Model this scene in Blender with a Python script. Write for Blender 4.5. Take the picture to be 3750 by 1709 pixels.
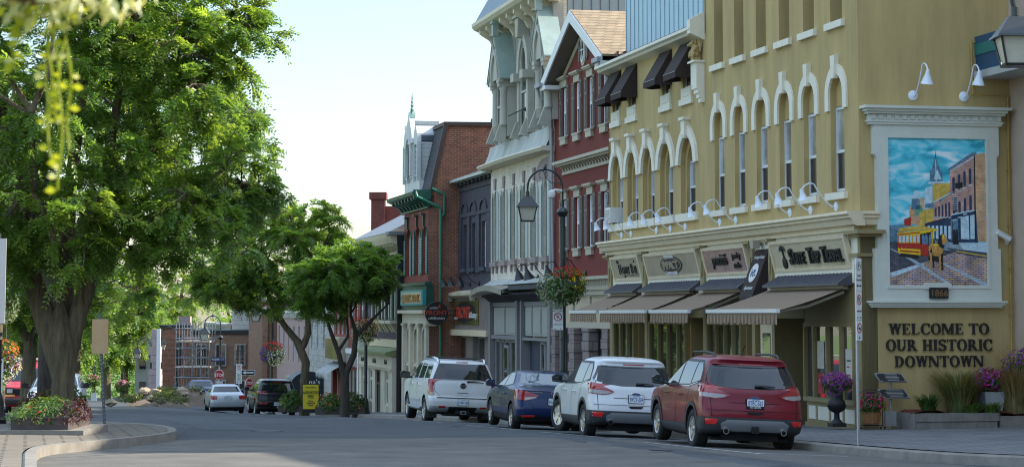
import bpy, bmesh, math, random
import numpy as np
from mathutils import Matrix, Vector
for o in list(bpy.data.objects): bpy.data.objects.remove(o)
SC = bpy.context.scene; COL = SC.collection
rad = math.radians
# ------------------------------------------------------------------ camera, sky, sun, exposure
cam = bpy.data.cameras.new('camera'); camo = bpy.data.objects.new('camera', cam); COL.objects.link(camo)
cam.sensor_width = 36; cam.lens = 8000/3750*36; cam.shift_y = -404.5/3750
cam.clip_start = .2; cam.clip_end = 5000
camo.location = (0, 0, 2.34); camo.rotation_euler = (rad(90)+math.atan(700/8000), 0, 0)
cam.dof.use_dof = True; cam.dof.focus_distance = 48; cam.dof.aperture_fstop = 16
SC.camera = camo
SUN_EL, SUN_AZ = rad(33), math.atan2(.976, .2)
w = bpy.data.worlds.new("World"); SC.world = w; w.use_nodes = True
sk = w.node_tree.nodes.new('ShaderNodeTexSky'); sk.sky_type = 'NISHITA'; sk.sun_disc = False
sk.sun_elevation = SUN_EL; sk.sun_rotation = SUN_AZ; sk.air_density = 1.0; sk.dust_density = 1.05; sk.ozone_density = 1.2
bg = w.node_tree.nodes['Background']; bg.inputs['Strength'].default_value = .13
# unseen bright cloud veil added overhead to lift fill light, clear pale blue lower down
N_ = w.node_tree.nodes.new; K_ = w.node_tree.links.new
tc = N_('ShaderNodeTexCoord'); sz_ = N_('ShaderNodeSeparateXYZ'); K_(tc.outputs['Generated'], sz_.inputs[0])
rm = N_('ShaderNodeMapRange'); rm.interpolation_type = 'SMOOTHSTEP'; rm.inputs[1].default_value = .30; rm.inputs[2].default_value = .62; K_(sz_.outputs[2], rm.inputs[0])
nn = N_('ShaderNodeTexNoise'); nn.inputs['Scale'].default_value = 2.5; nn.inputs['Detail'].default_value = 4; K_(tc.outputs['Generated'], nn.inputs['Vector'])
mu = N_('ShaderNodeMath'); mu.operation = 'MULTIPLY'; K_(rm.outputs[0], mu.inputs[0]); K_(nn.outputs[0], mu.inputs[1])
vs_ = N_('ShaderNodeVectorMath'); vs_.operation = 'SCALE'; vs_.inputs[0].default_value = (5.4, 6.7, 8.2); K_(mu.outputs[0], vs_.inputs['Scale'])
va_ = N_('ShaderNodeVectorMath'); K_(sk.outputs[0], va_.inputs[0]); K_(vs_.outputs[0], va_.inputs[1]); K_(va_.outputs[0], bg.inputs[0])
sl = bpy.data.lights.new('sun', 'SUN'); slo = bpy.data.objects.new('sun', sl); COL.objects.link(slo)
sl.energy = 5; sl.angle = rad(.6); sl.color = (1, .9, .74)
_d = Vector((math.sin(SUN_AZ)*math.cos(SUN_EL), math.cos(SUN_AZ)*math.cos(SUN_EL), math.sin(SUN_EL)))
slo.rotation_euler = (-_d).to_track_quat('-Z', 'Y').to_euler(); slo.location = _d*60
SC.view_settings.view_transform = 'Standard'; SC.view_settings.look = 'None'
SC.view_settings.exposure = 1.06; SC.view_settings.gamma = 1
SC.cycles.filter_width = 1.1
# ------------------------------------------------------------------ frames and terrain height
TH = math.atan(1775/(8000/math.cos(math.atan(700/8000)))); S_, C_ = math.sin(TH), math.cos(TH)
K = (7.33, 46.)
SF = Matrix(((S_, C_, 0, K[0]), (-C_, S_, 0, K[1]), (0, 0, 1, 0), (0, 0, 0, 1)))     # street frame: x along the fronts to the viewer, y into the houses
MF = Matrix(((C_, -S_, 0, K[0]), (S_, C_, 0, K[1]), (0, 0, 1, 0), (0, 0, 0, 1)))     # end wall frame
def loc(X, Y): return ((X-K[0])*S_-(Y-K[1])*C_, (X-K[0])*C_+(Y-K[1])*S_)
def wor(x, y): return (K[0]+x*S_+y*C_, K[1]-x*C_+y*S_)
HT = [(-50, 1.45), (0, 1.45), (10, 1.65), (27, 2.03), (38, 2.31), (44, 2.46), (63, 3.05), (78, 3.65), (93, 4.28), (100, 4.54), (110, 5.1), (140, 6.9), (200, 10.5), (400, 20)]
HL = [(-50, 1.45), (0, 1.45), (10, 1.65), (27, 2.03), (38, 2.31), (44, 2.46), (63, 3.05), (78, 3.62), (93, 4.15), (120, 5.0), (200, 7.5), (260, 9.3), (400, 12)]
def itp(T, d):
    for (a, b), (c, e) in zip(T, T[1:]):
        if d <= c: return b+(e-b)*(d-a)/(c-a)
    return T[-1][1]
def clamp(v, a, b): return max(a, min(b, v))
def sst(t): t = clamp(t, 0, 1); return t*t*(3-2*t)
def H(X, Y):
    a = itp(HT, Y); b = itp(HL, Y); wl = sst((-X-12)/6)
    return 2.34-(a*(1-wl)+b*wl)-.04*(clamp(loc(X, Y)[1], -7, -3.4)+5.4)
def walk(x, y):                      # sidewalk height at street coordinates
    X, Y = wor(x, -3.5); z = H(X, Y)+.15
    return z+.02*(min(y, 3)+3.5)
# ------------------------------------------------------------------ materials
MATS = {}
def node(nt, t, **kw):
    n = nt.nodes.new(t)
    for k, v in kw.items(): setattr(n, k, v)
    return n
def mat(name, c, rough=.7, metal=0., var=.12, vs=3., bump=0., bs=60., bd=.01, bz=1., spec=.5, kind=None, c2=None, sc=1., streak=0., emit=0., coat=0., transl=0., mort=.012):
    if name in MATS: return MATS[name]
    m = bpy.data.materials.new(name); m.use_nodes = True; nt = m.node_tree; L = nt.links.new
    P = nt.nodes['Principled BSDF']; P.inputs['Roughness'].default_value = rough; P.inputs['Metallic'].default_value = metal
    P.inputs['Specular IOR Level'].default_value = spec
    if coat: P.inputs['Coat Weight'].default_value = coat; P.inputs['Coat Roughness'].default_value = .03
    geo = node(nt, 'ShaderNodeNewGeometry'); pos = geo.outputs['Position']
    col = None
    if kind in ('brick', 'shingle', 'pave', 'block'):
        d1 = node(nt, 'ShaderNodeVectorMath', operation='DOT_PRODUCT'); L(pos, d1.inputs[0])
        d1.inputs[1].default_value = (S_+C_, S_-C_, 0)
        sp = node(nt, 'ShaderNodeSeparateXYZ'); L(pos, sp.inputs[0])
        cb = node(nt, 'ShaderNodeCombineXYZ')
        if kind == 'pave':
            e1 = node(nt, 'ShaderNodeVectorMath', operation='DOT_PRODUCT'); L(pos, e1.inputs[0]); e1.inputs[1].default_value = (S_, -C_, 0)
            e2 = node(nt, 'ShaderNodeVectorMath', operation='DOT_PRODUCT'); L(pos, e2.inputs[0]); e2.inputs[1].default_value = (C_, S_, 0)
            L(e1.outputs['Value'], cb.inputs[1]); L(e2.outputs['Value'], cb.inputs[0])
        else:
            L(d1.outputs['Value'], cb.inputs[0]); L(sp.outputs[2], cb.inputs[1])
        b = node(nt, 'ShaderNodeTexBrick'); L(cb.outputs[0], b.inputs['Vector'])
        b.inputs['Scale'].default_value = sc
        b.inputs['Mortar Size'].default_value = mort; b.inputs['Bias'].default_value = -.1; b.inputs['Mortar Smooth'].default_value = .2
        if kind == 'brick': b.inputs['Brick Width'].default_value = .24; b.inputs['Row Height'].default_value = .085
        if kind == 'shingle': b.inputs['Brick Width'].default_value = .32; b.inputs['Row Height'].default_value = .12
        if kind == 'pave': b.inputs['Brick Width'].default_value = .6; b.inputs['Row Height'].default_value = .3
        if kind == 'block': b.inputs['Brick Width'].default_value = .6; b.inputs['Row Height'].default_value = .3
        b.inputs['Color1'].default_value = (*c, 1); b.inputs['Color2'].default_value = (*(c2[0] if c2 else [v*.7 for v in c]), 1)
        b.inputs['Mortar'].default_value = (*(c2[1] if c2 else [v*.5 for v in c]), 1)
        col = b.outputs['Color']
        bp = node(nt, 'ShaderNodeBump'); bp.inputs['Strength'].default_value = .6; bp.inputs['Distance'].default_value = .01
        iv = node(nt, 'ShaderNodeMath', operation='SUBTRACT'); iv.inputs[0].default_value = 1; L(b.outputs['Fac'], iv.inputs[1])
        L(iv.outputs[0], bp.inputs['Height']); L(bp.outputs[0], P.inputs['Normal'])
    if col is None:
        r = node(nt, 'ShaderNodeRGB'); r.outputs[0].default_value = (*c, 1); col = r.outputs[0]
    if var:
        n = node(nt, 'ShaderNodeTexNoise'); n.inputs['Scale'].default_value = vs; n.inputs['Detail'].default_value = 6; n.inputs['Roughness'].default_value = .65
        if streak:
            mp = node(nt, 'ShaderNodeMapping'); mp.inputs['Scale'].default_value = (1, 1, streak); L(pos, mp.inputs[0]); L(mp.outputs[0], n.inputs['Vector'])
        else: L(pos, n.inputs['Vector'])
        mr = node(nt, 'ShaderNodeMapRange'); mr.inputs[1].default_value = .3; mr.inputs[2].default_value = .7
        mr.inputs[3].default_value = 1-var; mr.inputs[4].default_value = 1+var; L(n.outputs[0], mr.inputs[0])
        mx = node(nt, 'ShaderNodeVectorMath', operation='SCALE'); L(col, mx.inputs[0]); L(mr.outputs[0], mx.inputs['Scale']); col = mx.outputs[0]
    L(col, P.inputs['Base Color'])
    if bump:
        n2 = node(nt, 'ShaderNodeTexNoise'); n2.inputs['Scale'].default_value = bs; n2.inputs['Detail'].default_value = 4; mb_ = node(nt, 'ShaderNodeMapping'); mb_.inputs['Scale'].default_value = (1, 1, bz); L(pos, mb_.inputs[0]); L(mb_.outputs[0], n2.inputs['Vector'])
        bp = node(nt, 'ShaderNodeBump'); bp.inputs['Strength'].default_value = bump; bp.inputs['Distance'].default_value = bd
        L(n2.outputs[0], bp.inputs['Height']); L(bp.outputs[0], P.inputs['Normal'])
    if emit: P.inputs['Emission Color'].default_value = (*c, 1); P.inputs['Emission Strength'].default_value = emit
    if transl:
        t = node(nt, 'ShaderNodeBsdfTranslucent'); ms = node(nt, 'ShaderNodeMixShader'); ms.inputs[0].default_value = transl
        br = node(nt, 'ShaderNodeVectorMath', operation='MULTIPLY'); L(col, br.inputs[0]); br.inputs[1].default_value = (2.3, 2.0, .8)
        L(br.outputs[0], t.inputs[0]); L(P.outputs[0], ms.inputs[1]); L(t.outputs[0], ms.inputs[2]); L(ms.outputs[0], nt.nodes['Material Output'].inputs[0])
    MATS[name] = m; return m
def glass(name, c=(.02, .026, .03), ior=1.9, rough=.03):
    if name in MATS: return MATS[name]
    m = mat(name, c, rough, var=.25, vs=.9, spec=.8); m.node_tree.nodes['Principled BSDF'].inputs['IOR'].default_value = ior
    return m
# ------------------------------------------------------------------ mesh builder
class MB:
    def __init__(s, T=None): s.v = []; s.f = []; s.m = []; s.T = T or Matrix()
    def add(s, vs, fs, m=0):
        k = len(s.v); T = s.T
        s.v += [tuple(T @ Vector(p)) for p in vs]; s.f += [tuple(i+k for i in f) for f in fs]; s.m += [m]*len(fs)
        return s
    def box(s, x0, x1, y0, y1, z0, z1, m=0):
        return s.add([(x0, y0, z0), (x1, y0, z0), (x1, y1, z0), (x0, y1, z0), (x0, y0, z1), (x1, y0, z1), (x1, y1, z1), (x0, y1, z1)],
                     [(0, 3, 2, 1), (4, 5, 6, 7), (0, 1, 5, 4), (1, 2, 6, 5), (2, 3, 7, 6), (3, 0, 4, 7)], m)
    def wedge(s, pts, vec, m=0):         # closed prism: polygon (3d points) swept along vec
        n = len(pts); vec = Vector(vec); q = [tuple(Vector(p)+vec) for p in pts]
        return s.add(list(pts)+q, [tuple(range(n-1, -1, -1)), tuple(range(n, 2*n))]+[(i, (i+1) % n, n+(i+1) % n, n+i) for i in range(n)], m)
    def px(s, pts, y0, y1, m=0): return s.wedge([(x, y0, z) for x, z in pts], (0, y1-y0, 0), m)      # (x,z) polygon swept in y
    def py(s, pts, x0, x1, m=0): return s.wedge([(x0, y, z) for y, z in pts], (x1-x0, 0, 0), m)      # (y,z) profile swept in x
    def tube(s, pts, r, n=8, m=0):
        pts = [Vector(p) for p in pts]; R = r if isinstance(r, (list, tuple)) else [r]*len(pts)
        vs = []; fs = []; up = None
        for i, p in enumerate(pts):
            d = (pts[min(i+1, len(pts)-1)]-pts[max(i-1, 0)]).normalized()
            if up is None: up = Vector((0, 0, 1)) if abs(d.z) < .9 else Vector((1, 0, 0))
            a = d.cross(up).normalized() if d.cross(up).length > 1e-4 else d.orthogonal().normalized(); b = a.cross(d).normalized(); up = b
            for j in range(n):
                t = 2*math.pi*j/n; vs.append(p+(a*math.cos(t)+b*math.sin(t))*R[i])
        for i in range(len(pts)-1):
            for j in range(n): fs.append((i*n+j, i*n+(j+1) % n, (i+1)*n+(j+1) % n, (i+1)*n+j))
        fs += [tuple(range(n-1, -1, -1)), tuple((len(pts)-1)*n+j for j in range(n))]
        return s.add(vs, fs, m)
    def lathe(s, prof, c=(0, 0, 0), n=16, m=0, axis='z'):
        vs = []; fs = []
        for r, h in prof:
            for j in range(n):
                t = 2*math.pi*j/n; a, b = r*math.cos(t), r*math.sin(t)
                vs.append((c[0]+a, c[1]+b, c[2]+h) if axis == 'z' else ((c[0]+h, c[1]+a, c[2]+b) if axis == 'x' else (c[0]+a, c[1]+h, c[2]-b)))
        k = len(prof)
        for i in range(k-1):
            for j in range(n): fs.append((i*n+j, i*n+(j+1) % n, (i+1)*n+(j+1) % n, (i+1)*n+j))
        if prof[0][0] > 1e-5: fs.append(tuple(range(n-1, -1, -1)))
        if prof[-1][0] > 1e-5: fs.append(tuple((k-1)*n+j for j in range(n)))
        return s.add(vs, fs, m)
    def frustum(s, c, w0, d0, w1, d1, h, m=0):
        x, y, z = c
        vs = [(x+a*w0/2, y+b*d0/2, z) for a, b in ((-1, -1), (1, -1), (1, 1), (-1, 1))]+[(x+a*w1/2, y+b*d1/2, z+h) for a, b in ((-1, -1), (1, -1), (1, 1), (-1, 1))]
        return s.add(vs, [(3, 2, 1, 0), (4, 5, 6, 7), (0, 1, 5, 4), (1, 2, 6, 5), (2, 3, 7, 6), (3, 0, 4, 7)], m)
    def grid(s, rows, m=0):
        n = len(rows[0]); vs = [p for r in rows for p in r]
        return s.add(vs, [(i*n+j, i*n+j+1, (i+1)*n+j+1, (i+1)*n+j) for i in range(len(rows)-1) for j in range(n-1)], m)
    def wall(s, x0, x1, z0, z1, y, depth, ops, m=0, rev=None):   # a wall sheet at y with rectangular openings and their reveals
        xs = sorted({x0, x1, *[v for o in ops for v in o[:2]]}); zs = sorted({z0, z1, *[v for o in ops for v in o[2:4]]})
        xs = [v for v in xs if x0 <= v <= x1]; zs = [v for v in zs if z0 <= v <= z1]
        for a, b in zip(xs, xs[1:]):
            for c, d in zip(zs, zs[1:]):
                if any(o[0] < (a+b)/2 < o[1] and o[2] < (c+d)/2 < o[3] for o in ops): continue
                s.add([(a, y, c), (b, y, c), (b, y, d), (a, y, d)], [(0, 1, 2, 3)], m)
        r = m if rev is None else rev
        for o in ops:
            a, b, c, d = o[:4]; e = y+depth
            s.add([(a, y, c), (a, e, c), (a, e, d), (a, y, d)], [(0, 1, 2, 3)], r); s.add([(b, y, c), (b, e, c), (b, e, d), (b, y, d)], [(3, 2, 1, 0)], r)
            s.add([(a, y, c), (b, y, c), (b, e, c), (a, e, c)], [(0, 1, 2, 3)], r); s.add([(a, y, d), (b, y, d), (b, e, d), (a, e, d)], [(3, 2, 1, 0)], r)
        return s
    def spandrel(s, c, hw, zs, zt, y0, y1, kind='round', m=0, rev=None):   # fills the corners above an arch inside the box c-hw..c+hw, zs..zt
        A = arch(c, hw, zs, zt, kind); r = m if rev is None else rev
        for (xa, za), (xb, zb) in zip(A, A[1:]):
            s.add([(xa, y0, za), (xb, y0, zb), (xb, y0, zt+.004), (xa, y0, zt+.004)], [(0, 1, 2, 3)], m)
            s.add([(xa, y0, za), (xb, y0, zb), (xb, y1, zb), (xa, y1, za)], [(3, 2, 1, 0)], r)
        return s
    def archband(s, c, hi, ho, zb, zs, ti, to, y0, y1, kind='round', m=0):   # an arched trim: legs from zb to the spring zs, then the arch
        I = [(c-hi, zb)]+arch(c, hi, zs, ti, kind)+[(c+hi, zb)]; O = [(c-ho, zb)]+arch(c, ho, zs, to, kind)+[(c+ho, zb)]
        n = len(I)
        vs = [(x, y0, z) for x, z in I]+[(x, y0, z) for x, z in O]+[(x, y1, z) for x, z in I]+[(x, y1, z) for x, z in O]
        fs = []
        for i in range(n-1):
            fs += [(i, n+i, n+i+1, i+1), (n+i, 3*n+i, 3*n+i+1, n+i+1), (i, i+1, 2*n+i+1, 2*n+i)]
        fs += [(0, 2*n, 3*n, n), (n-1, 2*n-1, 4*n-1, 3*n-1)]
        return s.add(vs, fs, m)
    def text(s, body, size, x, y, z, mt=0, ext=.01, align='CENTER', sx=1., shear=0., spacing=1., bold=0.):   # lettering in the xz plane facing -y
        for P, F in text_geo(body, ext, align, shear, spacing, bold):
            s.add([(x+a*size*sx, y-c, z+b*size) for a, b, c in P], F, mt)
        return s
    def build(s, name, mats, parent=None, smooth=False, sharp=None, local=False):
        me = bpy.data.meshes.new(name); me.from_pydata(s.v, [], s.f)
        for m in (mats if isinstance(mats, (list, tuple)) else [mats]): me.materials.append(m)
        if any(s.m): me.polygons.foreach_set('material_index', s.m)
        if smooth:
            me.polygons.foreach_set('use_smooth', [True]*len(s.f)); me.set_sharp_from_angle(angle=rad(sharp or 40))
        me.update()
        o = bpy.data.objects.new(name, me); COL.objects.link(o)
        if parent:
            o.parent = parent
            if not local and parent.parent is None: o.matrix_parent_inverse = ROOTM.get(parent.name, Matrix()).inverted()
        return o
ROOTM = {}
def arch(c, hw, zs, zt, kind='round', n=12):
    if kind == 'round': return [(c-hw*math.cos(math.pi*i/n), zs+(zt-zs)*math.sin(math.pi*i/n)) for i in range(n+1)]
    return [(c+hw*t, zs+(zt-zs)*math.sqrt(max(0, 4-(1+abs(t))**2))/math.sqrt(3)) for t in [math.copysign(abs(i/n*2-1)**.7, i/n*2-1) for i in range(n+1)]]
_TC = {}
def text_geo(body, ext, align, shear, spacing, bold):
    k = (body, ext, align, shear, spacing, bold)
    if k not in _TC:
        cu = bpy.data.curves.new('t', 'FONT'); cu.body = body; cu.size = 1; cu.align_x = align
        cu.extrude = ext/2; cu.shear = shear; cu.space_character = spacing; cu.resolution_u = 3; cu.offset = bold
        o = bpy.data.objects.new('t', cu); COL.objects.link(o); bpy.context.view_layer.update()
        me = bpy.data.meshes.new_from_object(o.evaluated_get(bpy.context.evaluated_depsgraph_get()))
        _TC[k] = [([tuple(v.co) for v in me.vertices], [tuple(p.vertices) for p in me.polygons])]
        bpy.data.objects.remove(o); bpy.data.curves.remove(cu); bpy.data.meshes.remove(me)
    return _TC[k]
def tag(o, label=None, cat=None, group=None, kind=None):
    if label: o['label'] = label
    if cat: o['category'] = cat
    if group: o['group'] = group
    if kind: o['kind'] = kind
    return o
def thing(name, label, cat, at=(0, 0, 0), rz=0, group=None):
    o = bpy.data.objects.new(name, None); COL.objects.link(o); o.location = at; o.rotation_euler = (0, 0, rz); o.empty_display_size = .2
    ROOTM[o.name] = Matrix.Translation(at) @ Matrix.Rotation(rz, 4, 'Z')
    return tag(o, label, cat, group)
def sthing(name, label, cat, x, y, z, group=None): return thing(name, label, cat, tuple(SF @ Vector((x, y, z))), 0, group)
def dup(o, at, rz=None, label=None, group=None):
    def rec(a, p):
        c = a.copy(); COL.objects.link(c)
        if p is not None: c.parent = p
        for ch in a.children: rec(ch, c)
        return c
    c = rec(o, None); c.location = at
    if rz is not None: c.rotation_euler = (0, 0, rz)
    if label: c['label'] = label
    if group: c['group'] = group
    return c
def struct(o): o['kind'] = 'structure'; return o
# ------------------------------------------------------------------ palette
stucco = mat('ochre stucco', (.46, .345, .15), .9, var=.15, vs=2.4, streak=.14, bump=.4, bs=55)
stucco2 = mat('ochre stucco pale', (.52, .39, .19), .9, var=.06, vs=1.2, bump=.3, bs=55)
cream = mat('cream trim', (.77, .73, .60), .6, var=.06, vs=4)
cream2 = mat('tan cream trim', (.68, .58, .40), .6, var=.08, vs=4)
olive = mat('olive trim', (.27, .215, .10), .55, var=.1, vs=5)
white = mat('white paint', (.74, .75, .74), .5, var=.05)
wfr = mat('window frame', (.62, .65, .66), .45, var=.05)
dark = mat('dark metal', (.015, .016, .018), .4, var=.15)
black = mat('black paint', (.012, .012, .013), .45, var=.1)
brown = mat('brown canvas', (.032, .02, .018), .85, var=.15, vs=12, bump=.2, bs=300)
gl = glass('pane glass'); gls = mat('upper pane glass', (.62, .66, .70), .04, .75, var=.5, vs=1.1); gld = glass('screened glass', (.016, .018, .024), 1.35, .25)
glsf = glass('shop glass', (.035, .036, .032), 2.7, .02)
sided = mat('blue steel siding', (.36, .53, .62), .45, var=.05, vs=2)
grey_sid = mat('grey steel siding', (.24, .28, .29), .5, var=.06)
metal = mat('galvanised steel', (.42, .44, .45), .35, .7, var=.1, vs=12)
redp = mat('oxblood stucco', (.155, .023, .014), .85, var=.1, vs=2, bump=.3, bs=60)
brick = mat('red brick', (.30, .085, .04), .9, kind='brick', c2=((.19, .055, .032), (.24, .17, .13)), var=.2, vs=2.5)
brick_o = mat('orange brown brick', (.29, .095, .048), .9, kind='brick', c2=((.17, .055, .03), (.28, .2, .15)), var=.2, vs=2)
brick_d = mat('dark red brick', (.17, .035, .025), .9, kind='brick', c2=((.11, .028, .022), (.12, .07, .06)), var=.2, vs=2)
brick_w = mat('cream painted brick', (.72, .66, .55), .85, kind='brick', c2=((.64, .58, .48), (.5, .44, .35)), var=.18, vs=1.6, mort=.008)
brick_g = mat('charcoal painted brick', (.075, .07, .085), .8, kind='brick', c2=((.06, .056, .07), (.04, .037, .047)), var=.15, vs=2)
brick_r = mat('red painted brick', (.27, .07, .045), .85, kind='brick', c2=((.24, .06, .04), (.19, .05, .035)), var=.1, vs=2)
shingle = mat('tan shingles', (.30, .225, .14), .9, kind='shingle', c2=((.21, .155, .095), (.11, .08, .05)), var=.15, vs=2)
slate = mat('dark slate shingles', (.055, .06, .07), .8, kind='shingle', c2=((.04, .042, .05), (.02, .02, .025)), var=.15)
shutter_m = mat('grey brown shutter', (.15, .125, .105), .6, var=.1)
shut_dk = mat('shutter recess', (.045, .03, .03), .7)
taupe = mat('taupe trim', (.42, .38, .29), .6, var=.06)
taupe_st = mat('taupe stucco', (.20, .165, .14), .85, var=.07, bump=.25)
sage = mat('sage grey painted wood', (.43, .42, .355), .6, var=.09, vs=3, streak=.3)
sage_d = mat('grey painted boards', (.31, .30, .255), .65, var=.1, vs=3, streak=.3)
teal = mat('teal paint', (.02, .17, .16), .45, var=.1); green_d = mat('dark green paint', (.012, .075, .05), .45, var=.15)
stone_w = mat('bone stone', (.66, .60, .46), .7, var=.08)
# ------------------------------------------------------------------ ground, road, pavements
asphalt = mat('asphalt', (.047, .053, .058), .88, var=.22, vs=.55, bump=.5, bs=140)
nt = asphalt.node_tree; P_ = nt.nodes['Principled BSDF']; src = P_.inputs['Base Color'].links[0].from_socket
nz = node(nt, 'ShaderNodeTexNoise'); nz.inputs['Scale'].default_value = 130; nz.inputs['Detail'].default_value = 3
gg = node(nt, 'ShaderNodeNewGeometry'); nt.links.new(gg.outputs['Position'], nz.inputs['Vector'])
mr = node(nt, 'ShaderNodeMapRange'); mr.inputs[1].default_value = .3; mr.inputs[2].default_value = .7; mr.inputs[3].default_value = .55; mr.inputs[4].default_value = 1.5
nt.links.new(nz.outputs[0], mr.inputs[0]); sx_ = node(nt, 'ShaderNodeVectorMath', operation='SCALE'); nt.links.new(src, sx_.inputs[0]); nt.links.new(mr.outputs[0], sx_.inputs['Scale'])
nz2 = node(nt, 'ShaderNodeTexNoise'); nz2.inputs['Scale'].default_value = 1; nz2.inputs['Detail'].default_value = 5      # worn streaks along the lanes
mp2 = node(nt, 'ShaderNodeMapping'); mp2.inputs['Rotation'].default_value = (0, 0, -.35); mp2.inputs['Scale'].default_value = (.25, 2.2, 1); nt.links.new(gg.outputs['Position'], mp2.inputs[0]); nt.links.new(mp2.outputs[0], nz2.inputs['Vector'])
mr2 = node(nt, 'ShaderNodeMapRange'); mr2.inputs[1].default_value = .35; mr2.inputs[2].default_value = .75; mr2.inputs[3].default_value = .85; mr2.inputs[4].default_value = 1.35
nt.links.new(nz2.outputs[0], mr2.inputs[0]); sx2 = node(nt, 'ShaderNodeVectorMath', operation='SCALE'); nt.links.new(sx_.outputs[0], sx2.inputs[0]); nt.links.new(mr2.outputs[0], sx2.inputs['Scale'])
nt.links.new(sx2.outputs[0], P_.inputs['Base Color'])
pave = mat('concrete pavers', (.155, .158, .162), .9, kind='pave', c2=((.13, .132, .137), (.07, .07, .072)), var=.22, vs=1.2, mort=.02)
pave_l = mat('tan pavers', (.17, .145, .112), .9, kind='pave', c2=((.145, .125, .095), (.05, .045, .036)), var=.2, vs=1.2, mort=.028)
kerbm = mat('kerb concrete', (.20, .185, .16), .9, var=.22, vs=3, bump=.4, bs=40)
grassm = mat('lawn', (.10, .16, .035), .95, var=.3, vs=.6)
earth = mat('bare earth', (.105, .075, .05), .95, var=.35, vs=.7, bump=.6, bs=6)
g = MB(); xs = [-1200, -400, -150]+list(range(-100, 101, 10))+[150, 400, 1200]; ys = [-60, -20, 0]+list(range(10, 260, 10))+[300, 400, 600, 1200]
g.grid([[(x, y, H(x, y)-.5-(0 if y < 230 else 1.5)) for x in xs] for y in ys]); struct(g.build('ground', grassm, smooth=True))
g = MB(); g.grid([[(x, y, H(x, y)) for x in np.arange(-34, 22.1, .8)] for y in list(np.arange(2, 130, .9))+list(range(131, 235, 3))]); struct(g.build('road', asphalt, smooth=True))
# right pavement: follows the fronts, rounds the corner into the cross street
KERB = [(-130, -3.5), (-60, -3.5), (-45, -3.9), (-34, -4.6), (-30, -4.6), (-27.5, -3.5), (-24, -3.5), (0, -3.5), (6, -3.5), (10, -3.4), (12.5, -3.0), (14.2, -1.8), (15.1, 0), (15.4, 3), (15.4, 16)]
def dens(p, d=1.):
    r = [p[0]]
    for a, b in zip(p, p[1:]):
        n = max(1, int(math.dist(a, b)/d)); r += [(a[0]+(b[0]-a[0])*i/n, a[1]+(b[1]-a[1])*i/n) for i in range(1, n+1)]
    return r
def smooth(p, k=2):
    for _ in range(k):
        q = [p[0]]
        for a, b in zip(p, p[1:]): q += [tuple(a[i]*.75+b[i]*.25 for i in (0, 1)), tuple(a[i]*.25+b[i]*.75 for i in (0, 1))]
        p = q+[p[-1]]
    return p
def gp(x, y, dz=0):
    X, Y = wor(x, y); return (X, Y, H(X, Y)+dz)
kl = dens(smooth(KERB, 2), 1.); rows = []
for x, y in kl:
    inn = (x, 5.) if x < 6 else ((min(x, 8.), 8.) if y < 3 else (7., 16.))
    rows.append([(*wor(x+(inn[0]-x)*t, y+(inn[1]-y)*t), H(*wor(x, min(y, -3.5)))+.15+.09*t) for t in (0.03, .35, .7, 1)])
g = MB(); g.grid(rows); struct(g.build('pavement', pave, smooth=True))
def kerb(name, pts, wdt=.16, h=.15, side=1):
    rows = []
    for i, (x, y) in enumerate(pts):
        a = pts[max(0, i-1)]; b = pts[min(len(pts)-1, i+1)]; t = Vector((b[0]-a[0], b[1]-a[1])).normalized(); n = Vector((-t.y, t.x))*side
        X, Y = wor(x, y); z = H(*wor(x, min(y, -3.5)) if side > 0 else (X, Y))
        r = []
        for o, dz in ((-.06, -.1), (-.05, .0), (-.02, h-.02), (.02, h+.004), (wdt, h+.004), (wdt, -.1)):
            q = wor(x+n.x*o, y+n.y*o); r.append((q[0], q[1], z+dz))
        rows.append(r)
    g = MB(); g.grid(rows); return struct(g.build(name, kerbm, smooth=True, sharp=30))
kerb('kerb', kl)
# island pavement on the near side of the street
ISL = [(42, -17.1), (14.5, -17.1), (11.5, -17.1), (9.2, -16.95), (7.3, -16.2), (4.5, -15.1), (2.2, -14.55), (.8, -14.4), (-1.5, -14.35), (-4, -14.45), (-6, -14.9), (-7.5, -15.6), (-9.5, -16.6), (-11, -17.6), (-12.5, -19.6), (-40, -19.8), (-90, -20.2)]
il = dens(smooth(ISL, 2), 1.2); rows = []
for x, y in il:
    rows.append([(*wor(x, y-.02-t), H(*wor(x, y-.02-t))+.15+.01*t) for t in (0, .6, 1.5, 3., 5, 8, 14)])
g = MB(); g.grid(rows); struct(g.build('pavement', pave_l, smooth=True)); kerb('kerb', il, side=-1)
# painted bay lines and tar cracks
g = MB(); line = mat('worn road paint', (.42, .43, .43), .8, var=.35, vs=6)
for x0, y0, x1, y1, wd in [(4.0, -5.9, 9.5, -5.5, .1), (-3.5, -6.1, 1.0, -5.9, .1), (-10.8, -6.3, -6.0, -6.0, .1), (-19, -6.3, -15, -6.1, .1), (-6.2, -6.2, -6.2, -3.9, .1), (1.6, -6.1, 1.6, -3.9, .1), (-15.2, -6.2, -15.2, -3.9, .1), (9.2, -5.6, 9.2, -3.9, .1)]:
    t = Vector((x1-x0, y1-y0)).normalized(); n = Vector((-t.y, t.x))*wd/2; m_ = max(2, int(math.dist((x0, y0), (x1, y1))))
    g.grid([[gp(x0+(x1-x0)*i/m_+n.x*k, y0+(y1-y0)*i/m_+n.y*k, .008) for k in (-1, 1)] for i in range(m_+1)])
struct(g.build('road_marking', line))
g = MB(); tar = mat('tar seal', (.022, .022, .024), .7); rnd = random.Random(3)
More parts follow.
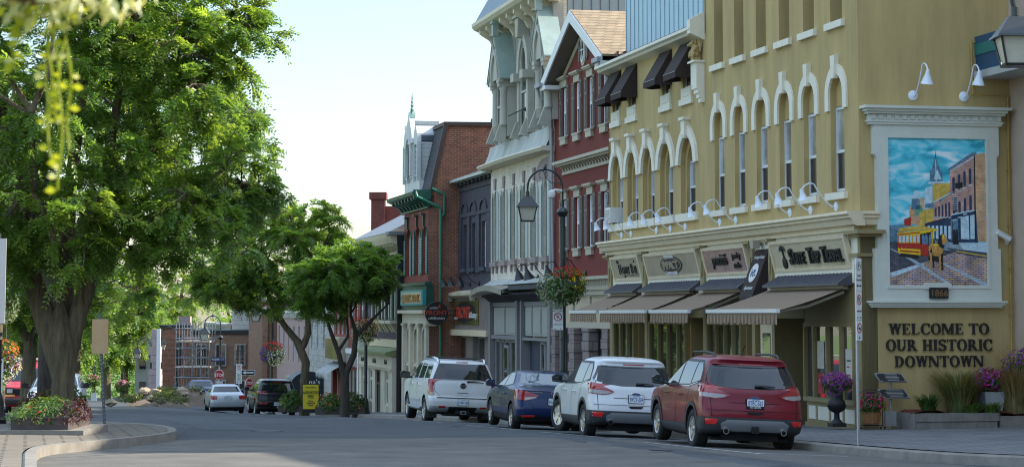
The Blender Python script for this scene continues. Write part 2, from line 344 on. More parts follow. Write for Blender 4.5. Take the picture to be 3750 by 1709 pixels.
for pts in ([(-25, -19.5), (-26, -12), (-24.5, -6)], [(6, -14), (5.5, -10), (7, -6)], [(12, -18), (8, -15), (8.6, -9), (12, -5)], [(-2, -14), (-40, -10)]):
    p = dens(pts, .5); rows = []
    for i, (x, y) in enumerate(p):
        x += rnd.uniform(-.08, .08); a = p[max(0, i-1)]; b = p[min(len(p)-1, i+1)]; t = Vector((b[0]-a[0], b[1]-a[1])).normalized(); n = Vector((-t.y, t.x))*.03
        rows.append([gp(x+n.x, y+n.y, .006), gp(x-n.x, y-n.y, .006)])
    g.grid(rows)
struct(g.build('road_crack', tar))

def sheet(name, m_, pts, dz, wob=.0, seed=0):
    R_ = random.Random(seed); g = MB(); (x0, y0), (x1, y1) = pts; nx, ny = max(2, int(abs(x1-x0)/.6)), max(2, int(abs(y1-y0)/.5))
    g.grid([[gp(x0+(x1-x0)*i/nx+R_.uniform(-wob, wob), y0+(y1-y0)*j/ny+R_.uniform(-wob, wob)*.5, dz) for j in range(ny+1)] for i in range(nx+1)]); return struct(g.build(name, m_, smooth=True))
def asph(n, k): return mat(n, tuple(v*k for v in (.047, .053, .058)), .9, var=.3, vs=1.4, bump=.6, bs=120)
sheet('road_patch', asph('fresh asphalt patch', .66), ((2.5, -9.6), (9.5, -8.2)), .004, .05, 1); sheet('road_patch', asph('pale worn asphalt', 1.35), ((-20, -13.2), (-5, -11.9)), .0045, .06, 2); sheet('road_patch', asph('fresh asphalt patch', .66), ((-33, -9.5), (-27, -7.6)), .004, .05, 3)
sheet('road_patch', asph('pale worn asphalt', 1.35), ((11.5, -12.5), (15, -7)), .0045, .07, 4); sheet('road_patch', asph('dusty gutter asphalt', 1.6), ((-24, -4.1), (9, -3.55)), .005, .04, 5)
R_ = random.Random(21); g = MB()
for i in range(26):
    x, y = R_.uniform(-30, 12), R_.uniform(-7.2, -4.6) if i % 2 else R_.uniform(-14, -7); a, b = R_.uniform(.12, .45), R_.uniform(.08, .25); n = 10
    g.add([gp(x+a*math.cos(t*.628)*R_.uniform(.7, 1.2), y+b*math.sin(t*.628)*R_.uniform(.7, 1.2), .007) for t in range(n)], [tuple(range(n))])
struct(g.build('oil_stain', mat('oil stain', (.03, .03, .032), .6, var=.3)))

cs_m = mat('worn grey crossing asphalt', (.10, .095, .085), .95, var=.3, vs=.9, bump=.5, bs=90)
g = MB(); xs_ = np.arange(2.0, 40, .8); R_ = random.Random(31)
g.grid([[gp(x+R_.uniform(-.12, .12), -34+31.2*t+(R_.uniform(-.06, .06) if t > .9 else 0), .0052+(0 if 0 < i < len(xs_)-1 else -.004)) for t in (0, .1, .2, .3, .4, .5, .55, .6, .65, .7, .75, .8, .85, .9, .95, .985)] for i, x in enumerate(xs_)]); struct(g.build('cross_street', cs_m, smooth=True))
# unseen block added behind the viewer, giving dark reflections in paint and glass
g = MB(); g.box(-46, -8, -46, -34, -1, 9.5); g.box(-7, 14, -44, -34, -1, 7.6); g.box(15, 52, -46, -36, -1, 10.5); struct(g.build('unseen_block', mat('brown unseen block', (.13, .09, .07), .9, var=.4, vs=.5)))
# ------------------------------------------------------------------ helpers for house fronts
def sash(root, x0, x1, z0, z1, y, fm, up, lo=None, fw=.05, split=.5, name='window', T=SF, bars=0, mull=0):
    """double-hung window: frame part with its panes as sub-parts"""
    m = MB(T); zc = z0+(z1-z0)*split
    m.box(x0, x0+fw, y-.03, y+.05, z0, z1); m.box(x1-fw, x1, y-.03, y+.05, z0, z1)
    m.box(x0+fw, x1-fw, y-.03, y+.05, z1-fw, z1); m.box(x0+fw, x1-fw, y-.03, y+.05, z0, z0+fw)
    if lo is not None: m.box(x0+fw, x1-fw, y-.045, y+.05, zc-fw*.6, zc+fw*.6)
    for i in range(mull): xx = x0+(x1-x0)*(i+1)/(mull+1); m.box(xx-.016, xx+.016, y-.02, y+.04, z0+fw, z1-fw)
    for i in range(bars): zz = z0+(z1-z0)*(i+1)/(bars+1); m.box(x0+fw, x1-fw, y-.015, y+.04, zz-.016, zz+.016)
    o = m.build(name, fm, root)
    a = MB(T); a.box(x0+fw*.6, x1-fw*.6, y+.01, y+.02, zc if lo is not None else z0+fw*.6, z1-fw*.6); a.build('pane', up, o)
    if lo is not None:
        a = MB(T); a.box(x0+fw*.6, x1-fw*.6, y-.005, y+.005, z0+fw*.6, zc); a.build('pane', lo, o)
    return o
def part(name, m, mats, root, **k): return m.build(name, mats, root, **k)
# ------------------------------------------------------------------ the ochre corner building
YB = sthing('corner_building', 'ochre stucco corner building with arched white window trim and a row of shops', 'building', -10, 3, -.5)
ARC6 = [-9.56, -7.92, -6.25, -4.60, -2.97, -1.25]; ARC5 = [(-19.40, .85), (-17.73, .82), (-16.06, .83), (-14.28, .90), (-12.28, .95)]
W4 = [-19.5, -17.74, -14.25, -12.29]
m = MB(SF)
ops = [(c-.4, c+.4, 4.97, 7.5) for c in ARC6]+[(c-.36, c+.36, 8.68, 12.0) for c in ARC6]
m.wall(-10.72, 0, 4.2, 14, 0, .2, ops)
for c in ARC6: m.spandrel(c, .4, 7.1, 7.5, 0, .2, 'round'); m.box(c-.4, c+.4, .13, .2, 6.85, 7.5)
for c in ARC6: m.box(c-.36, c+.36, .40, .45, 8.68, 12); m.box(c-.4, c-.36, .2, .45, 8.68, 12); m.box(c+.36, c+.4, .2, .45, 8.68, 12)
ops = []
for c, hw in ARC5: ops.append((c-hw*.70, c+hw*.70, 5.01, 7.15))
for c in W4: ops.append((c-.38, c+.38, 8.36, 9.35))
m.wall(-20.36, -10.72, 4.2, 9.75, 0, .12, ops)
for c, hw in ARC5:
    h = hw*.70
    m.spandrel(c, h, 6.3, 7.15, 0, .12, 'pointed'); m.wall(c-h, c+h, 5.01, 7.15, .12, .2, [(c-h*.76, c+h*.76, 5.01, 6.95)])
    m.spandrel(c, h*.76, 6.2, 6.95, .12, .32, 'pointed'); m.box(c-h*.76, c+h*.76, .26, .32, 6.42, 6.95)
# end wall with the mural, returns and body
m.T = MF; m.wall(0, 3.6, -.6, 14, 0, .1, []); m.T = SF
m.box(-20.36, -.02, .85, 12, 4.2, 9.6); m.box(-10.7, -.02, .5, 12, 9.6, 13.95); m.box(-20.36, -20.2, 0, 12, -1.6, 9.7); m.box(-10.74, -10.6, .0, 12, 9.6, 13.95)
m.T = MF; m.box(.48, 3.4, -.03, 0, -.6, .66); m.T = SF
part('wall', m, stucco, YB)
m = MB(SF); m.box(-10.74, .15, -.15, .1, 14, 14.3); m.box(-.05, .15, .1, 12, 14, 14.3); part('parapet', m, stucco2, YB)
for c in ARC6:
    m = MB(SF); m.archband(c, .42, .64, 6.76, 7.1, 7.53, 7.75, -.05, .12, 'round')
    m.px([(c-.08, 7.44), (c+.08, 7.44), (c+.13, 7.94), (c-.13, 7.94)], -.11, .0); part('arch_trim', m, cream, YB)
    m = MB(SF); m.box(c-.60, c+.58, -.09, .2, 4.81, 4.96); part('sill', m, cream, YB)
    m = MB(SF); m.box(c-.54, c+.52, -.09, .36, 8.53, 8.68); part('sill', m, cream, YB)
    sash(YB, c-.4, c+.36, 5.0, 6.83, .15, wfr, gls, gld, .055, .47)
    sash(YB, c-.36, c+.36, 8.72, 11.6, .34, wfr, gls, gld, .055, .5)
for c, hw in ARC5:
    h = hw*.70; m = MB(SF)
    m.archband(c, h, hw*.985, 6.33, 6.36, 7.15, 7.42, -.08, .11, 'pointed', m=0)
    m.px([(c-.12, 7.0), (c+.12, 7.0), (c+.18, 7.48), (c-.18, 7.48)], -.15, 0); m.box(c-.23, c+.23, -.2, 0, 7.48, 7.56)
    m.lathe([(0, -.13), (.10, -.10), (.10, .0)], (c, -.05, 7.1), 10, axis='y'); part('arch_trim', m, cream, YB)
    m = MB(SF); m.box(c-hw*.96, c+hw*.96, -.09, .32, 4.80, 5.01); part('sill', m, cream, YB)
    sash(YB, c-h*.76, c+h*.76, 5.02, 6.42, .24, wfr, gls, gld, .05, .5)
for c in W4:
    m = MB(SF); m.box(c-.56, c+.56, -.08, .06, 7.9, 8.06); m.box(c-.44, c+.44, -.05, .06, 8.06, 8.36); m.box(c-.34, c+.34, -.065, 0, 8.12, 8.30); part('sill', m, cream, YB)
    sash(YB, c-.38, c+.38, 8.37, 9.3, .1, wfr, gls, gld, .05, .45)
m = MB(SF); m.py([(.0, 9.55), (-.30, 9.62), (-.34, 9.68), (-.42, 9.72), (-.42, 9.80), (0, 9.86)], -20.5, -10.76); m.py([(0, 9.45), (-.40, 9.62), (-.40, 9.98), (0, 10.2)], -11.0, -10.72); part('gutter', m, cream, YB)
m = MB(SF); m.py([(-.36, 9.84), (.6, 10.15), (.6, 10.1), (-.36, 9.78)], -20.5, -10.76); part('eave_roof', m, slate, YB)
m = MB(SF); m.box(-20.42, -10.72, .55, .8, 9.6, 13.4)
for i in range(21): xx = -20.3+i*.455; m.box(xx-.012, xx+.012, .535, .56, 9.7, 13.35, 1)
part('siding', m, [sided, mat('siding seam', (.2, .32, .40), .5)], YB)
# stone bracket with carved figure
m = MB(SF); x0 = -11.0
m.box(x0-.5+.24, x0+.24, -.22, 0, 8.3, 8.87); m.box(x0-.3, x0+.28, -.30, 0, 8.87, 8.92)
for i, (w_, a, b) in enumerate(((.44, 8.18, 8.3), (.36, 8.06, 8.18), (.27, 7.94, 8.06), (.19, 7.82, 7.94))): m.box(x0+.24-w_, x0+.24, -.22+i*.035, 0, a, b)
part('bracket', m, cream, YB)
GA = sthing('gargoyle', 'small carved stone gargoyle crouching on a white stepped bracket', 'statue', -11.0, -.15, 8.92)
st = mat('carved sandstone', (.42, .31, .14), .9, var=.2, vs=14); m = MB(SF)
m.box(-11.14, -10.92, -.26, -.06, 8.92, 9.02); m.tube([(-11.03, -.16, 9.0), (-11.05, -.17, 9.14), (-11.02, -.15, 9.28), (-11.04, -.2, 9.36)], [.10, .13, .12, .06], 10)
m.lathe([(0, -.08), (.06, -.05), (.085, 0), (.06, .06), (0, .09)], (-11.07, -.24, 9.36), 10); m.tube([(-11.08, -.27, 9.35), (-11.1, -.36, 9.33)], [.05, .03], 8)
for s in (-1, 1):
    m.tube([(-11.03+s*.09, -.16, 9.28), (-11.03+s*.13, -.25, 9.18), (-11.03+s*.08, -.29, 9.03)], [.045, .035, .04], 7)
    m.tube([(-11.03+s*.1, -.15, 9.08), (-11.03+s*.15, -.27, 9.12), (-11.03+s*.12, -.27, 9.02)], [.07, .06, .045], 7)
    m.px([(-11.03+s*.05, 9.25), (-11.03+s*.16, 9.52), (-11.03+s*.20, 9.35), (-11.03+s*.16, 9.15)], -.1, -.06); m.tube([(-11.07+s*.05, -.23, 9.42), (-11.07+s*.07, -.23, 9.5)], [.025, .008], 6)
m.build('carved_body', st, GA, smooth=True)
# brown window awnings
def wawn(c, label):
    r = sthing('window_awning', label, 'awning', c, 0, 8.5, 'brown canvas awnings over the small top windows')
    m = MB(SF); a, b = c-.57, c+.57; yf, zf = -.5, 8.74
    m.add([(a, -.01, 9.58), (b, -.01, 9.58), (b, yf, zf), (a, yf, zf), (a, -.01, zf), (b, -.01, zf)], [(0, 3, 2, 1), (0, 4, 3), (1, 2, 5), (0, 1, 5, 4)])
    m.build('canopy', brown, r)
    m = MB(SF); n = 10; P = []
    path = [(a, -.01)]+[(a, yf)]+[(a+(b-a)*i/n, yf) for i in range(1, n)]+[(b, yf), (b, -.01)]
    for (xa, ya), (xb, yb) in zip(path, path[1:]):
        sg = 2
        for i in range(sg):
            f0, f1 = i/sg, (i+1)/sg; q = lambda f: (xa+(xb-xa)*f, ya+(yb-ya)*f); z0 = .15+.04*abs(math.sin(f0*math.pi+.3)); z1 = .15+.04*abs(math.sin(f1*math.pi+.3))
            m.wedge([(*q(f0), zf), (*q(f1), zf), (*q(f1), zf-z1), (*q(f0), zf-z0)], (0.004, .006, 0))
    v = m.build('valance', brown, r); m = MB(SF); m.box(a, b, yf-.012, yf-.002, zf-.02, zf-.005); m.build('piping', mat('pale piping', (.35, .33, .3), .7), v)
for c, l in zip(W4, ('brown canvas window awning nearest the oxblood gabled house', 'brown canvas window awning, inner one of the pair by the oxblood house', 'brown canvas window awning, inner one of the pair by the gargoyle', 'brown canvas window awning just beside the stone gargoyle')): wawn(c, l)
# ------------------------------------------------------------------ shop front
m = MB(SF)
prof = [(.05, 4.5), (-.34, 4.5), (-.36, 4.44), (-.30, 4.40), (-.30, 4.36), (-.24, 4.33), (-.20, 4.22), (-.12, 4.19), (.05, 4.19)]
m.py(prof, -20.7, .16); m.T = MF; m.wedge([(-y*0+.0, y*.6-.0, z) for y, z in prof], (.36, 0, 0)); m.T = SF
m.box(-20.5, -.1, -.10, .3, 4.10, 4.19); part('cornice', m, cream2, YB)
m = MB(SF); m.box(-20.3, -.1, -.03, .4, 3.0, 4.12); part('fascia', m, cream, YB)
PIL = [(-20.2, -19.85), (-16.45, -16.1), (-10.95, -10.65), (-7.05, -6.75), (-5.6, -5.35)]
for a, b in PIL:
    m = MB(SF); m.box(a, b, -.10, .1, 3.0, 3.98); m.box(a-.08, b+.08, -.24, .1, 4.02, 4.10); m.box(a-.03, b+.03, -.16, .1, 3.96, 4.02); m.box((a+b)/2-.05, (a+b)/2+.05, -.13, 0, 3.3, 3.7)
    m.box(a+.03, b-.03, -.04, .4, walk((a+b)/2, 0)-.1, 3.0); part('pilaster', m, olive, YB)
m = MB(SF); m.box(-.36, .0, -.02, .36, -.5, 4.02); m.box(-.40, .05, -.1, .40, 3.55, 3.62); m.box(-.48, .34, -.2, .44, 4.02, 4.10); m.box(-.42, .2, -.12, .40, 3.96, 4.02); m.box(-.24, -.14, -.05, 0, 2.95, 3.4); m.box(-.34, -.02, -.05, 0, -.4, .35)
part('pilaster', m, olive, YB)
def bay(x0, x1, lits, zs=.62, zt=2.15, door=None):
    """mullioned shop window between x0 and x1: frame part, panes as sub-parts, stall riser panels"""
    zb = walk((x0+x1)/2, 0)-.05; zs = max(zs, zb+.6) if zs > 0 else zb+.75
    f = MB(SF); f.box(x0, x1, .02, .12, zt, 3.0); f.box(x0, x1, -.02, .2, zt-.08, zt); f.box(x0, x1, -.04, .25, zs-.10, zs)
    f.box(x0, x1, .05, .18, zb-.3, zs-.1); f.box(x0, x1, .0, .06, zb-.3, zb+.08)
    n = len(lits)-1
    for i, xx in enumerate(lits): f.box(xx-.06, xx+.06, -.03, .1, zs, zt-.08); f.box(xx-.03, xx+.03, -.045, -.03, zs, zt-.1)
    o = f.build('shop_window', olive, YB)
    for a, b in zip(lits, lits[1:]):
        q = MB(SF); q.box(a+.06, b-.06, .035, .045, zs, zt-.08); q.build('pane', glsf, o)
        q = MB(SF); q.box(a+.08, b-.08, .03, .06, zb+.15, zs-.2); q.build('riser_panel', cream, o)
bay(-3.5, -.36, [-3.42, -2.82, -2.0, -1.18, -.44], .52, 2.15)
bay(-10.65, -7.9, [-10.6, -9.9, -9.2, -8.55, -7.95]); bay(-16.1, -12.5, [-16.0, -15.1, -14.2, -13.3, -12.6]); bay(-19.85, -17.6, [-19.8, -19.05, -18.3, -17.65])
# recessed entrances
def entry(x0, x1, depth, label=None):
    zb = walk((x0+x1)/2, 1)-.1; m = MB(SF)
    m.box(x0-.04, x0, .1, depth, zb, 3.0); m.box(x1, x1+.04, .1, depth, zb, 3.0); m.box(x0, x1, .1, depth, 2.75, 3.0); m.box(x0, x1, .02, .1, 2.25, 3.0); m.box(x0, x1, .0, depth, zb-.3, zb+.02)
    m.box(x0-.04, x1+.04, depth, depth+.06, zb, 3.0); part('entry', m, olive, YB)
    c = (x0+x1)/2; d = MB(SF); d.box(c-.5, c+.5, depth-.05, depth, zb+.02, zb+2.2); o = d.build('door', cream2, YB)
    d = MB(SF); d.box(c-.32, c+.32, depth-.07, depth-.04, zb+.35, zb+2.0); d.build('pane', glsf, o); d = MB(SF); d.box(c+.38, c+.42, depth-.12, depth-.05, zb+.9, zb+1.2); d.build('handle', metal, o)
entry(-5.35, -3.55, 1.3); entry(-7.8, -7.05, .7); entry(-12.4, -10.95, .9); entry(-17.5, -16.45, .9)
m = MB(SF); m.add([(-3.55, .1, .3), (-4.15, 1.25, .3), (-4.15, 1.25, 2.2), (-3.55, .1, 2.2)], [(0, 1, 2, 3)]); o = part('side_light', m, glsf, YB)
m = MB(SF); m.box(-6.75, -5.6, .1, .2, -.9, 3.9); part('side_wall', m, olive, YB)
d = MB(SF); d.box(-6.65, -5.7, .05, .1, -.4, 2.1); o = part('door', d, cream2, YB); d = MB(SF); d.box(-6.45, -5.9, .03, .055, .2, 1.9); d.build('pane', glsf, o)
# dark metal roofs above the awnings
dkroof = mat('blue grey metal roofing', (.075, .075, .09), .45, .3, var=.12, vs=5)
for a, b in ((-19.7, -16.55), (-16.0, -11.05), (-10.55, -7.1), (-5.3, -.42)):
    m = MB(SF); m.add([(a+.2, -.03, 3.22), (b-.02, -.03, 3.22), (b, -.36, 3.0), (a, -.36, 3.0), (a, -.36, 2.95), (b, -.36, 2.95), (b, -.03, 2.95), (a, -.03, 2.95)],
                      [(0, 3, 2, 1), (3, 4, 5, 2), (4, 7, 6, 5), (0, 7, 4, 3), (1, 2, 5, 6), (0, 1, 6, 7)])
    n = int((b-a)/.22)
    for i in range(1, n): x = a+(b-a)*i/n; m.tube([(x+.06, -.035, 3.225), (x, -.365, 3.005)], .012, 5)
    part('pent_roof', m, dkroof, YB)
# retractable striped awnings
str_a = mat('taupe awning stripe', (.31, .225, .15), .85, var=.1, vs=9); str_b = mat('brown awning stripe', (.175, .12, .08), .85, var=.1, vs=9); alum = mat('white aluminium', (.72, .74, .75), .35, .2, var=.03)
def rawn(a, b, pr, label, sl=0):
    r = sthing('retractable_awning', label, 'awning', (a+b)/2, 0, 2.3, 'striped retractable shop awnings'); z0, z1 = 2.93, 2.42; n = int((b-a)/.055)
    m = MB(SF); k = 5
    for i in range(n):
        xa, xb = a+(b-a)*i/n, a+(b-a)*(i+1)/n
        rows = [[(x, -.06-(pr-.06)*j/k, z0+(z1-z0)*j/k-.03*math.sin(math.pi*j/k)) for x in (xa, xb)] for j in range(k+1)]
        m.grid(rows, (0, 0, 1, 0, 1, 1)[i % 6])
    m.build('canopy', [str_a, str_b], r)
    m = MB(SF); n = int((b-a)/.028); rows = []
    for i in range(n+1):
        x = a+(b-a)*i/n; dz = .23+.035*abs(math.sin(x*7.3)); rows.append([(x, -pr-.02+.025*math.sin(x*31)*t, z1-.04-dz*t) for t in (0, .5, 1)])
    for i in range(n): m.grid([rows[i], rows[i+1]], (0, 1)[(i//2) % 2])
    m.build('valance', [str_a, str_b], r)
    m = MB(SF); m.box(a-.03, b+.03, -pr-.05, -pr+.03, z1-.05, z1+.035); m.build('front_bar', alum, r)
    m = MB(SF); m.box(a, b, -.16, -.04, z0-.06, z0+.05); m.build('roller', taupe, r)
    for s in (0, 1):
        x = b-.12 if s else a+.12; dx = -.35 if s else .35
        m = MB(SF); m.tube([(x, -.1, z0-.12), (x+dx*.3, -pr*.55, z0-.42), (x, -pr, z1-.02)], [.03, .035, .025], 8); m.build('arm', taupe, r)
rawn(-5.5, -.62, 1.62, 'widest striped awning over the travel shop windows'); rawn(-10.9, -7.55, 1.45, 'striped awning under the jewelry studio sign'); rawn(-16.3, -11.7, 1.35, 'striped awning below the oval promotions sign'); rawn(-20.0, -16.9, 1.3, 'shortest striped awning next to the stone pilasters')
# ------------------------------------------------------------------ shop signs: tilted boxes with lettering
gold = mat('brushed champagne panel', (.55, .49, .37), .28, .55, var=.18, vs=1.3); rose = mat('polished rose panel', (.60, .42, .36), .2, .6, var=.3, vs=1.2)
def tiltsign(a, b, label, pan, deco):
    r = sthing('shop_sign', label, 'sign', (a+b)/2, -.1, 3.3, 'tilted sign boxes above the shops'); th_ = math.atan2(.16, .68)
    T = SF @ Matrix.Translation((0, -.02, 3.32)) @ Matrix.Rotation(th_, 4, 'X'); h = .72
    m = MB(T); m.box(a, b, 0, .06, 0, h); m.box(a, b, -.04, 0, 0, .07); m.box(a, b, -.04, 0, h-.07, h); m.box(a, a+.08, -.04, 0, .07, h-.07); m.box(b-.08, b, -.04, 0, .07, h-.07)
    m.py([(.06, 0), (.06, h), (.1, 0)], a, b); m.build('sign_frame', cream2, r)
    m = MB(T); m.box(a+.08, b-.08, -.012, 0, .07, h-.07); m.build('panel', pan, r)
    m = MB(T); deco(m); m.build('lettering', [black, white, gold], r)
def d1(m):
    m.text('H', .42, -18.72, -.02, .20, sx=1.0, ext=.03); m.text('ONEY', .31, -18.1, -.02, .20, sx=.9, ext=.03); m.text('B', .42, -17.45, -.02, .20, sx=1., ext=.03); m.text('EE', .31, -17.08, -.02, .20, sx=.9, ext=.03)
    m.text('the', .15, -18.85, -.02, .52, ext=.02); m.box(-18.5, -16.9, -.03, -.02, .15, .165); m.text('at', .12, -17.1, -.02, .52, ext=.02); m.text('EST.', .09, -18.3, -.02, .1, ext=.02)
def d2(m):
    c = -13.5; m.lathe([(0, -.02), (.98, -.02), (.98, .03), (0, .03)], (0, 0, 0), 28, axis='y') if 0 else None
    el = [(c+1.0*math.cos(t*math.pi/16), .36+.24*math.sin(t*math.pi/16)) for t in range(32)]; m.px(el, -.03, -.012, 0)
    el = [(c+.93*math.cos(t*math.pi/16), .36+.2*math.sin(t*math.pi/16)) for t in range(32)]; m.px(el, -.034, -.03, 2)
    el = [(c+.88*math.cos(t*math.pi/16), .36+.18*math.sin(t*math.pi/16)) for t in range(32)]; m.px(el, -.038, -.034, 0)
    m.text('IMPACT', .3, c, -.045, .26, mt=2, ext=.03, sx=1.35, bold=.02); m.text('PROMOTIONS', .13, c, -.045, .085, mt=1, ext=.02, sx=1.2); m.text('PROMOTIONAL', .10, c, -.045, .56, mt=1, ext=.02, sx=1.2)
def d3(m):
    m.text('precizió', .42, -9.2, -.03, .26, ext=.04, sx=.88, bold=.008); m.text('jewelry', .22, -7.86, -.03, .40, ext=.03, sx=.95); m.text('studio', .22, -7.9, -.03, .16, ext=.03, sx=.95)
def d4(m):
    x = -4.0
    for ch, s, dx in (('S', .5, .36), ('UITE', .38, 1.0), ('T', .5, .33), ('RIP', .38, .66), ('T', .5, .33), ('RAVEL', .38, 1.35)):
        m.text(ch, s, x, -.05, .17, ext=.06, align='LEFT', sx=.83 if len(ch) > 1 else .95, bold=.022); x += dx*.88
    c = -4.45; m.tube([(c, -.03, .2), (c+.03, -.03, .34), (c, -.03, .50)], [.05, .025, .02], 6); m.lathe([(0, -.07), (.13, -.05), (.13, 0)], (c+.02, 0, .2), 14, axis='y')
    for a in range(7):
        t = a/6*math.pi; m.tube([(c, -.04, .5), (c+.12*math.cos(t), -.04, .53+.07*math.sin(t)), (c+.21*math.cos(t), -.04, .47+.07*math.sin(t))], [.02, .025, .006], 5)
tiltsign(-19.6, -16.6, 'champagne sign box with a honey bee name in black serif letters', gold, d1); tiltsign(-16.0, -11.05, 'sign box carrying a black oval with metal letters', gold, d2)
tiltsign(-10.55, -7.1, 'rosy polished sign box of a jewelry studio', rose, d3); tiltsign(-5.3, -.45, 'sign box with raised black travel agency letters and palm tree', mat('matt champagne panel', (.55, .49, .34), .5, .2, var=.08), d4)
# steep dark blade awning over the apartment door
r = sthing('entrance_awning', 'steep dark brown entrance awning with a white carriage medallion', 'awning', -6.2, -.4, 2.7)
m = MB(SF); a, b = -6.69, -5.74
m.wedge([(a, -.03, 3.88), (a, -.47, 2.74), (a, -.47, 2.56), (a, -.03, 2.6)], (b-a, 0, 0)); m.build('canopy', brown, r)
th_ = math.atan2(.44, 1.14); T = SF @ Matrix.Translation((-6.215, -.475, 2.74)) @ Matrix.Rotation(-th_, 4, 'X')
pw = mat('printed cream', (.68, .68, .66), .7, var=.05); m = MB(T)
el = [(.27*math.cos(t*math.pi/12), .62+.24*math.sin(t*math.pi/12)) for t in range(24)]; m.px(el, -.008, -.002, 0)
m.text('Carriage House', .125, 0, -.004, .98, ext=.006, sx=.95, shear=.3); m.text('Apartments', .125, 0, -.004, .2, ext=.006, sx=1., shear=.3)
m.box(-.02, .12, -.014, -.008, .62, .70, 1); m.box(-.13, .0, -.014, -.008, .60, .65, 1); m.box(-.16, -.13, -.014, -.008, .58, .72, 1)
for cx in (-.12, .02, .14): m.lathe([(0, -.014), (.04, -.014), (.04, -.008)], (cx, 0, .56), 10, 1, axis='y')
m.build('lettering', [pw, mat('navy print', (.05, .09, .2), .7)], r)
# wall fittings
m = MB(SF); m.box(-19.95, -19.35, -.25, .2, 5.05, 5.5)
for i in range(6): m.box(-19.9, -19.4, -.262, -.25, 5.1+i*.06, 5.13+i*.06, 1)
tag(m.build('air_conditioner', [white, taupe]), 'white window air conditioner in an arched window of the ochre building', 'air conditioner')
def floodlight(x, y, z, label):
    r = sthing('flood_light', label, 'lamp', x, y, z); m = MB(SF); m.box(x-.08, x+.08, y-.02, y+.03, z-.06, z+.06); m.tube([(x, y-.02, z), (x, y-.12, z)], .02, 6); m.build('bracket', taupe, r)
    m = MB(SF); m.frustum((x, y-.17, z-.13), .2, .16, .26, .2, .2); m.build('lamp_head', taupe, r)
floodlight(-6.2, -.05, 4.02, 'small square flood light over the steep entrance awning')
# gooseneck lamps
lampw = mat('white enamel', (.72, .78, .86), .35, var=.03)
def gooseneck(name, T, x, y, z, label, group, m_=None, out=.8, rise=.50, side=0., sz=.10, mm=None):
    mm = mm or lampw
    r = thing(name, label, 'lamp', tuple(T @ Vector((x, y, z))), 0, group)
    m = MB(T); m.lathe([(.11, 0), (.11, -.02), (.05, -.05), (0, -.05)], (x, y, z), 14, axis='y'); m.build('wall_plate', mm, r, smooth=True)
    pts = []
    for t in np.linspace(0, 1, 22):
        if t < .15: p = (t/.15*.1, 0)
        elif t < .55: u = (t-.15)/.4; p = (.1+(out*.62-.1)*u, rise*(u*u*.5+u*.5)*.9)
        else: u = (t-.55)/.45*math.pi*.95; cx = out*.62+out*.19; p = (cx-out*.19*math.cos(u), rise*.9+rise*.22*math.sin(u)-.14*(t-.55)/.45)
        pts.append((x+side*p[0]/out, y-p[0], z+p[1]))
    m = MB(T); m.tube(pts, .016, 8); m.build('arm', mm, r, smooth=True)
    e = Vector(pts[-1]); m = MB(T @ Matrix.Translation(e) @ Matrix.Rotation(.25, 4, 'X')); m.lathe([(.03, .05), (.045, .0), (.05, -.04), (sz, -sz*1.9), (sz+.008, -sz*1.95), (sz-.008, -sz*1.9), (.0, -.06)], (0, 0, 0), 18); m.build('shade', mm, r, smooth=True)
GN = [(-18.93, 'white gooseneck lamp nearest the oxblood house'), (-17.9, 'second white gooseneck lamp from the oxblood house'), (-15.26, 'white gooseneck lamp, far one of the trio over the oval sign'), (-13.91, 'white gooseneck lamp, middle of the trio over the oval sign'), (-12.52, 'white gooseneck lamp, near one of the trio over the oval sign'),
      (-9.54, 'white gooseneck lamp, far one of the pair over the jewelry sign'), (-8.25, 'white gooseneck lamp, near one of the pair over the jewelry sign'), (-4.31, 'white gooseneck lamp, far one over the travel sign'), (-2.95, 'white gooseneck lamp, middle one over the travel sign'), (-1.36, 'white gooseneck lamp closest to the building corner over the travel sign')]
for x, l in GN: gooseneck('gooseneck_lamp', SF, x, 0, 4.66, l, 'white gooseneck lamps over the shop signs')
for y, l in ((1.23, 'white gooseneck lamp over the mural, nearer the shops'), (2.39, 'white gooseneck lamp over the mural, beneath the blue canopy')): gooseneck('gooseneck_lamp', MF, y, 0, 6.97, l, 'white lamps over the mural', out=.7, rise=.62, side=.05, sz=.13)

def poster(x0, x1, z0, z1, label, cols, y=.02, oval=False):
    m = MB(SF); m.box(x0, x1, y, y+.008, z0, z1, 0)
    for a, b, c, d, k in cols: m.box(x0+(x1-x0)*a, x0+(x1-x0)*b, y-.004, y, z0+(z1-z0)*c, z0+(z1-z0)*d, k)
    tag(m.build('window_poster', [mat('poster white', (.62, .60, .56), .6), mat('poster red', (.42, .03, .03), .6), mat('poster teal', (.05, .22, .26), .6), mat('poster dark', (.04, .05, .06), .6)]), label, 'poster')
poster(-2.72, -2.3, 1.15, 1.75, 'white rounded card in the travel shop window', [(.1, .9, .1, .3, 0)]); poster(-1.0, -.62, .95, 1.6, 'white paper notice stuck in the travel shop window by the corner', [(.2, .8, .6, .65, 3), (.2, .6, .4, .44, 1)])
poster(-2.7, -2.35, .6, 1.05, 'small red poster below the white card', [(0, 1, 0, 1, 1), (.2, .8, .6, .8, 0)]); poster(-9.75, -9.35, .3, 1.2, 'red and white poster in the jewelry shop window', [(0, 1, 0, .5, 1), (.1, .7, .6, .7, 2)])
m = MB(SF); m.add([(-3.62, .2, .35), (-4.12, 1.17, .35), (-4.12, 1.17, 2.1), (-3.62, .2, 2.1)], [(0, 1, 2, 3)], 0); m.add([(-3.67, .27, .9), (-4.0, .91, .9), (-4.0, .91, 1.35), (-3.67, .27, 1.35)], [(0, 1, 2, 3)], 1); m.v = [(p[0]-.02, p[1]-.01, p[2]) for p in m.v]
tag(m.build('window_poster', [MATS['poster teal'], MATS['poster red']]), 'tall dim teal poster in the recessed travel shop entrance', 'poster')
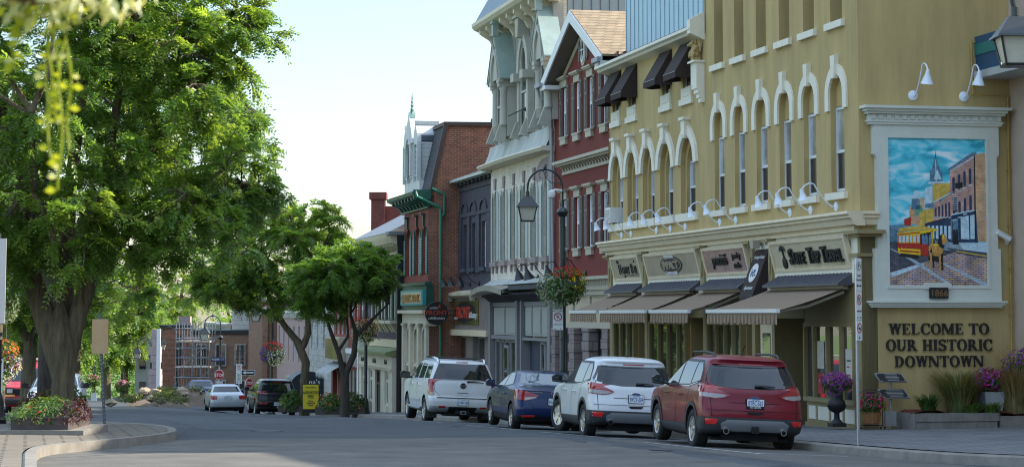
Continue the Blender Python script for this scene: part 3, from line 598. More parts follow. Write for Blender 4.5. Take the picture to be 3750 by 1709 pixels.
# ------------------------------------------------------------------ mural in its moulded frame
def poly(m, pts, y, mt=0): m.add([(x, y, z) for x, z in pts], [tuple(range(len(pts)))], mt)
MU = thing('mural', 'framed street mural with horse drawn yellow tram in a cream moulded frame', 'mural', tuple(MF @ Vector((1.7, -.1, 2.5))))
frm = mat('cream mural frame', (.60, .62, .55), .6, var=.05, vs=3)
m = MB(MF)
def ring(m, o, i, y0, y1):
    for a, b in (((o[0], i[0]), (o[2], o[3])), ((i[1], o[1]), (o[2], o[3]))): m.box(a[0], a[1], y0, y1, b[0], b[1])
    m.box(i[0], i[1], y0, y1, o[2], i[2]); m.box(i[0], i[1], y0, y1, i[3], o[3])
ring(m, (.33, 3.05, 2.58, 6.34), (.55, 2.82, 2.91, 6.08), -.15, 0)
ring(m, (.52, 2.85, 2.88, 6.11), (.585, 2.795, 2.945, 6.05), -.17, -.12)
for a, b in ((.26, .331), (3.049, 3.11)): m.box(a, b, -.148, 0, 5.70, 6.34); m.box(a, b, -.148, 0, 2.58, 3.72)
m.box(.3, .331, -.147, 0, 5.66, 5.71); m.box(3.049, 3.075, -.147, 0, 5.66, 5.71)
m.px([(1.34, 2.87), (1.96, 2.87), (1.96, 2.97), (1.9, 3.01), (1.4, 3.01), (1.34, 2.97)], -.19, -.1)
for z0, z1, e, y in ((6.33, 6.38, .0, .19), (6.38, 6.42, .03, .21), (6.42, 6.55, .0, .17), (6.55, 6.60, .06, .25), (6.60, 6.66, .10, .30), (6.66, 6.72, .16, .36)): m.box(.17-e, 3.17+e, -y, 0, z0, z1)
for i in range(17): x = .2+i*.178; m.box(x, x+.10, -.20, -.16, 6.44, 6.54)
for z0, z1, e, y in ((2.58, 2.62, .12, .24), (2.53, 2.58, .08, .2), (2.48, 2.53, .04, .16)): m.box(.24-e, 3.08+e, -y, 0, z0, z1)
m.build('frame', frm, MU)
# the painting: flat layers of paint on one board
sky_p = mat('painted cloudy sky', (.03, .42, .58), .35, var=0)
nt = sky_p.node_tree; P_ = nt.nodes['Principled BSDF']; n = node(nt, 'ShaderNodeTexNoise'); n.inputs['Scale'].default_value = 2.2; n.inputs['Detail'].default_value = 5; n.inputs['Distortion'].default_value = .6
gg = node(nt, 'ShaderNodeNewGeometry'); mp = node(nt, 'ShaderNodeMapping'); mp.inputs['Rotation'].default_value = (0, .5, 0); mp.inputs['Scale'].default_value = (.7, .7, 1.7); nt.links.new(gg.outputs['Position'], mp.inputs[0]); nt.links.new(mp.outputs[0], n.inputs['Vector'])
cr = node(nt, 'ShaderNodeValToRGB'); e = cr.color_ramp.elements; e[0].position = .36; e[0].color = (.02, .34, .46, 1); e[1].position = .66; e[1].color = (.78, .9, .92, 1); x_ = e.new(.48); x_.color = (.10, .62, .78, 1)
nt.links.new(n.outputs[0], cr.inputs[0]); nt.links.new(cr.outputs[0], P_.inputs['Base Color'])
pm = [sky_p] + [mat('mural paint '+k, c, .4, var=min(.55, v*1.7), vs=s*1.6) for k, c, v, s in (
    ('brick pink flat', (.55, .30, .22), .35, 9), ('orange flat', (.62, .34, .14), .3, 9), ('slate blue', (.10, .22, .32), .3, 8), ('navy', (.02, .05, .11), .3, 8), ('ochre', (.60, .42, .08), .2, 8),
    ('yellow', (.80, .55, .02), .1, 6), ('red', (.45, .03, .02), .15, 6), ('horse tan', (.55, .30, .08), .3, 12), ('dark', (.015, .015, .02), .2, 8), ('pale blue', (.50, .68, .78), .15, 8), ('green roof', (.10, .30, .22), .2, 8), ('rail', (.38, .47, .55), .15, 10))]
cob = mat('mural cobbles', (.66, .44, .26), .5, kind='brick', c2=((.36, .30, .42), (.12, .10, .12)), sc=2.0, var=.6, vs=3.5); cob2 = mat('mural dark cobbles', (.12, .13, .16), .5, kind='brick', c2=((.06, .08, .12), (.03, .03, .04)), sc=2.2, var=.5, vs=5)
pm[1] = mat('mural pink brickwork', (.60, .33, .25), .5, kind='brick', c2=((.48, .23, .17), (.50, .38, .36)), sc=2.2, var=.35, vs=4); pm[2] = mat('mural orange brickwork', (.66, .40, .20), .5, kind='brick', c2=((.58, .27, .10), (.55, .42, .34)), sc=2.2, var=.35, vs=4)
pm += [cob, cob2]; CO, CD = 13, 14
m = MB(MF); X0, X1, Z0, Z1 = .58, 2.80, 2.94, 6.055; y = -.125
u = lambda px, py: (X0+(px-145)/(690-145)*(X1-X0), Z1-(py-212)/(1030-212)*(Z1-Z0))     # a place on the board
pp = lambda pts, mt, k: poly(m, [u(*p) for p in reversed(pts)], y-.0012*k, mt)
m.box(X0-.02, X1+.02, -.12, -.02, Z0-.02, Z1+.02, 0)
pp([(145, 212), (690, 212), (690, 800), (145, 800)], 0, 1)
pp([(145, 700), (230, 690), (230, 800), (145, 830)], 3, 2); pp([(145, 830), (690, 800), (690, 1030), (145, 1030)], CO, 2); pp([(145, 790), (520, 775), (560, 830), (400, 880), (145, 960)], CD, 3); pp([(400, 830), (690, 850), (690, 790), (400, 780)], 10, 3); pp([(460, 820), (690, 845), (690, 880), (520, 850)], CD, 4)
# far row of houses and towers
pp([(262, 690), (262, 600), (300, 545), (350, 545), (350, 700)], 2, 3); pp([(290, 640), (300, 585), (330, 585), (345, 640)], 11, 4); pp([(272, 610), (276, 550), (318, 550), (322, 610)], 3, 4); pp([(278, 550), (290, 505), (312, 505), (320, 550)], 10, 5); pp([(232, 700), (232, 665), (270, 650), (270, 700)], 7, 4)
pp([(318, 700), (318, 625), (350, 610), (350, 700)], 5, 5); pp([(348, 690), (345, 560), (352, 490), (388, 480), (392, 690)], 10, 5); pp([(350, 600), (350, 580), (395, 570), (395, 600)], 3, 6); pp([(350, 680), (350, 610), (395, 600), (395, 680)], 5, 6)
pp([(392, 570), (392, 465), (490, 460), (492, 570)], 5, 4); pp([(365, 468), (372, 455), (460, 450), (455, 462)], 10, 7); pp([(378, 452), (380, 390), (445, 390), (450, 452)], 3, 6); pp([(384, 400), (411, 310), (440, 400)], 3, 7); pp([(398, 440), (420, 385), (442, 440)], 10, 8); pp([(409, 320), (411, 275), (414, 320)], 4, 8)
pp([(395, 690), (395, 570), (490, 510), (495, 690)], 1, 7); pp([(425, 560), (490, 505), (490, 515), (425, 572)], 3, 8)
for i in range(5): x = 402+i*19; pp([(x, 650), (x, 600-i*8), (x+10, 596-i*8), (x+10, 648)], 4, 8)
pp([(345, 770), (345, 690), (500, 650), (500, 790)], 4, 8)
for i in range(6): x = 360+i*23; pp([(x, 770), (x, 700), (x+14, 697), (x+14, 772)], 10, 9)
# the big brick house
pp([(490, 780), (490, 385), (625, 300), (690, 288), (690, 785)], 1, 8); pp([(632, 780), (628, 300), (690, 288), (690, 785)], 2, 9); pp([(482, 392), (482, 380), (620, 285), (640, 283), (640, 300), (622, 303)], 3, 10)
for r_, (za, zb) in enumerate(((0, 95), (150, 240))):
    for i in range(4): x = 502+i*31; k = 40-i*17; pp([(x, 385+k+zb), (x, 385+k+za+10), (x+6, 385+k+za), (x+14, 383+k+za+8), (x+14, 382+k+zb)], 4, 10)
pp([(495, 790), (495, 640), (632, 612), (640, 790)], 4, 10); pp([(545, 770), (545, 650), (590, 640), (592, 772)], 10, 11); pp([(598, 770), (598, 640), (626, 634), (628, 770)], 10, 11); pp([(500, 785), (500, 660), (530, 655), (532, 785)], 3, 11); pp([(518, 490), (518, 460), (560, 452), (560, 486)], 9, 11); pp([(505, 620), (508, 540), (528, 536), (528, 620)], 9, 11)
for x in (508, 522): pp([(x-9, 800), (x-6, 720), (x+6, 718), (x+10, 800)], 9, 12)
# tram and horse
pp([(195, 735), (205, 712), (320, 698), (412, 715), (410, 722), (320, 722)], 5, 12); pp([(192, 740), (318, 725), (412, 720), (412, 726), (318, 745), (192, 756)], 6, 13); pp([(194, 850), (194, 752), (318, 740), (318, 862)], 6, 12); pp([(194, 820), (194, 795), (318, 795), (318, 830)], 7, 13); pp([(318, 862), (318, 800), (362, 800), (362, 868)], 7, 12); pp([(318, 800), (318, 742), (390, 728), (390, 800)], 9, 11); pp([(380, 800), (380, 725), (388, 725), (388, 800)], 6, 13)
for i in range(6): x = 199+i*20; pp([(x, 790), (x, 757), (x+13, 755), (x+13, 790)], 10, 14)
for x in (335, 352, 374): pp([(x-9, 800), (x-8, 762), (x-4, 745), (x+4, 745), (x+8, 762), (x+9, 800)], 3, 14)
pp([(200, 868), (210, 850), (310, 862), (310, 882)], 9, 11)
pp([(362, 820), (372, 800), (408, 796), (425, 790), (432, 760), (442, 742), (452, 745), (470, 775), (470, 793), (455, 788), (446, 812), (440, 850), (425, 868), (390, 864), (366, 850)], 8, 15)
pp([(412, 795), (430, 750), (442, 742), (436, 765), (440, 800), (452, 810), (445, 828), (425, 815)], 9, 16)
for x in (375, 388, 424, 437): pp([(x-7, 852), (x+7, 852), (x+5, 900), (x+7, 945 if x > 400 else 930), (x-3, 945 if x > 400 else 930), (x-3, 900)], 8 if x in (375, 424) else 9, 15)
# lit edges, cornice lines, sills and glints that give the houses their drawing
for i in range(5): x = 399+i*19; pp([(x, 656), (x, 651), (x+15, 648), (x+15, 653)], 10, 11)
for r_, zb2 in ((0, 95), (1, 240)):
    for i in range(4): x = 498+i*31; k = 40-i*17; pp([(x, 392+k+zb2), (x, 386+k+zb2), (x+22, 382+k+zb2), (x+22, 388+k+zb2)], 10, 12)
pp([(490, 400), (490, 394), (630, 306), (630, 314)], 10, 11); pp([(492, 640), (492, 633), (634, 604), (634, 612)], 10, 11); pp([(622, 780), (625, 305), (631, 302), (630, 780)], 9, 12); pp([(492, 520), (492, 516), (628, 452), (628, 457)], 2, 11)
for i in range(8): pp([(505, 540+i*10), (505, 537+i*10), (530, 535+i*10), (530, 538+i*10)], 10, 13)
pp([(395, 574), (395, 568), (490, 512), (490, 518)], 10, 9); pp([(409, 452), (409, 330), (413, 330), (415, 452)], 10, 10); pp([(345, 692), (345, 686), (495, 646), (495, 652)], 9, 10); pp([(196, 752), (196, 746), (318, 733), (318, 739)], 7, 14); pp([(205, 842), (205, 834), (312, 842), (312, 850)], 7, 15)
for i in range(7): x = 196+i*20; pp([(x, 795), (x, 752), (x+3, 752), (x+3, 795)], 7, 15); pp([(x+3, 826), (x+3, 800), (x+16, 801), (x+16, 827)], 7, 15)
pp([(380, 800), (410, 798), (425, 806), (400, 812)], 6, 16); pp([(368, 845), (380, 820), (384, 850)], 9, 16); pp([(436, 752), (446, 746), (452, 760), (446, 775)], 6, 16); pp([(368, 865), (430, 870), (440, 900), (360, 890)], 9, 6)
pp([(150, 960), (330, 905), (340, 915), (160, 985)], 10, 4); pp([(520, 835), (690, 862), (690, 870), (520, 842)], 5, 5)
# rails
pp([(150, 825), (158, 825), (290, 890), (482, 1015), (480, 1030), (460, 1020), (270, 895)], 12, 4); pp([(430, 905), (450, 905), (690, 1015), (690, 1028), (660, 1028)], 12, 5); pp([(480, 1030), (482, 1015), (500, 1028)], 4, 5)
m.build('painting', pm, MU)
m = MB(MF); m.box(1.45, 1.87, -.22, -.18, 2.67, 2.90, 0); m.text('1866', .19, 1.66, -.22, 2.72, mt=1, ext=.012, sx=1.05, bold=.012); m.build('date_plate', [black, mat('brass letter', (.24, .15, .07), .5, .5)], MU)
# ------------------------------------------------------------------ raised serif letters on the end wall
def serif(m, ch, x, z, h, y, s=1.):
    """one heavy serif capital, returns its width; the pieces sit at stepped depths"""
    d = [0]
    def P(pts): d[0] += 1; m.px([(x+a*h, z+b*h) for a, b in pts], y-.03-.0007*d[0], y)
    def stem(a, w_=.2, b0=0, b1=1, sl=.09, top=True, bot=True):
        P([(a, b0), (a+w_, b0), (a+w_, b1), (a, b1)])
        if bot: P([(a-sl, b0), (a+w_+sl, b0), (a+w_+sl, b0+.055), (a-sl, b0+.055)])
        if top: P([(a-sl, b1-.055), (a+w_+sl, b1-.055), (a+w_+sl, b1), (a-sl, b1)])
    def bar(a, b, z0, z1): P([(a, z0), (b, z0), (b, z1), (a, z1)])
    def bowl(cx, cz, ro, zo, ri, zi, a0, a1, n=14):
        for i in range(n):
            t0, t1 = rad(a0+(a1-a0)*i/n), rad(a0+(a1-a0)*(i+1)/n)
            P([(cx+ro*math.cos(t0), cz+zo*math.sin(t0)), (cx+ro*math.cos(t1), cz+zo*math.sin(t1)), (cx+ri*math.cos(t1), cz+zi*math.sin(t1)), (cx+ri*math.cos(t0), cz+zi*math.sin(t0))])
    def diag(x0, x1, w_, z0=0, z1=1): P([(x0, z0), (x0+w_, z0), (x1+w_, z1), (x1, z1)])
    def slab(a, b, z0): bar(a, b, z0, z0+.055)
    w_ = .8
    if ch in 'HI': stem(.08); w_ = .36
    if ch == 'H': stem(.62); bar(.28, .62, .46, .55); w_ = .92
    if ch in 'EL': stem(.08); bar(.28, .68, 0, .055); P([(.60, .055), (.68, .055), (.70, .27)]); w_ = .76
    if ch == 'E': bar(.28, .66, .945, 1); P([(.58, .945), (.66, .945), (.67, .74)]); bar(.28, .50, .48, .54); bar(.46, .50, .38, .64)
    if ch == 'T': stem(.32, top=False); bar(0, .84, .945, 1); P([(0, .945), (.09, .945), (.0, .72)]); P([(.75, .945), (.84, .945), (.84, .72)]); w_ = .84
    if ch == 'O': bowl(.45, .5, .45, .53, .25, .47, 0, 360, 28); w_ = .92
    if ch == 'C': bowl(.46, .5, .46, .53, .26, .47, 48, 312, 22); P([(.70, .64), (.78, .64), (.78, .98), (.72, .98), (.70, .86)]); P([(.66, .10), (.74, .06), (.80, .28), (.76, .28)]); w_ = .84
    if ch == 'U': stem(.06, .2, .35, 1, bot=False); stem(.66, .09, .35, 1, bot=False); bowl(.405, .36, .345, .38, .145, .31, 180, 360, 14); P([(.61, .36), (.66, .36), (.66, .2)]); w_ = .86
    if ch == 'D': stem(.08); bowl(.30, .5, .52, .5, .31, .445, -90, 90, 16); bar(.26, .32, 0, .055); bar(.26, .32, .945, 1); w_ = .88
    if ch == 'R': stem(.08); bowl(.36, .735, .32, .265, .12, .21, -90, 90, 12); bar(.27, .38, .945, 1); bar(.27, .38, .47, .525); P([(.36, .47), (.56, .47), (.86, .0), (.64, .0)]); slab(.62, .92, 0); w_ = .92
    if ch == 'W': diag(.26, .06, .19); diag(.26, .50, .10); diag(.72, .50, .19); diag(.72, .96, .09); P([(.26, 0), (.45, 0), (.36, .2)]); slab(-.04, .32, .945); slab(.44, .74, .945); slab(.88, 1.12, .945); w_ = 1.12
    if ch == 'M': stem(.06, .08, top=False); diag(.5, .10, .2); diag(.5, .86, .10); stem(.84, .2, top=False); slab(-.02, .28, .945); slab(.84, 1.12, .945); w_ = 1.14
    if ch == 'N': stem(.06, .08, top=False); diag(.66, .04, .24); stem(.80, .08, bot=False); slab(-.06, .26, .945); w_ = .96
    if ch == 'S':
        bowl(.36, .74, .33, .28, .15, .215, 30, 270, 16); bowl(.38, .27, .35, .29, .15, .22, -150, 90, 16); P([(.58, .72), (.65, .72), (.65, 1.0), (.58, .9)]); P([(.04, .28), (.11, .28), (.11, .1), (.04, .0)])
        P([(.2, .60), (.36, .46), (.60, .42), (.36, .60)]); w_ = .74
    return w_*h
WT = thing('wall_lettering', 'raised black serif welcome lettering on the ochre end wall', 'lettering', tuple(MF @ Vector((1.7, 0, 1.2))))
def line_(body, x0, x1, z, h, nm):
    q = MB(); wid = 0
    for c in body: wid += (.42*h if c == ' ' else serif(q, c, 0, 0, h, 0)+.085*h)
    m = MB(MF); x = 0; T0 = MF @ Matrix.Translation((x0, 0, z)) @ Matrix.Diagonal(((x1-x0)/(wid-.085*h), 1, 1, 1)); m.T = T0
    for c in body:
        if c == ' ': x += .42*h; continue
        x += serif(m, c, x, 0, h, -.012)+.085*h
    m.build(nm, black, WT)
line_('WELCOME TO', .60, 2.86, 1.925, .225, 'text_line'); line_('OUR HISTORIC', .53, 2.93, 1.58, .235, 'text_line'); line_('DOWNTOWN', .72, 2.72, 1.245, .225, 'text_line')
# pipes, camera, blue canopy and the neighbour
m = MB(MF); pz = mat('yellow gas pipe', (.42, .27, .06), .6, var=.3, vs=9)
m.tube([(3.36, -.05, 1.55), (3.37, -.05, 4.5), (3.38, -.05, 7.0), (2.58, -.05, 7.02), (2.56, -.05, 8.15), (3.0, -.05, 8.17)], .022, 7)
for z in (2.3, 3.3, 4.2, 5.4, 6.3): m.box(3.33, 3.41, -.075, 0, z, z+.03)
tag(m.build('gas_pipe', pz), 'thin yellow painted pipe bracketed up the ochre end wall', 'pipe')
r = thing('security_camera', 'white bullet security camera beside the mural frame', 'camera', tuple(MF @ Vector((3.3, -.1, 3.8)))); m = MB(MF)
m.tube([(3.32, 0, 3.86), (3.30, -.1, 3.86), (3.22, -.14, 3.92)], .02, 7); m.lathe([(.05, 0), (.05, -.02)], (3.32, 0, 3.86), 10, axis='y'); m.build('bracket', white, r)
m = MB(MF @ Matrix.Translation((3.2, -.16, 3.98)) @ Matrix.Rotation(.5, 4, 'Y')); m.lathe([(0, -.2), (.05, -.2), (.055, .13), (.0, .13)], (0, 0, 0), 12, axis='x'); m.box(-.22, .13, -.05, .05, .045, .06); m.build('camera_body', white, r, smooth=True)
BB = thing('neighbour_building', 'pinkish beige neighbouring building with a blue and teal canopy at the picture edge', 'building', tuple(MF @ Vector((4, -4, -.5))))
beige = mat('pinkish beige stucco', (.48, .38, .30), .9, var=.06, bump=.25); blue_c = mat('blue canopy panel', (.012, .075, .16), .4, var=.08)
m = MB(MF); m.box(3.45, 16, -2.2, .0, -.8, 16); m.box(3.45, 16, -9, -2.2, -.8, 12.84); m.box(3.45, 16, -42, -9, -.8, 11.15); m.build('wall', beige, BB)  # unseen heights stepped to shape the shade edges on road and island
m = MB(MF); m.box(2.72, 3.45, -4.6, 0, 7.36, 7.44, 1); m.px([(2.70, 7.44), (3.45, 7.44), (3.45, 8.26), (2.66, 8.26)], -4.55, 0, 0); m.box(2.60, 2.72, -4.62, -.01, 7.34, 7.5, 1); m.box(2.655, 2.70, -4.56, -.01, 7.86, 8.1, 2)
m.build('canopy', [blue_c, mat('grey canopy edge', (.40, .42, .42), .5), teal], BB)
# ------------------------------------------------------------------ bed by the end wall, plaques, urn, basket
leaf_g = lambda n, c, t=.3: mat(n, c, .6, var=.45, vs=2.5, transl=t)
lf_dk = leaf_g('dark foliage', (.035, .075, .015)); lf_md = leaf_g('foliage', (.05, .11, .02)); lf_lt = leaf_g('light foliage', (.11, .17, .03)); lf_sv = leaf_g('silver foliage', (.22, .27, .20))
fl_p = leaf_g('purple petals', (.25, .04, .32)); fl_m = leaf_g('magenta petals', (.42, .02, .20)); fl_r = leaf_g('red petals', (.50, .02, .015)); fl_y = leaf_g('yellow petals', (.62, .42, .02)); fl_w = leaf_g('white petals', (.62, .62, .55)); fl_o = leaf_g('orange petals', (.58, .14, .01)); fl_v = leaf_g('violet petals', (.10, .03, .35)); fl_k = leaf_g('pink petals', (.55, .18, .40))
def cluster(m, c, rx, ry, rz, n, sz, mt=0, seed=0, shell=.55, low=-1, el=1.6):
    """many leaf-sized faces through an ellipsoid"""
    R = random.Random(seed)
    for _ in range(n):
        while 1:
            p = Vector((R.uniform(-1, 1), R.uniform(-1, 1), R.uniform(low, 1)))
            if shell < p.length < 1: break
        q = Vector((c[0]+p.x*rx, c[1]+p.y*ry, c[2]+p.z*rz)); nrm = (p+Vector((R.uniform(-.8, .8), R.uniform(-.8, .8), R.uniform(-.3, .9)))).normalized()
        a = nrm.orthogonal().normalized(); a.rotate(Matrix.Rotation(R.uniform(0, 6.3), 3, nrm)); b = nrm.cross(a); s = sz*R.uniform(.6, 1.3)
        mm = mt if isinstance(mt, int) else R.choice(mt)
        m.add([q-a*s*el, q-b*s*.55+nrm*s*.2, q+a*s*el, q+b*s*.55+nrm*s*.2], [(0, 1, 2, 3)], mm)
def grassy(m, c, h, n, spread, seed=0, lean=.6, wd=.012, mt=0):
    R = random.Random(seed)
    for _ in range(n):
        a = R.uniform(0, 6.283); d0 = R.uniform(0, .12)*spread; hh = h*R.uniform(.55, 1.1); ln = lean*R.uniform(.3, 1.2)*hh
        b = Vector(c)+Vector((math.cos(a)*d0, math.sin(a)*d0, 0)); dr = Vector((math.cos(a), math.sin(a), 0)); sd = Vector((-dr.y, dr.x, 0)); w_ = wd*R.uniform(.7, 1.4); pr = None; vs = []
        for i in range(5):
            t = i/4; q = b+dr*ln*t*t*.9+Vector((0, 0, hh*(t-.28*lean*t*t*t))); vs += [q-sd*w_*(1-t*.9), q+sd*w_*(1-t*.9)]
        m.add(vs, [(2*i, 2*i+1, 2*i+3, 2*i+2) for i in range(4)], mt if isinstance(mt, int) else R.choice(mt))
E2 = Vector((0, 0, 0))
def mz(x, y): return walk(-y, 0) if 0 else .06
BX = 2.0   # planter bed
tim = mat('weathered grey timber', (.20, .185, .165), .9, var=.3, vs=5, streak=.4, bump=.5, bs=30)
r = thing('timber_planter', 'low weathered timber planter edging with mulch by the end wall', 'planter', tuple(MF @ Vector((2.4, -.6, 0))))
m = MB(MF); m.box(.80, 2.56, -1.0, -.82, -.02, .14); m.box(.78, 2.60, -1.02, -.80, .145, .31); m.wedge([(.62, -.1, -.02), (.76, -.95, -.02), (.76, -.95, .31), (.62, -.1, .31)], (.14, .03, 0)); m.build('beam', tim, r)
m = MB(MF); m.box(2.62, 5.5, -1.15, -.86, -.1, .24); m.build('concrete_edge', kerbm, r)
mul = mat('red bark mulch', (.13, .035, .02), .95, var=.4, vs=14, bump=.9, bs=40); m = MB(MF); R = random.Random(5)
m.grid([[(.75+i*.18, -.88+j*.11, .27+R.uniform(0, .07)+.05*math.sin(i*.8)) for i in range(27)] for j in range(9)]); m.build('mulch', mul, r)
gr_g = leaf_g('green blade grass', (.10, .135, .04)); gr_t = leaf_g('tan blade grass', (.27, .20, .09)); gr_o = leaf_g('olive blade grass', (.13, .14, .05))
def tuft(x, y, h, n, sp, label, mts, seed, lean=.6, wd=.012):
    r = thing('grass_clump', label, 'plant', tuple(MF @ Vector((x, y, .28)))); m = MB(); c = MF @ Vector((x, y, .28)); grassy(m, tuple(c), h, n, sp, seed, lean, wd, list(range(len(mts)))); m.build('blades', mts, r)
tuft(1.95, -.5, 1.02, 1500, 2.2, 'dense arching clump of green ornamental grass under the welcome lettering', [gr_g, gr_g, gr_o, gr_t], 1, .62)
tuft(3.15, -.62, 1.05, 1500, 2.2, 'taller feathery clump of straw coloured grass at the picture edge', [gr_t, gr_t, gr_o], 2, .5)
m = MB(); c = MF @ Vector((3.2, -.6, .3)); grassy(m, tuple(c), 1.75, 260, 1.8, 9, .55, .006); r = thing('plume_grass', 'thin upright straw plumes rising above the feathery grass', 'plant', tuple(c)); m.build('blades', gr_t, r)
tuft(1.2, -.62, .5, 240, 1.2, 'small dark green strappy lily at the bed corner', [lf_md, lf_dk], 3, .7, .02)
tuft(2.05, -.85, .3, 170, 1.6, 'low yellow green lily leaves along the timber edge', [lf_lt, lf_md], 4, .9, .018); tuft(2.5, -.85, .34, 150, 1.4, 'low strappy lily leaves in front of the concrete pot', [lf_lt, lf_md], 6, .9, .018)
r = thing('concrete_pot', 'grey concrete pot of magenta and violet flowers between two grass clumps', 'planter', tuple(MF @ Vector((2.62, -.5, .28)))); m = MB(MF); m.frustum((2.65, -.5, .25), .34, .34, .46, .46, .48); m.build('pot', mat('pale concrete', (.33, .34, .34), .9, var=.12), r)
m = MB(MF); cluster(m, (2.62, -.52, .92), .34, .32, .28, 420, .035, 0, 8, 0); cluster(m, (2.58, -.56, .98), .36, .34, .28, 330, .032, [1, 1, 2], 9, .5); m.build('flowers', [lf_md, fl_m, fl_p], r)
r = thing('flowering_shrub', 'purple flowered shrub behind the straw grass', 'plant', tuple(MF @ Vector((3.4, -.5, .28)))); m = MB(MF); cluster(m, (3.45, -.45, 1.05), .5, .35, .5, 700, .04, 0, 10, 0); cluster(m, (3.4, -.5, 1.15), .52, .38, .5, 380, .035, [1, 2], 11, .5); m.build('flowers', [lf_md, fl_p, fl_v], r)
def plaque_stand():
    r = thing('plaque_stand', 'grey post carrying two slanted dark heritage plaques by the ochre wall', 'sign', tuple(MF @ Vector((.46, -.35, .03)))); gm = mat('grey steel post', (.30, .30, .29), .5, .4, var=.1)
    m = MB(MF); m.box(.30, .54, -.5, -.42, .04, .34); m.tube([(.48, -.38, .1), (.47, -.36, .6), (.49, -.33, 1.12)], .03, 8); m.build('post', gm, r)
    rn = random.Random(4)
    for z, s in ((1.03, 0), (.70, .06)):
        T = MF @ Matrix.Translation((.44+s, -.42, z)) @ Matrix.Rotation(-.5, 4, 'X'); m = MB(T); m.px([(-.33, .1), (.26, .1), (.36, -.11), (-.23, -.11)], -.02, .02, 1); m.px([(-.31, .088), (.245, .088), (.335, -.098), (-.22, -.098)], -.024, -.02, 0)
        for k in range(5):
            zz = .055-k*.032; wd = rn.uniform(.12, .2); m.box(.02-wd+.01*k, .02+wd+.01*k, -.026, -.024, zz, zz+.011, 2)
        for a, b in ((-.28, .07), (.22, .07), (.3, -.085), (-.2, -.085)): m.box(a-.01, a+.01, -.028, -.024, b-.01, b+.01, 2)
        m.build('plaque', [mat('bronze black', (.014, .014, .016), .3), gm, mat('plaque letters', (.3, .3, .28), .5)], r)
plaque_stand()
r = sthing('urn_planter', 'black fluted urn of purple petunias on the pavement corner', 'planter', -.2, -.5, .0); m = MB(SF @ Matrix.Translation((-.2, -.5, .0)) @ Matrix.Scale(.8, 4))
m.box(-.19, .19, -.19, .19, 0, .1); m.lathe([(.17, .1), (.14, .14), (.08, .2), (.07, .34), (.09, .38), (.19, .45), (.235, .56), (.22, .66), (.17, .72), (.16, .95), (.2, 1.02), (.23, 1.05), (.2, 1.05), (.17, .98)], (0, 0, 0), 22)
for i in range(16): t = i/16*6.283; m.tube([(.1*math.cos(t), .1*math.sin(t), .385), (.2*math.cos(t), .2*math.sin(t), .455), (.24*math.cos(t), .24*math.sin(t), .56)], .014, 5)
m.build('urn', mat('black iron', (.014, .014, .016), .55, var=.2), r, smooth=True); T = SF @ Matrix.Translation((-.2, -.5, 0)) @ Matrix.Scale(.8, 4); m = MB(T)
cluster(m, (0, 0, 1.15), .42, .42, .24, 700, .034, 0, 21, .1); cluster(m, (0, 0, 1.17), .46, .46, .27, 700, .028, [1, 1, 1, 2], 22, .6, -.3); cluster(m, (-.35, -.1, 1.02), .15, .2, .25, 160, .03, [0, 1], 23, 0); cluster(m, (.3, -.1, 1.05), .18, .2, .25, 160, .03, [0, 1], 24, 0); m.build('flowers', [lf_md, fl_p, fl_k], r)
r = thing('basket_stand', 'black iron stand with a small welcome plate and a hanging basket of pink flowers', 'planter', tuple(MF @ Vector((-.07, -.62, 0)))); T = MF @ Matrix.Translation((-.07, -.62, -.02)) @ Matrix.Scale(.86, 4); m = MB(T)
for s in (-1, 1):
    m.tube([(s*.3, 0, .06), (s*.3, 0, .92)], .011, 6); m.lathe([(.03, -.01), (.03, .01)], (s*.3-.05, 0, .04), 10, axis='y'); m.lathe([(.03, -.01), (.03, .01)], (s*.3+.05, 0, .04), 10, axis='y')
m.tube([(-.3, 0, .86), (-.15, 0, .93), (0, 0, .955), (.15, 0, .93), (.3, 0, .86)], .01, 6); m.tube([(-.3, 0, .1), (.3, 0, .1)], .01, 6); m.build('frame', dark, r)
m = MB(T); m.px([(.19*math.cos(t/10*math.pi), .83+.065*math.sin(t/10*math.pi)) for t in range(20)], -.012, .012, 0); m.text('WELCOME', .07, 0, -.013, .805, mt=1, ext=.004); m.build('plate', [dark, mat('tan letters', (.36, .28, .18), .6)], r)
m = MB(T); m.lathe([(.15, .14), (.17, .16), (.215, .42), (.2, .42), (.16, .2)], (0, -.05, 0), 14)
for i in range(14): t = i/14*6.283; m.tube([(.172*math.cos(t), -.05+.172*math.sin(t), .15), (.218*math.cos(t), -.05+.218*math.sin(t), .42)], .02, 5)
m.build('basket', mat('woven wood', (.27, .12, .045), .8, var=.25, vs=20), r); m = MB(T); cluster(m, (0, -.05, .58), .36, .3, .26, 620, .034, 0, 31, 0); cluster(m, (0, -.05, .62), .38, .32, .28, 230, .03, [1, 1, 2], 32, .55, -.5); m.build('flowers', [lf_md, fl_m, fl_r], r)
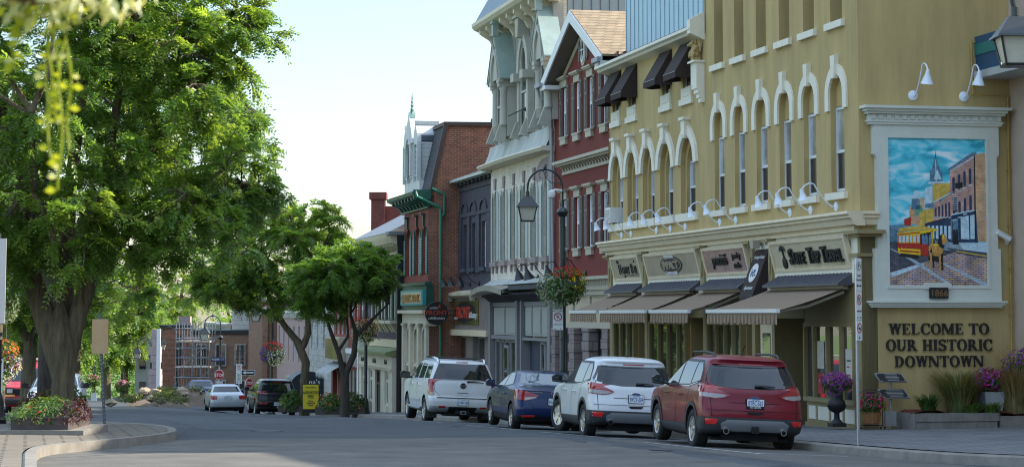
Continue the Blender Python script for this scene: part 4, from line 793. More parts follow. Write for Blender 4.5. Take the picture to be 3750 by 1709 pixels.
# ------------------------------------------------------------------ oxblood gabled house
RB = sthing('gabled_house', 'oxblood red stucco house with a steep front gable and grey shutters', 'building', -24.5, 3, -1.5); Y = .3
m = MB(SF); UW = [-27.14, -25.4, -23.72, -21.95]
m.wall(-28.66, -20.3, 3.4, 10.3, Y, .2, [(c-.29, c+.29, 8.21, 9.86) for c in UW]+[(c-.31, c+.31, 4.47, 6.11) for c in UW])
m.px([(-27.9, 10.3), (-20.9, 10.3), (-24.4, 11.95)], Y, Y+.2); m.box(-28.66, -20.3, Y+.2, 9, 10.0, 10.3); m.box(-28.66, -20.36, Y+.35, 9, -2, 10.2)
part('wall', m, redp, RB)
m = MB(SF)       # gable roof with deep white barge boards
ax, az = -24.4, 12.1; e = (-28.75, 9.98, -20.05)
for s, xe in ((-1, -28.4), (1, -20.4)):
    for (y0, y1, mt, dz) in ((Y-.5, 7, 0, 0),):
        m.wedge([(ax, y0, az), (ax, y1, az), (xe, y1, 10.2), (xe, y0, 10.2)] if s < 0 else [(ax, y0, az), (xe, y0, 10.2), (xe, y1, 10.2), (ax, y1, az)], (0, 0, -.06), 0)
    m.wedge([(ax, Y-.54, az-.03), (xe, Y-.54, 10.17), (xe, Y-.54, 9.86), (ax, Y-.54, az-.40)], (0, .05, 0), 1)
    m.wedge([(ax, Y-.48, az-.42), (xe, Y-.48, 9.9), (xe, Y+.02, 9.9), (ax, Y+.02, az-.42)], (0, 0, .02), 2)
    m.wedge([(ax, Y-.03, az-.5), (xe*.93+ax*.07, Y-.03, 9.95), (xe*.93+ax*.07, Y-.03, 9.75), (ax, Y-.03, az-.72)], (0, .03, 0), 3)
    m.box(min(xe, xe-s*.7), max(xe, xe-s*.7), Y-.55, Y+.1, 9.86, 10.0, 1)
part('roof', m, [shingle, white, mat('soffit vinyl', (.17, .15, .12), .7), taupe], RB)
for s, xe in ((-1, -28.45), (1, -20.75)):
    m = MB(SF); m.box(xe-.35, xe+.35, Y-.66, Y-.5, 9.98, 10.12); m.tube([(xe+.25*s, Y-.58, 9.98), (xe+.25*s, Y-.5, 9.7), (xe+.05*s, Y-.15, 9.5), (xe+.05*s, Y-.08, 8.6 if s > 0 else 3.6)], .05, 8); part('downpipe', m, mat('grey downpipe', (.30, .31, .32), .5), RB)
for c in UW:
    for z0, z1, hw, k in ((8.21, 9.86, .29, 0), (4.47, 6.11, .31, 1)):
        sash(RB, c-hw, c+hw, z0, z1, Y+.08, white, gls, gld, .06, .5)
        m = MB(SF); m.px([(c-.36, z1+.02), (c+.36, z1+.02), (c+.40, z1+.26), (c-.40, z1+.26)], Y-.06, Y+.02); m.box(c-.48, c+.48, Y-.14, Y+.02, z1+.26, z1+.30); m.box(c-.52, c+.52, Y-.18, Y+.02, z1+.30, z1+.36); part('window_cap', m, taupe, RB)
        m = MB(SF); m.box(c-.42, c+.42, Y-.12, Y+.02, z0-.06, z0); m.box(c-.36, c+.36, Y-.10, Y+.02, z0-.26, z0-.06); part('sill', m, taupe, RB)
        for s in (-1, 1):
            a = c+s*(hw+.20); m = MB(SF); m.box(a-.15, a+.15, Y-.05, Y, z0-.02, z1+.04, 0)
            for q0, q1 in ((z0+.06, z0+(z1-z0)*.68), (z0+(z1-z0)*.75, z1-.04)): m.box(a-.1, a+.1, Y-.055, Y-.05, q0, q1, 1); m.box(a-.06, a+.06, Y-.062, Y-.05, q0+.04, q1-.04, 0)
            part('shutter', m, [shutter_m, shut_dk], RB)
m = MB(SF); c = -24.55; el = lambda a, b: [(c+a*math.cos(t/14*math.pi), 10.82+b*math.sin(t/14*math.pi)) for t in range(28)]
m.px(el(.36, .52), Y-.05, Y+.02, 0); m.px(el(.25, .40), Y-.075, Y-.05, 1); m.px(el(.19, .33), Y-.08, Y-.075, 2); m.box(c-.2, c+.2, Y-.09, Y-.08, 10.80, 10.84, 1); m.box(c-.015, c+.015, Y-.09, Y-.08, 10.5, 11.15, 1)
for s in (-1, 1): m.px([(c+s*.46, 10.45), (c+s*.60, 10.55), (c+s*.60, 11.1), (c+s*.46, 11.2)], Y-.05, Y, 3)
part('oval_window', m, [taupe, white, gl, shutter_m], RB)
m = MB(SF); m.box(-27.6, -20.3, Y-.35, Y, 7.28, 7.38); m.box(-27.5, -20.3, Y-.25, Y, 7.22, 7.28); m.box(-27.4, -20.3, Y-.05, Y, 6.95, 7.05)
for i in range(20): x = -27.3+i*.36; m.py([(Y, 7.05), (Y-.04, 7.05), (Y-.07, 7.14), (Y-.18, 7.22), (Y, 7.22)], x, x+.14)
part('bracket_cornice', m, taupe, RB)
# its shop front
m = MB(SF); m.box(-28.6, -20.4, Y-.3, Y+.1, 3.42, 3.52); m.box(-28.5, -20.4, Y-.12, Y+.05, 3.1, 3.42)
for i in range(34): x = -28.3+i*.24; m.box(x, x+.11, Y-.2, Y-.12, 3.26, 3.42)
m.box(-28.5, -20.4, Y-.05, Y+.1, 2.95, 3.1); part('shop_cornice', m, taupe, RB)
m = MB(SF); m.wall(-28.6, -20.4, 1.9, 2.95, Y+.02, .06, [(-28.3, -26.5, 2.1, 2.9), (-26.2, -24.3, 2.1, 2.9), (-24.0, -22.2, 2.1, 2.9), (-21.9, -20.7, 2.1, 2.9)]); m.box(-28.6, -20.4, Y+.08, Y+.2, 1.9, 2.95, 1); part('transom_panel', m, [taupe, mat('tan panel', (.48, .40, .27), .7)], RB)
rust = mat('taupe rusticated stone', (.25, .20, .185), .85, kind='block', c2=((.21, .17, .16), (.12, .10, .09)), var=.15)
for a, b in ((-28.6, -28.1), (-26.2, -25.5), (-24.4, -23.6), (-22.0, -21.3), (-20.9, -20.4)):
    m = MB(SF); zb = walk(a, 0)-.1; k = 0; z = zb
    while z < 1.9: m.box(a-(.05 if k % 2 else 0), b+(.05 if k % 2 else 0), Y-.12-(.02 if k % 2 else 0), Y+.3, z, min(z+.29, 1.9)); z += .30; k += 1
    part('stone_pier', m, rust, RB)
for a, b in ((-28.1, -26.2), (-25.5, -24.4), (-23.6, -22.0), (-21.3, -20.9)): zb = walk(a, 0)-.1; sash(RB, a+.06, b-.06, zb+.3, 1.9, Y+.2, dark, glsf, None, .08, .5, mull=1, bars=3); m = MB(SF); m.box(a+.06, b-.06, Y+.1, Y+.3, zb-.1, zb+.3); part('riser', m, rust, RB)
# ------------------------------------------------------------------ ornate sage and cream house
WB = sthing('gothic_house', 'ornate house, cream painted brick below and sage timber gothic dormers above', 'building', -33.8, 3, -1.5); Y = .3
WX = [-38.2, -36.63, -34.93, -33.25, -31.6, -29.9]; m = MB(SF)
m.wall(-39.1, -28.7, 3.45, 8.05, Y, .3, [(c-.36, c+.36, 4.31, 7.02) for c in WX])
for c in WX: m.spandrel(c, .36, 6.55, 7.02, Y, Y+.3, 'round')
m.box(-39.1, -28.7, Y+.4, 9, -2.5, 13.2); m.box(-39.1, -28.7, Y+.31, Y+.4, 7.0, 8.1); m.box(-28.72, -28.66, Y+.0, Y+.45, 7.9, 15.5); part('wall', m, brick_w, WB)
lil = mat('weathered mauve stone', (.30, .24, .22), .85, var=.2, vs=6)
for c in WX:
    m = MB(SF); m.px([(c-.10, 7.05), (c+.10, 7.05), (c+.16, 7.48), (c-.16, 7.48)], Y-.06, Y); part('keystone', m, lil, WB)
    m = MB(SF); m.box(c-.56, c+.56, Y-.14, Y+.3, 4.14, 4.31)
    for s in (-.36, .36): m.box(c+s-.06, c+s+.06, Y-.08, Y, 3.88, 4.14)
    part('sill', m, lil, WB)
    o = sash(WB, c-.36, c+.36, 4.33, 7.02, Y+.22, sage_d, gl, gl, .06, .5)
    for s in (-1, 1):
        a = c+s*.5; m = MB(SF); m.px([(a-.14, 4.35), (a+.14, 4.35), (a+.14, 6.75+(.0 if s > 0 else .2)), (a, 6.98), (a-.14, 6.75+(.2 if s > 0 else .0))], Y-.06, Y, 0); m.px([(a-s*.135-.012, 4.37), (a-s*.135+.012, 4.37), (a-s*.135+.012, 6.8), (a-s*.135-.012, 6.8)], Y-.075, Y-.06, 1)
        part('shutter', m, [mat('pale sage shutter', (.46, .49, .45), .7, var=.1, streak=.3), mat('deep green edge', (.03, .10, .085), .6)], WB)
m = MB(SF); m.px([(-31.7, 6.95), (-29.3, 6.95), (-28.75, 7.6), (-29.2, 7.75), (-30.6, 7.7), (-31.6, 7.3)], Y-.012, Y); part('render_patch', m, lil, WB)
m = MB(SF); pr = []; n = 14
for i in range(n+1):
    x = -39.5+10.9*i/n; bow = .12*math.sin(math.pi*i/n); pr.append([(x, Y, 7.85), (x, Y-.42-bow, 7.88), (x, Y-.50-bow, 7.98), (x, Y-.46-bow, 8.03), (x, Y, 8.06)])
m.grid(pr); m.add(pr[-1], [(0, 1, 2, 3, 4)]); part('gutter', m, stone_w, WB)
tin = mat('weathered tin sheet', (.40, .42, .39), .65, .1, var=.2, vs=1.5, streak=.25); m = MB(SF)
m.grid([[(-39.2+10.4*i/14, Y-.24*(1-t)**1.6-.02, 8.06+.68*t) for t in (0, .25, .5, .75, 1)] for i in range(15)]); part('skirt_roof', m, tin, WB)
UY = Y+.12; m = MB(SF); m.box(-38.9, -28.72, UY, UY+.3, 8.6, 13.3, 0)
for i in range(13): x = -38.5+i*.8; m.box(x-.012, x+.012, UY-.012, UY, 8.7, 13.2, 1)
m.box(-28.69, -28.62, UY+.35, 8, 9.9, 15.5, 2)
for i in range(18): y = UY+.55+i*.32; m.box(-28.62, -28.60, y-.015, y+.015, 9.9, 15.5, 1)
part('upper_siding', m, [sage_d, mat('siding groove', (.10, .105, .10), .7), grey_sid], WB)
def dormer(c, label=None):
    hw, za, ze = 1.12, 12.78, 11.02; yf = Y-.55; m = MB(SF)
    m.wedge([(c, yf, za), (c+hw, yf, ze), (c+hw, yf, ze-.14), (c, yf, za-.3), (c-hw, yf, ze-.14), (c-hw, yf, ze)], (0, .1, 0), 0)
    m.wedge([(c, yf+.06, za-.12), (c+hw*.86, yf+.06, ze), (c-hw*.86, yf+.06, ze)], (0, .06, 0), 0)
    m.archband(c, .5, .64, ze-.02, ze, 12.0, 12.2, yf-.02, yf+.1, 'pointed', 0)
    for s in (-1, 1): m.wedge([(c, yf-.03, za), (c+s*(hw+.06), yf-.03, ze-.05), (c+s*(hw+.06), UY, ze-.05), (c, UY, za)], (0, 0, .05), 1)
    m.px([(c-.4, ze), (c+.4, ze), (c+.4, 11.5), (c, 12.0), (c-.4, 11.5)], yf+.12, yf+.13, 2)  # dark grey panel set inside the pointed arch
    m.box(c-.13, c+.13, yf-.06, yf+.16, za-.1, za+.35, 1); m.frustum((c, yf+.05, za+.35), .36, .36, .10, .10, .28, 1); m.lathe([(.05, 0), (.09, .05), (.06, .12), (0, .14)], (c, yf+.05, za+.62), 8, 1)
    d = part('dormer_gable', m, [sage, mat('pale verdigris tin', (.30, .38, .34), .5, .2, var=.14, vs=2), mat('dark louvre', (.06, .07, .07), .7)], WB)
    for s in (-1, 1):
        x = c+s*.66; m = MB(SF); m.box(x-.2, x+.2, yf, UY, ze-.16, ze); m.box(x-.16, x+.16, yf+.02, UY, ze-.30, ze-.16)
        m.lathe([(.17, 9.3), (.15, 9.4), (.14, ze-.45), (.18, ze-.36), (.18, ze-.28)], (x, yf+.24, 0), 14); m.box(x-.11, x+.11, yf+.34, UY, 8.9, ze-.3)
        m.py([(yf+.3, 8.66), (yf-.15, 8.7), (yf+.12, 9.4), (yf+.3, 9.4)], x-.06, x+.06); part('column', m, sage, WB, smooth=True, sharp=30)
    sash(WB, c-.42, c+.42, 9.05, 11.0, UY-.42, sage, gl, gl, .07, .5)
    m = MB(SF); m.box(c-.36, c+.36, UY-.62, UY-.4, 9.0, 9.35)
    for i in range(5): m.box(c-.33, c+.33, UY-.632, UY-.62, 9.03+i*.065, 9.06+i*.065, 1)
    part('air_conditioner', m, [taupe, dark], WB)
dormer(-36.0); dormer(-28.95+.1)
c = -33.25; m = MB(SF); m.archband(c, .62, .95, 11.0, 11.1, 12.25, 12.55, UY-.22, UY, 'pointed'); m.archband(c, .52, .62, 11.0, 11.1, 12.12, 12.25, UY-.15, UY, 'pointed')
m.px([(c-.16, 12.3), (c+.16, 12.3), (c+.3, 13.0), (c-.3, 13.0)], UY-.42, UY); m.box(c-.4, c+.4, UY-.5, UY, 13.0, 13.1)
for s in (-1, 1):
    m.box(c+s*.76-.26, c+s*.76+.26, UY-.42, UY, 10.75, 11.05); m.box(c+s*.74-.13, c+s*.74+.13, UY-.2, UY, 8.8, 10.75); m.box(c+s*.57-.04, c+s*.57+.04, UY-.14, UY, 8.9, 11.0)
    m.py([(UY-.1, 8.66), (UY-.5, 8.7), (UY-.26, 9.3), (UY-.1, 9.3)], c+s*.74-.06, c+s*.74+.06)
part('arch_surround', m, sage, WB); sash(WB, c-.52, c+.52, 9.0, 12.0, UY-.10, sage, gl, gl, .07, .45); m = MB(SF); m.T = SF @ Matrix.Translation((c, UY-.1, 9.75)) @ Matrix.Rotation(-1.1, 4, 'X'); m.box(-.4, .4, -.02, .02, -.6, 0); part('hopper_sash', m, gl, WB)
m = MB(SF); m.box(-28.9, -28.6, UY-.16, UY+.2, 8.7, 13.2); part('corner_board', m, sage_d, WB)
m = MB(SF); m.py([(UY, 12.95), (UY-.3, 13.0), (UY-.30, 13.12), (UY-.75, 13.3), (UY-.85, 13.42), (UY-.85, 13.55), (UY, 13.75)], -39.3, -28.3)
for i in range(9):
    x = -38.7+i*1.2; m.py([(UY, 12.55), (UY-.12, 12.6), (UY-.25, 12.85), (UY-.65, 13.1), (UY-.65, 13.25), (UY, 13.3)], x-.10, x+.10); m.lathe([(.13, -.12), (.13, .12)], (x, UY-.45, 13.12), 10, axis='x')
part('bracket_cornice', m, stone_w, WB)
m = MB(SF); m.py([(UY-.8, 13.5), (UY+.4, 15.6), (6, 15.6), (6, 13.5)], -39.2, -28.65); part('mansard_roof', m, mat('pale blue slate', (.22, .27, .31), .7, var=.12), WB)
m = MB(SF); m.tube([(-28.82, Y-.1, 9.7), (-28.82, Y-.1, 3.6)], .055, 8); part('downpipe', m, mat('grey downpipe', (.30, .31, .32), .5), WB)
# shop front of the ornate house
m = MB(SF); m.add([(-39.1, Y, 3.62), (-28.7, Y, 3.62), (-28.7, Y-.35, 3.42), (-39.1, Y-.35, 3.42)], [(0, 1, 2, 3)]); part('flashing', m, tin, WB)
m = MB(SF); rows = []
for i in range(13):
    x = -38.9+5.6*i/12; b = .18*math.sin(math.pi*i/12); rows.append([(x, Y-.02, 3.42), (x, Y-.85-b*.3, 3.22+b), (x, Y-.85-b*.3, 3.02+b), (x, Y-.02, 3.0)])
m.grid(rows); m.box(-33.3, -28.8, Y-.6, Y, 3.2, 3.36, 1)
for i in range(40): x = -38.8+i*.25; m.py([(Y, 2.78), (Y-.12, 2.8), (Y-.3, 2.95), (Y-.55, 3.05), (Y-.55, 3.1), (Y, 3.12)], x, x+.09, 1)
part('bowed_cornice', m, [mat('dull olive tin', (.33, .31, .24), .5, .3, var=.2), mat('dark grey wood', (.05, .05, .055), .7)], WB)
gp_ = mat('grey painted wood', (.21, .205, .205), .6, var=.08, vs=4); bl_ = mat('navy painted wood', (.03, .04, .07), .5, var=.1); gpan = mat('pale grey panel', (.34, .34, .30), .7, var=.06)
m = MB(SF); m.box(-38.9, -28.8, Y-.02, Y+.3, 2.62, 2.8)
for a, b in ((-38.9, -38.6), (-34.2, -33.9), (-33.4, -33.2), (-29.2, -28.8)): m.box(a, b, Y-.14, Y+.3, walk(a, 0)-.1, 2.9)
m.box(-38.6, -34.2, Y-.1, Y+.1, 1.42, 1.56); m.box(-33.2, -29.2, Y-.1, Y+.1, 1.42, 1.52); part('shop_frame', m, gp_, WB)
for a, b in ((-38.5, -36.5), (-36.4, -34.3), (-33.1, -32.0), (-31.9, -30.6), (-30.5, -29.3)): m = MB(SF); m.box(a, b, Y, Y+.1, 1.58, 2.6); m.box(a+.08, b-.08, Y-.02, Y, 1.66, 2.52); part('transom_panel', m, gpan, WB)
for a, b in ((-38.5, -37.6), (-37.5, -36.9), (-36.8, -35.9), (-35.8, -34.9), (-34.8, -34.3), (-31.0, -30.3), (-30.2, -29.5)): zb = walk(a, 0); sash(WB, a, b, zb+.4, 1.4, Y+.08, gp_, glsf, None, .1); m = MB(SF); m.box(a, b, Y+.02, Y+.3, zb-.2, zb+.4); part('riser', m, bl_, WB)
m = MB(SF); m.box(-33.2, -31.1, Y+.2, Y+.3, walk(-32, 0)-.2, 1.42); part('side_wall', m, bl_, WB)
m = MB(SF); m.box(-36.75, -35.95, Y+.0, Y+.06, walk(-36, 0), 1.2); o = part('door', m, gp_, WB); m = MB(SF); m.box(-36.6, -36.1, Y-.02, Y+.01, walk(-36, 0)+.4, 1.1); m.build('pane', glsf, o)
for x, l in ((-31.0, 'dark enamel gooseneck shop lamp over the navy shop entrance'), (-29.6, 'dark enamel gooseneck shop lamp beside the grey downpipe'), (-26.6, 'dark enamel gooseneck shop lamp on the oxblood house, far one'), (-24.4, 'dark enamel gooseneck shop lamp on the oxblood house, near one')):
    gooseneck('gooseneck_lamp', SF, x, Y-.02, 3.62, l, 'dark gooseneck lamps', out=.75, rise=.45, sz=.2, mm=dark)
# ------------------------------------------------------------------ charcoal brick cafe house
GB = sthing('charcoal_house', 'charcoal painted brick house with tall white windows and a cafe front', 'building', -43.6, 3, -2); Y = .5
GX = [(-47.3, -46.45), (-45.55, -44.7), (-43.74, -42.92), (-41.8, -40.85)]; m = MB(SF)
m.wall(-48.6, -39.1, 3.2, 7.85, Y, .25, [(a, b, 4.2, 6.02) for a, b in GX])
for a, b in GX: c = (a+b)/2; m.archband(c-.1, .58, .70, 6.45, 6.5, 6.85, 6.95, Y-.06, Y, 'round')
m.box(-48.6, -39.1, Y-.07, Y, 6.32, 6.46); m.box(-48.6, -39.1, Y-.05, Y, 7.4, 7.55)
for a, b in ((-48.3, -47.5), (-46.25, -45.75), (-44.5, -43.95), (-42.7, -42.0), (-40.65, -39.2)): m.box(a, b, Y-.08, Y, 4.0, 6.3)
for i in range(12): x = -48.3+i*.8; m.box(x, x+.2, Y-.25, Y, 7.62, 7.8)
m.box(-48.6, -39.1, Y+.3, 9, -3, 7.8); part('wall', m, brick_g, GB)
for a, b in GX: sash(GB, a+.05, b-.02, 4.22, 6.0, Y+.15, white, gl, gl, .07, .5); m = MB(SF); m.box(a-.1, b+.1, Y-.14, Y+.2, 4.05, 4.2); part('sill', m, mat('dark blue grey paint', (.06, .065, .08), .6), GB)
m = MB(SF); m.box(-48.8, -38.9, Y-.45, Y-.25, 7.78, 7.9); m.box(-48.8, -38.9, Y-.27, Y, 7.76, 7.8); part('gutter', m, mat('pale sage metal', (.42, .47, .43), .5), GB)
m = MB(SF); m.py([(Y-.4, 7.9), (Y+2.6, 9.0), (Y+2.6, 8.9), (Y-.4, 7.82)], -48.7, -39.0); part('roof', m, slate, GB)
m = MB(SF); m.tube([(-48.6, Y-.35, 7.75), (-48.55, Y-.1, 7.4), (-48.55, Y-.08, 5.2), (-48.7, Y-.3, 5.0)], .06, 8); part('downpipe', m, black, GB)
m = MB(SF); m.box(-40.0, -39.2, Y+.1, Y+1.0, 7.7, 9.9); m.box(-40.1, -39.1, Y+.0, Y+1.1, 9.75, 9.95); part('chimney', m, brick_d, GB)
m = MB(SF); m.py([(Y+1.4, 8.1), (Y+1.4, 8.75), (Y+3.2, 9.6), (Y+3.2, 8.1)], -48.5, -40); m.box(-48.6, -47.7, Y+.6, Y+1.6, 7.9, 9.3); part('party_wall', m, brick_d, GB)
m = MB(SF); m.box(-47.8, -39.1, Y-.25, Y+.1, 1.70, 3.05, 0); m.box(-47.8, -39.1, Y-.02, Y+.2, 3.05, 3.2, 0)
for a, b in ((-47.8, -46.6), (-43.9, -42.6), (-40.2, -39.1)): m.box(a, b, Y-.2, Y+.3, walk(a, 0)-.3, 1.5)
m.box(-46.6, -40.2, Y+.1, Y+.3, walk(-45, 0)-.3, walk(-45, 0)+.5); part('shop_front', m, taupe_st, GB)
m = MB(SF); m.py([(Y, 3.32), (Y-.5, 3.22), (Y-.5, 3.1), (Y-.3, 3.0), (Y, 3.0)], -48.0, -39.0); m.box(-47.9, -39.0, Y-.42, Y, 1.48, 1.72); part('ledge', m, cream2, GB)
for a, b in ((-46.6, -43.9), (-42.6, -40.2)): sash(GB, a, b, walk(-44, 0)+.5, 1.48, Y+.05, gp_, glsf, None, .1, mull=1)
r = sthing('cafe_sign', 'square mirrored cafe sign with a ragged black oval and red lettering', 'sign', -43.5, .2, 2); m = MB(SF); y = Y-.27
m.box(-46.1, -41.1, y-.03, y, 1.95, 2.9, 0); R = random.Random(2); m.px([(-43.7+(2.15+R.uniform(-.12, .1))*math.cos(t/20*math.pi), 2.42+(.42+R.uniform(-.03, .03))*math.sin(t/20*math.pi)) for t in range(40)], y-.04, y-.03, 1); m.build('panel', [mat('antique mirror gold', (.42, .38, .14), .22, .85, var=.5, vs=4, streak=.1), black], r)
m = MB(SF); m.text('FRONT', .62, -44.0, y-.05, 2.2, ext=.03, sx=1.45, bold=.03, mt=0); m.text('on the', .2, -45.5, y-.05, 2.14, ext=.02, sx=1.2, mt=1); m.text('café&eatery', .34, -42.1, y-.05, 2.2, ext=.02, sx=1.0, mt=1); m.build('lettering', [mat('cafe red', (.48, .05, .03), .5), white], r)
r = sthing('blade_sign', 'round black hanging cafe sign with red lettering on two arms', 'sign', -47.6, -1.3, 2.2); yc, zc = -.75, 2.52; T = MF @ Matrix.Translation((0, 48.2, 0))
Bx = -45.6; zc = 2.39; T = Matrix.Translation(tuple(SF @ Vector((Bx, -.62, zc)))) @ Matrix.Rotation(math.atan2(S_, C_), 4, 'Z'); m = MB(T)
m.lathe([(0, -.05), (.46, -.05), (.48, -.03), (.48, .03), (.46, .05), (0, .05)], (0, 0, 0), 30, axis='y'); m.build('disc', black, r, smooth=True, sharp=30)
m = MB(T); m.text('FRONT', .26, 0, -.055, -.07, mt=0, ext=.012, sx=1.06, bold=.022); m.text('onthe', .15, -.12, -.055, .17, mt=1, ext=.01); m.text('café&eatery', .15, 0, -.055, -.25, mt=1, ext=.01); m.px([(.03, .22), (.1, .32), (.07, .36), (.16, .33), (.14, .26), (.2, .24), (.1, .2)], -.06, -.055, 0); m.build('lettering', [mat('cafe red', (.48, .05, .03), .5), white], r)
m = MB(T); 
for z in (-.1, .1): m.box(.46, 1.15, -.02, .02, z-.02, z+.02)
m.build('arm', dark, r)
for x, l in ((-46.9, 'black bell lamp over the cafe sign, nearest the brick wall'), (-45.6, 'black bell lamp over the cafe sign, second from the brick wall'), (-44.0, 'black bell lamp over the cafe sign, third from the brick wall'), (-42.2, 'black bell lamp over the cafe sign, farthest from the brick wall')): gooseneck('bell_lamp', SF, x, Y-.02, 3.55, l, 'black bell lamps over the cafe', out=.85, rise=.4, sz=.16, mm=dark)
for x in (-46.3, -41.6): floodlight(x, Y-.25, 3.0, 'white flood lamp at the top of the cafe front, %s' % ('far one' if x < -44 else 'near one'))
# ------------------------------------------------------------------ brick bank house with mansard tower
QB = sthing('bank_house', 'red brick bank house with a green cornice, mansard and white gothic dormer', 'building', -49.4, 3, -2); Y = -.8
QX = [(-51.4, .62), (-49.1, .62), (-47.35, .5)]; m = MB(SF)
m.wall(-52.5, -46.3, 3.5, 6.75, Y, .25, [(c-h, c+h, 4.0, 6.05) for c, h in QX])
for c, h in QX: m.spandrel(c, h, 5.5, 6.05, Y, Y+.25, 'round')
m.box(-52.5, -46.3, Y, Y+.2, 6.75, 7.3); part('front_wall', m, brick_r, QB)
m = MB(SF)
m.wedge([(-46.3, Y, -3), (-46.3, 10, -3), (-46.3, 10, 10.25), (-46.3, -.15, 10.25), (-46.3, Y, 7.4)], (-.25, 0, 0)); m.box(-52.5, -46.56, Y+.3, 10, -3, 7.4); part('side_wall', m, brick_o, QB)
for c, h in QX:
    sash(QB, c-h+.02, c+h-.02, 4.02, 6.02, Y+.18, stone_w, gl, gl, .06, .5)
    for s in (-1, 1):
        a = c+s*(h+.02); m = MB(SF); w_ = .26; x0, x1 = (a-.02, a+w_) if s > 0 else (a-w_, a+.02)
        m.px([(x0, 4.02), (x1, 4.02), (x1, 5.6 if s > 0 else 5.95), (x0, 5.95 if s > 0 else 5.6)], Y-.05, Y-.01, 0)
        for i in range(22): z = 4.08+i*.068; m.box(x0+.03, x1-.03, Y-.07, Y-.05, z, z+.035, 1)
        part('shutter', m, [mat('dark teal shutter', (.02, .12, .10), .5), mat('pale teal slat', (.36, .56, .50), .5)], QB)
    m = MB(SF); m.box(c-.05, c+.05, Y-.1, Y, 6.05, 6.5); m.box(c-.14, c+.14, Y-.2, Y, 6.5, 6.58); part('keystone', m, green_d, QB)
m = MB(SF); m.py([(Y, 6.72), (Y-.1, 6.74), (Y-.12, 6.9), (Y-.5, 7.18), (Y-.72, 7.28), (Y-.75, 7.42), (Y, 7.55)], -52.9, -46.2)
for i in range(8): x = -52.2+i*.82; m.py([(Y, 6.8), (Y-.2, 6.82), (Y-.3, 6.98), (Y-.6, 7.1), (Y-.62, 7.26), (Y, 7.26)], x-.12, x+.12)
m.box(-46.3, -46.15, Y-.7, Y+.05, 7.1, 7.5); part('bracket_cornice', m, green_d, QB)
gp2 = mat('green downpipe', (.015, .16, .09), .4, var=.1)
m = MB(SF); m.tube([(-46.2, Y-.6, 7.42), (-46.12, Y-.55, 7.2), (-46.12, Y+.1, 6.9), (-46.12, Y+.42, 6.75), (-46.12, Y+.45, 6.4), (-46.12, Y+.45, -2)], .07, 8); m.tube([(-46.2, Y+.1, 7.55), (-46.12, Y+.3, 7.45), (-46.12, Y+.6, 7.3), (-46.12, Y+.6, 6.5), (-46.12, Y+.45, 6.35)], .06, 8); part('downpipe', m, gp2, QB)
m = MB(SF); m.py([(Y+.02, 7.45), (-.15, 10.2), (9, 10.3), (9, 7.45)], -52.6, -46.55); part('mansard_roof', m, slate, QB)
m = MB(SF); m.py([(-.22, 10.2), (-.2, 10.36), (10, 10.46), (10, 10.26)], -52.7, -46.2); m.wedge([(-46.2, Y-.02, 7.45), (-46.2, Y+.16, 7.45), (-46.2, 0, 10.25), (-46.2, -.2, 10.25)], (-.14, 0, 0)); part('coping', m, mat('brown flashing', (.055, .035, .03), .6), QB)
m = MB(SF); m.box(-46.6, -46.2, 2.2, 3.2, 10.3, 10.5); part('roof_cap', m, dark, QB)
# white dormer tower
dw = mat('white dormer paint', (.52, .54, .53), .55, var=.08); m = MB(SF); c = -50.3; yf = Y-.05
m.box(c-1.9, c+1.9, yf, .2, 7.5, 8.05, 0); m.box(c-1.75, c+1.75, yf+.04, .6, 8.05, 9.75, 0)
for s in (-1, 1):
    m.px([(c+s*1.28-.5, 9.6), (c+s*1.28+.5, 9.6), (c+s*1.28+.42, 10.05), (c+s*1.28, 10.5), (c+s*1.28-.42, 10.05)], yf-.08, .3, 0); m.box(c+s*1.28-.09, c+s*1.28+.09, yf-.1, .1, 10.45, 10.62, 0)
    m.lathe([(.5, 0), (.5, .9)], (c+s*1.28, yf+.1, 9.75), 16, 1, axis='y')
m.px([(c-.95, 9.7), (c+.95, 9.7), (c+.6, 10.35), (c+.25, 10.75), (c, 11.1), (c-.25, 10.75), (c-.6, 10.35)], yf-.16, .6, 0)
for a in (-1.78, -.8, .8, 1.78): m.box(c+a-.09, c+a+.09, yf-.1, yf+.06, 8.05, 9.7, 0)
m.archband(c, .5, .66, 8.3, 9.3, 9.95, 10.2, yf-.22, yf-.1, 'pointed', 0)
for i in range(9): z = 8.1+i*.19; m.box(c+1.75, c+1.765, yf+.1, .55, z, z+.16, 0)
part('dormer', m, [dw, mat('dark lead roof', (.05, .06, .075), .5)], QB)
for a, hw, zt in ((0, .46, 9.6), (-1.28, .3, 9.4), (1.28, .3, 9.4)): o = sash(QB, c+a-hw, c+a+hw, 8.25, zt, yf-.02, dw, gl, None, .05, .5, mull=1, bars=4)
m = MB(SF); m.lathe([(.1, 0), (.05, .1), (.09, .2), (.04, .3), (.08, .38), (.03, .46), (.06, .54), (.025, .62), (.04, .7), (.0, 1.0)], (c, yf-.0, 11.02), 8); m.px([(c-.2, 10.85), (c+.2, 10.85), (c, 11.15)], yf-.1, yf+.1); part('finial', m, mat('verdigris', (.16, .30, .26), .6, var=.2), QB)
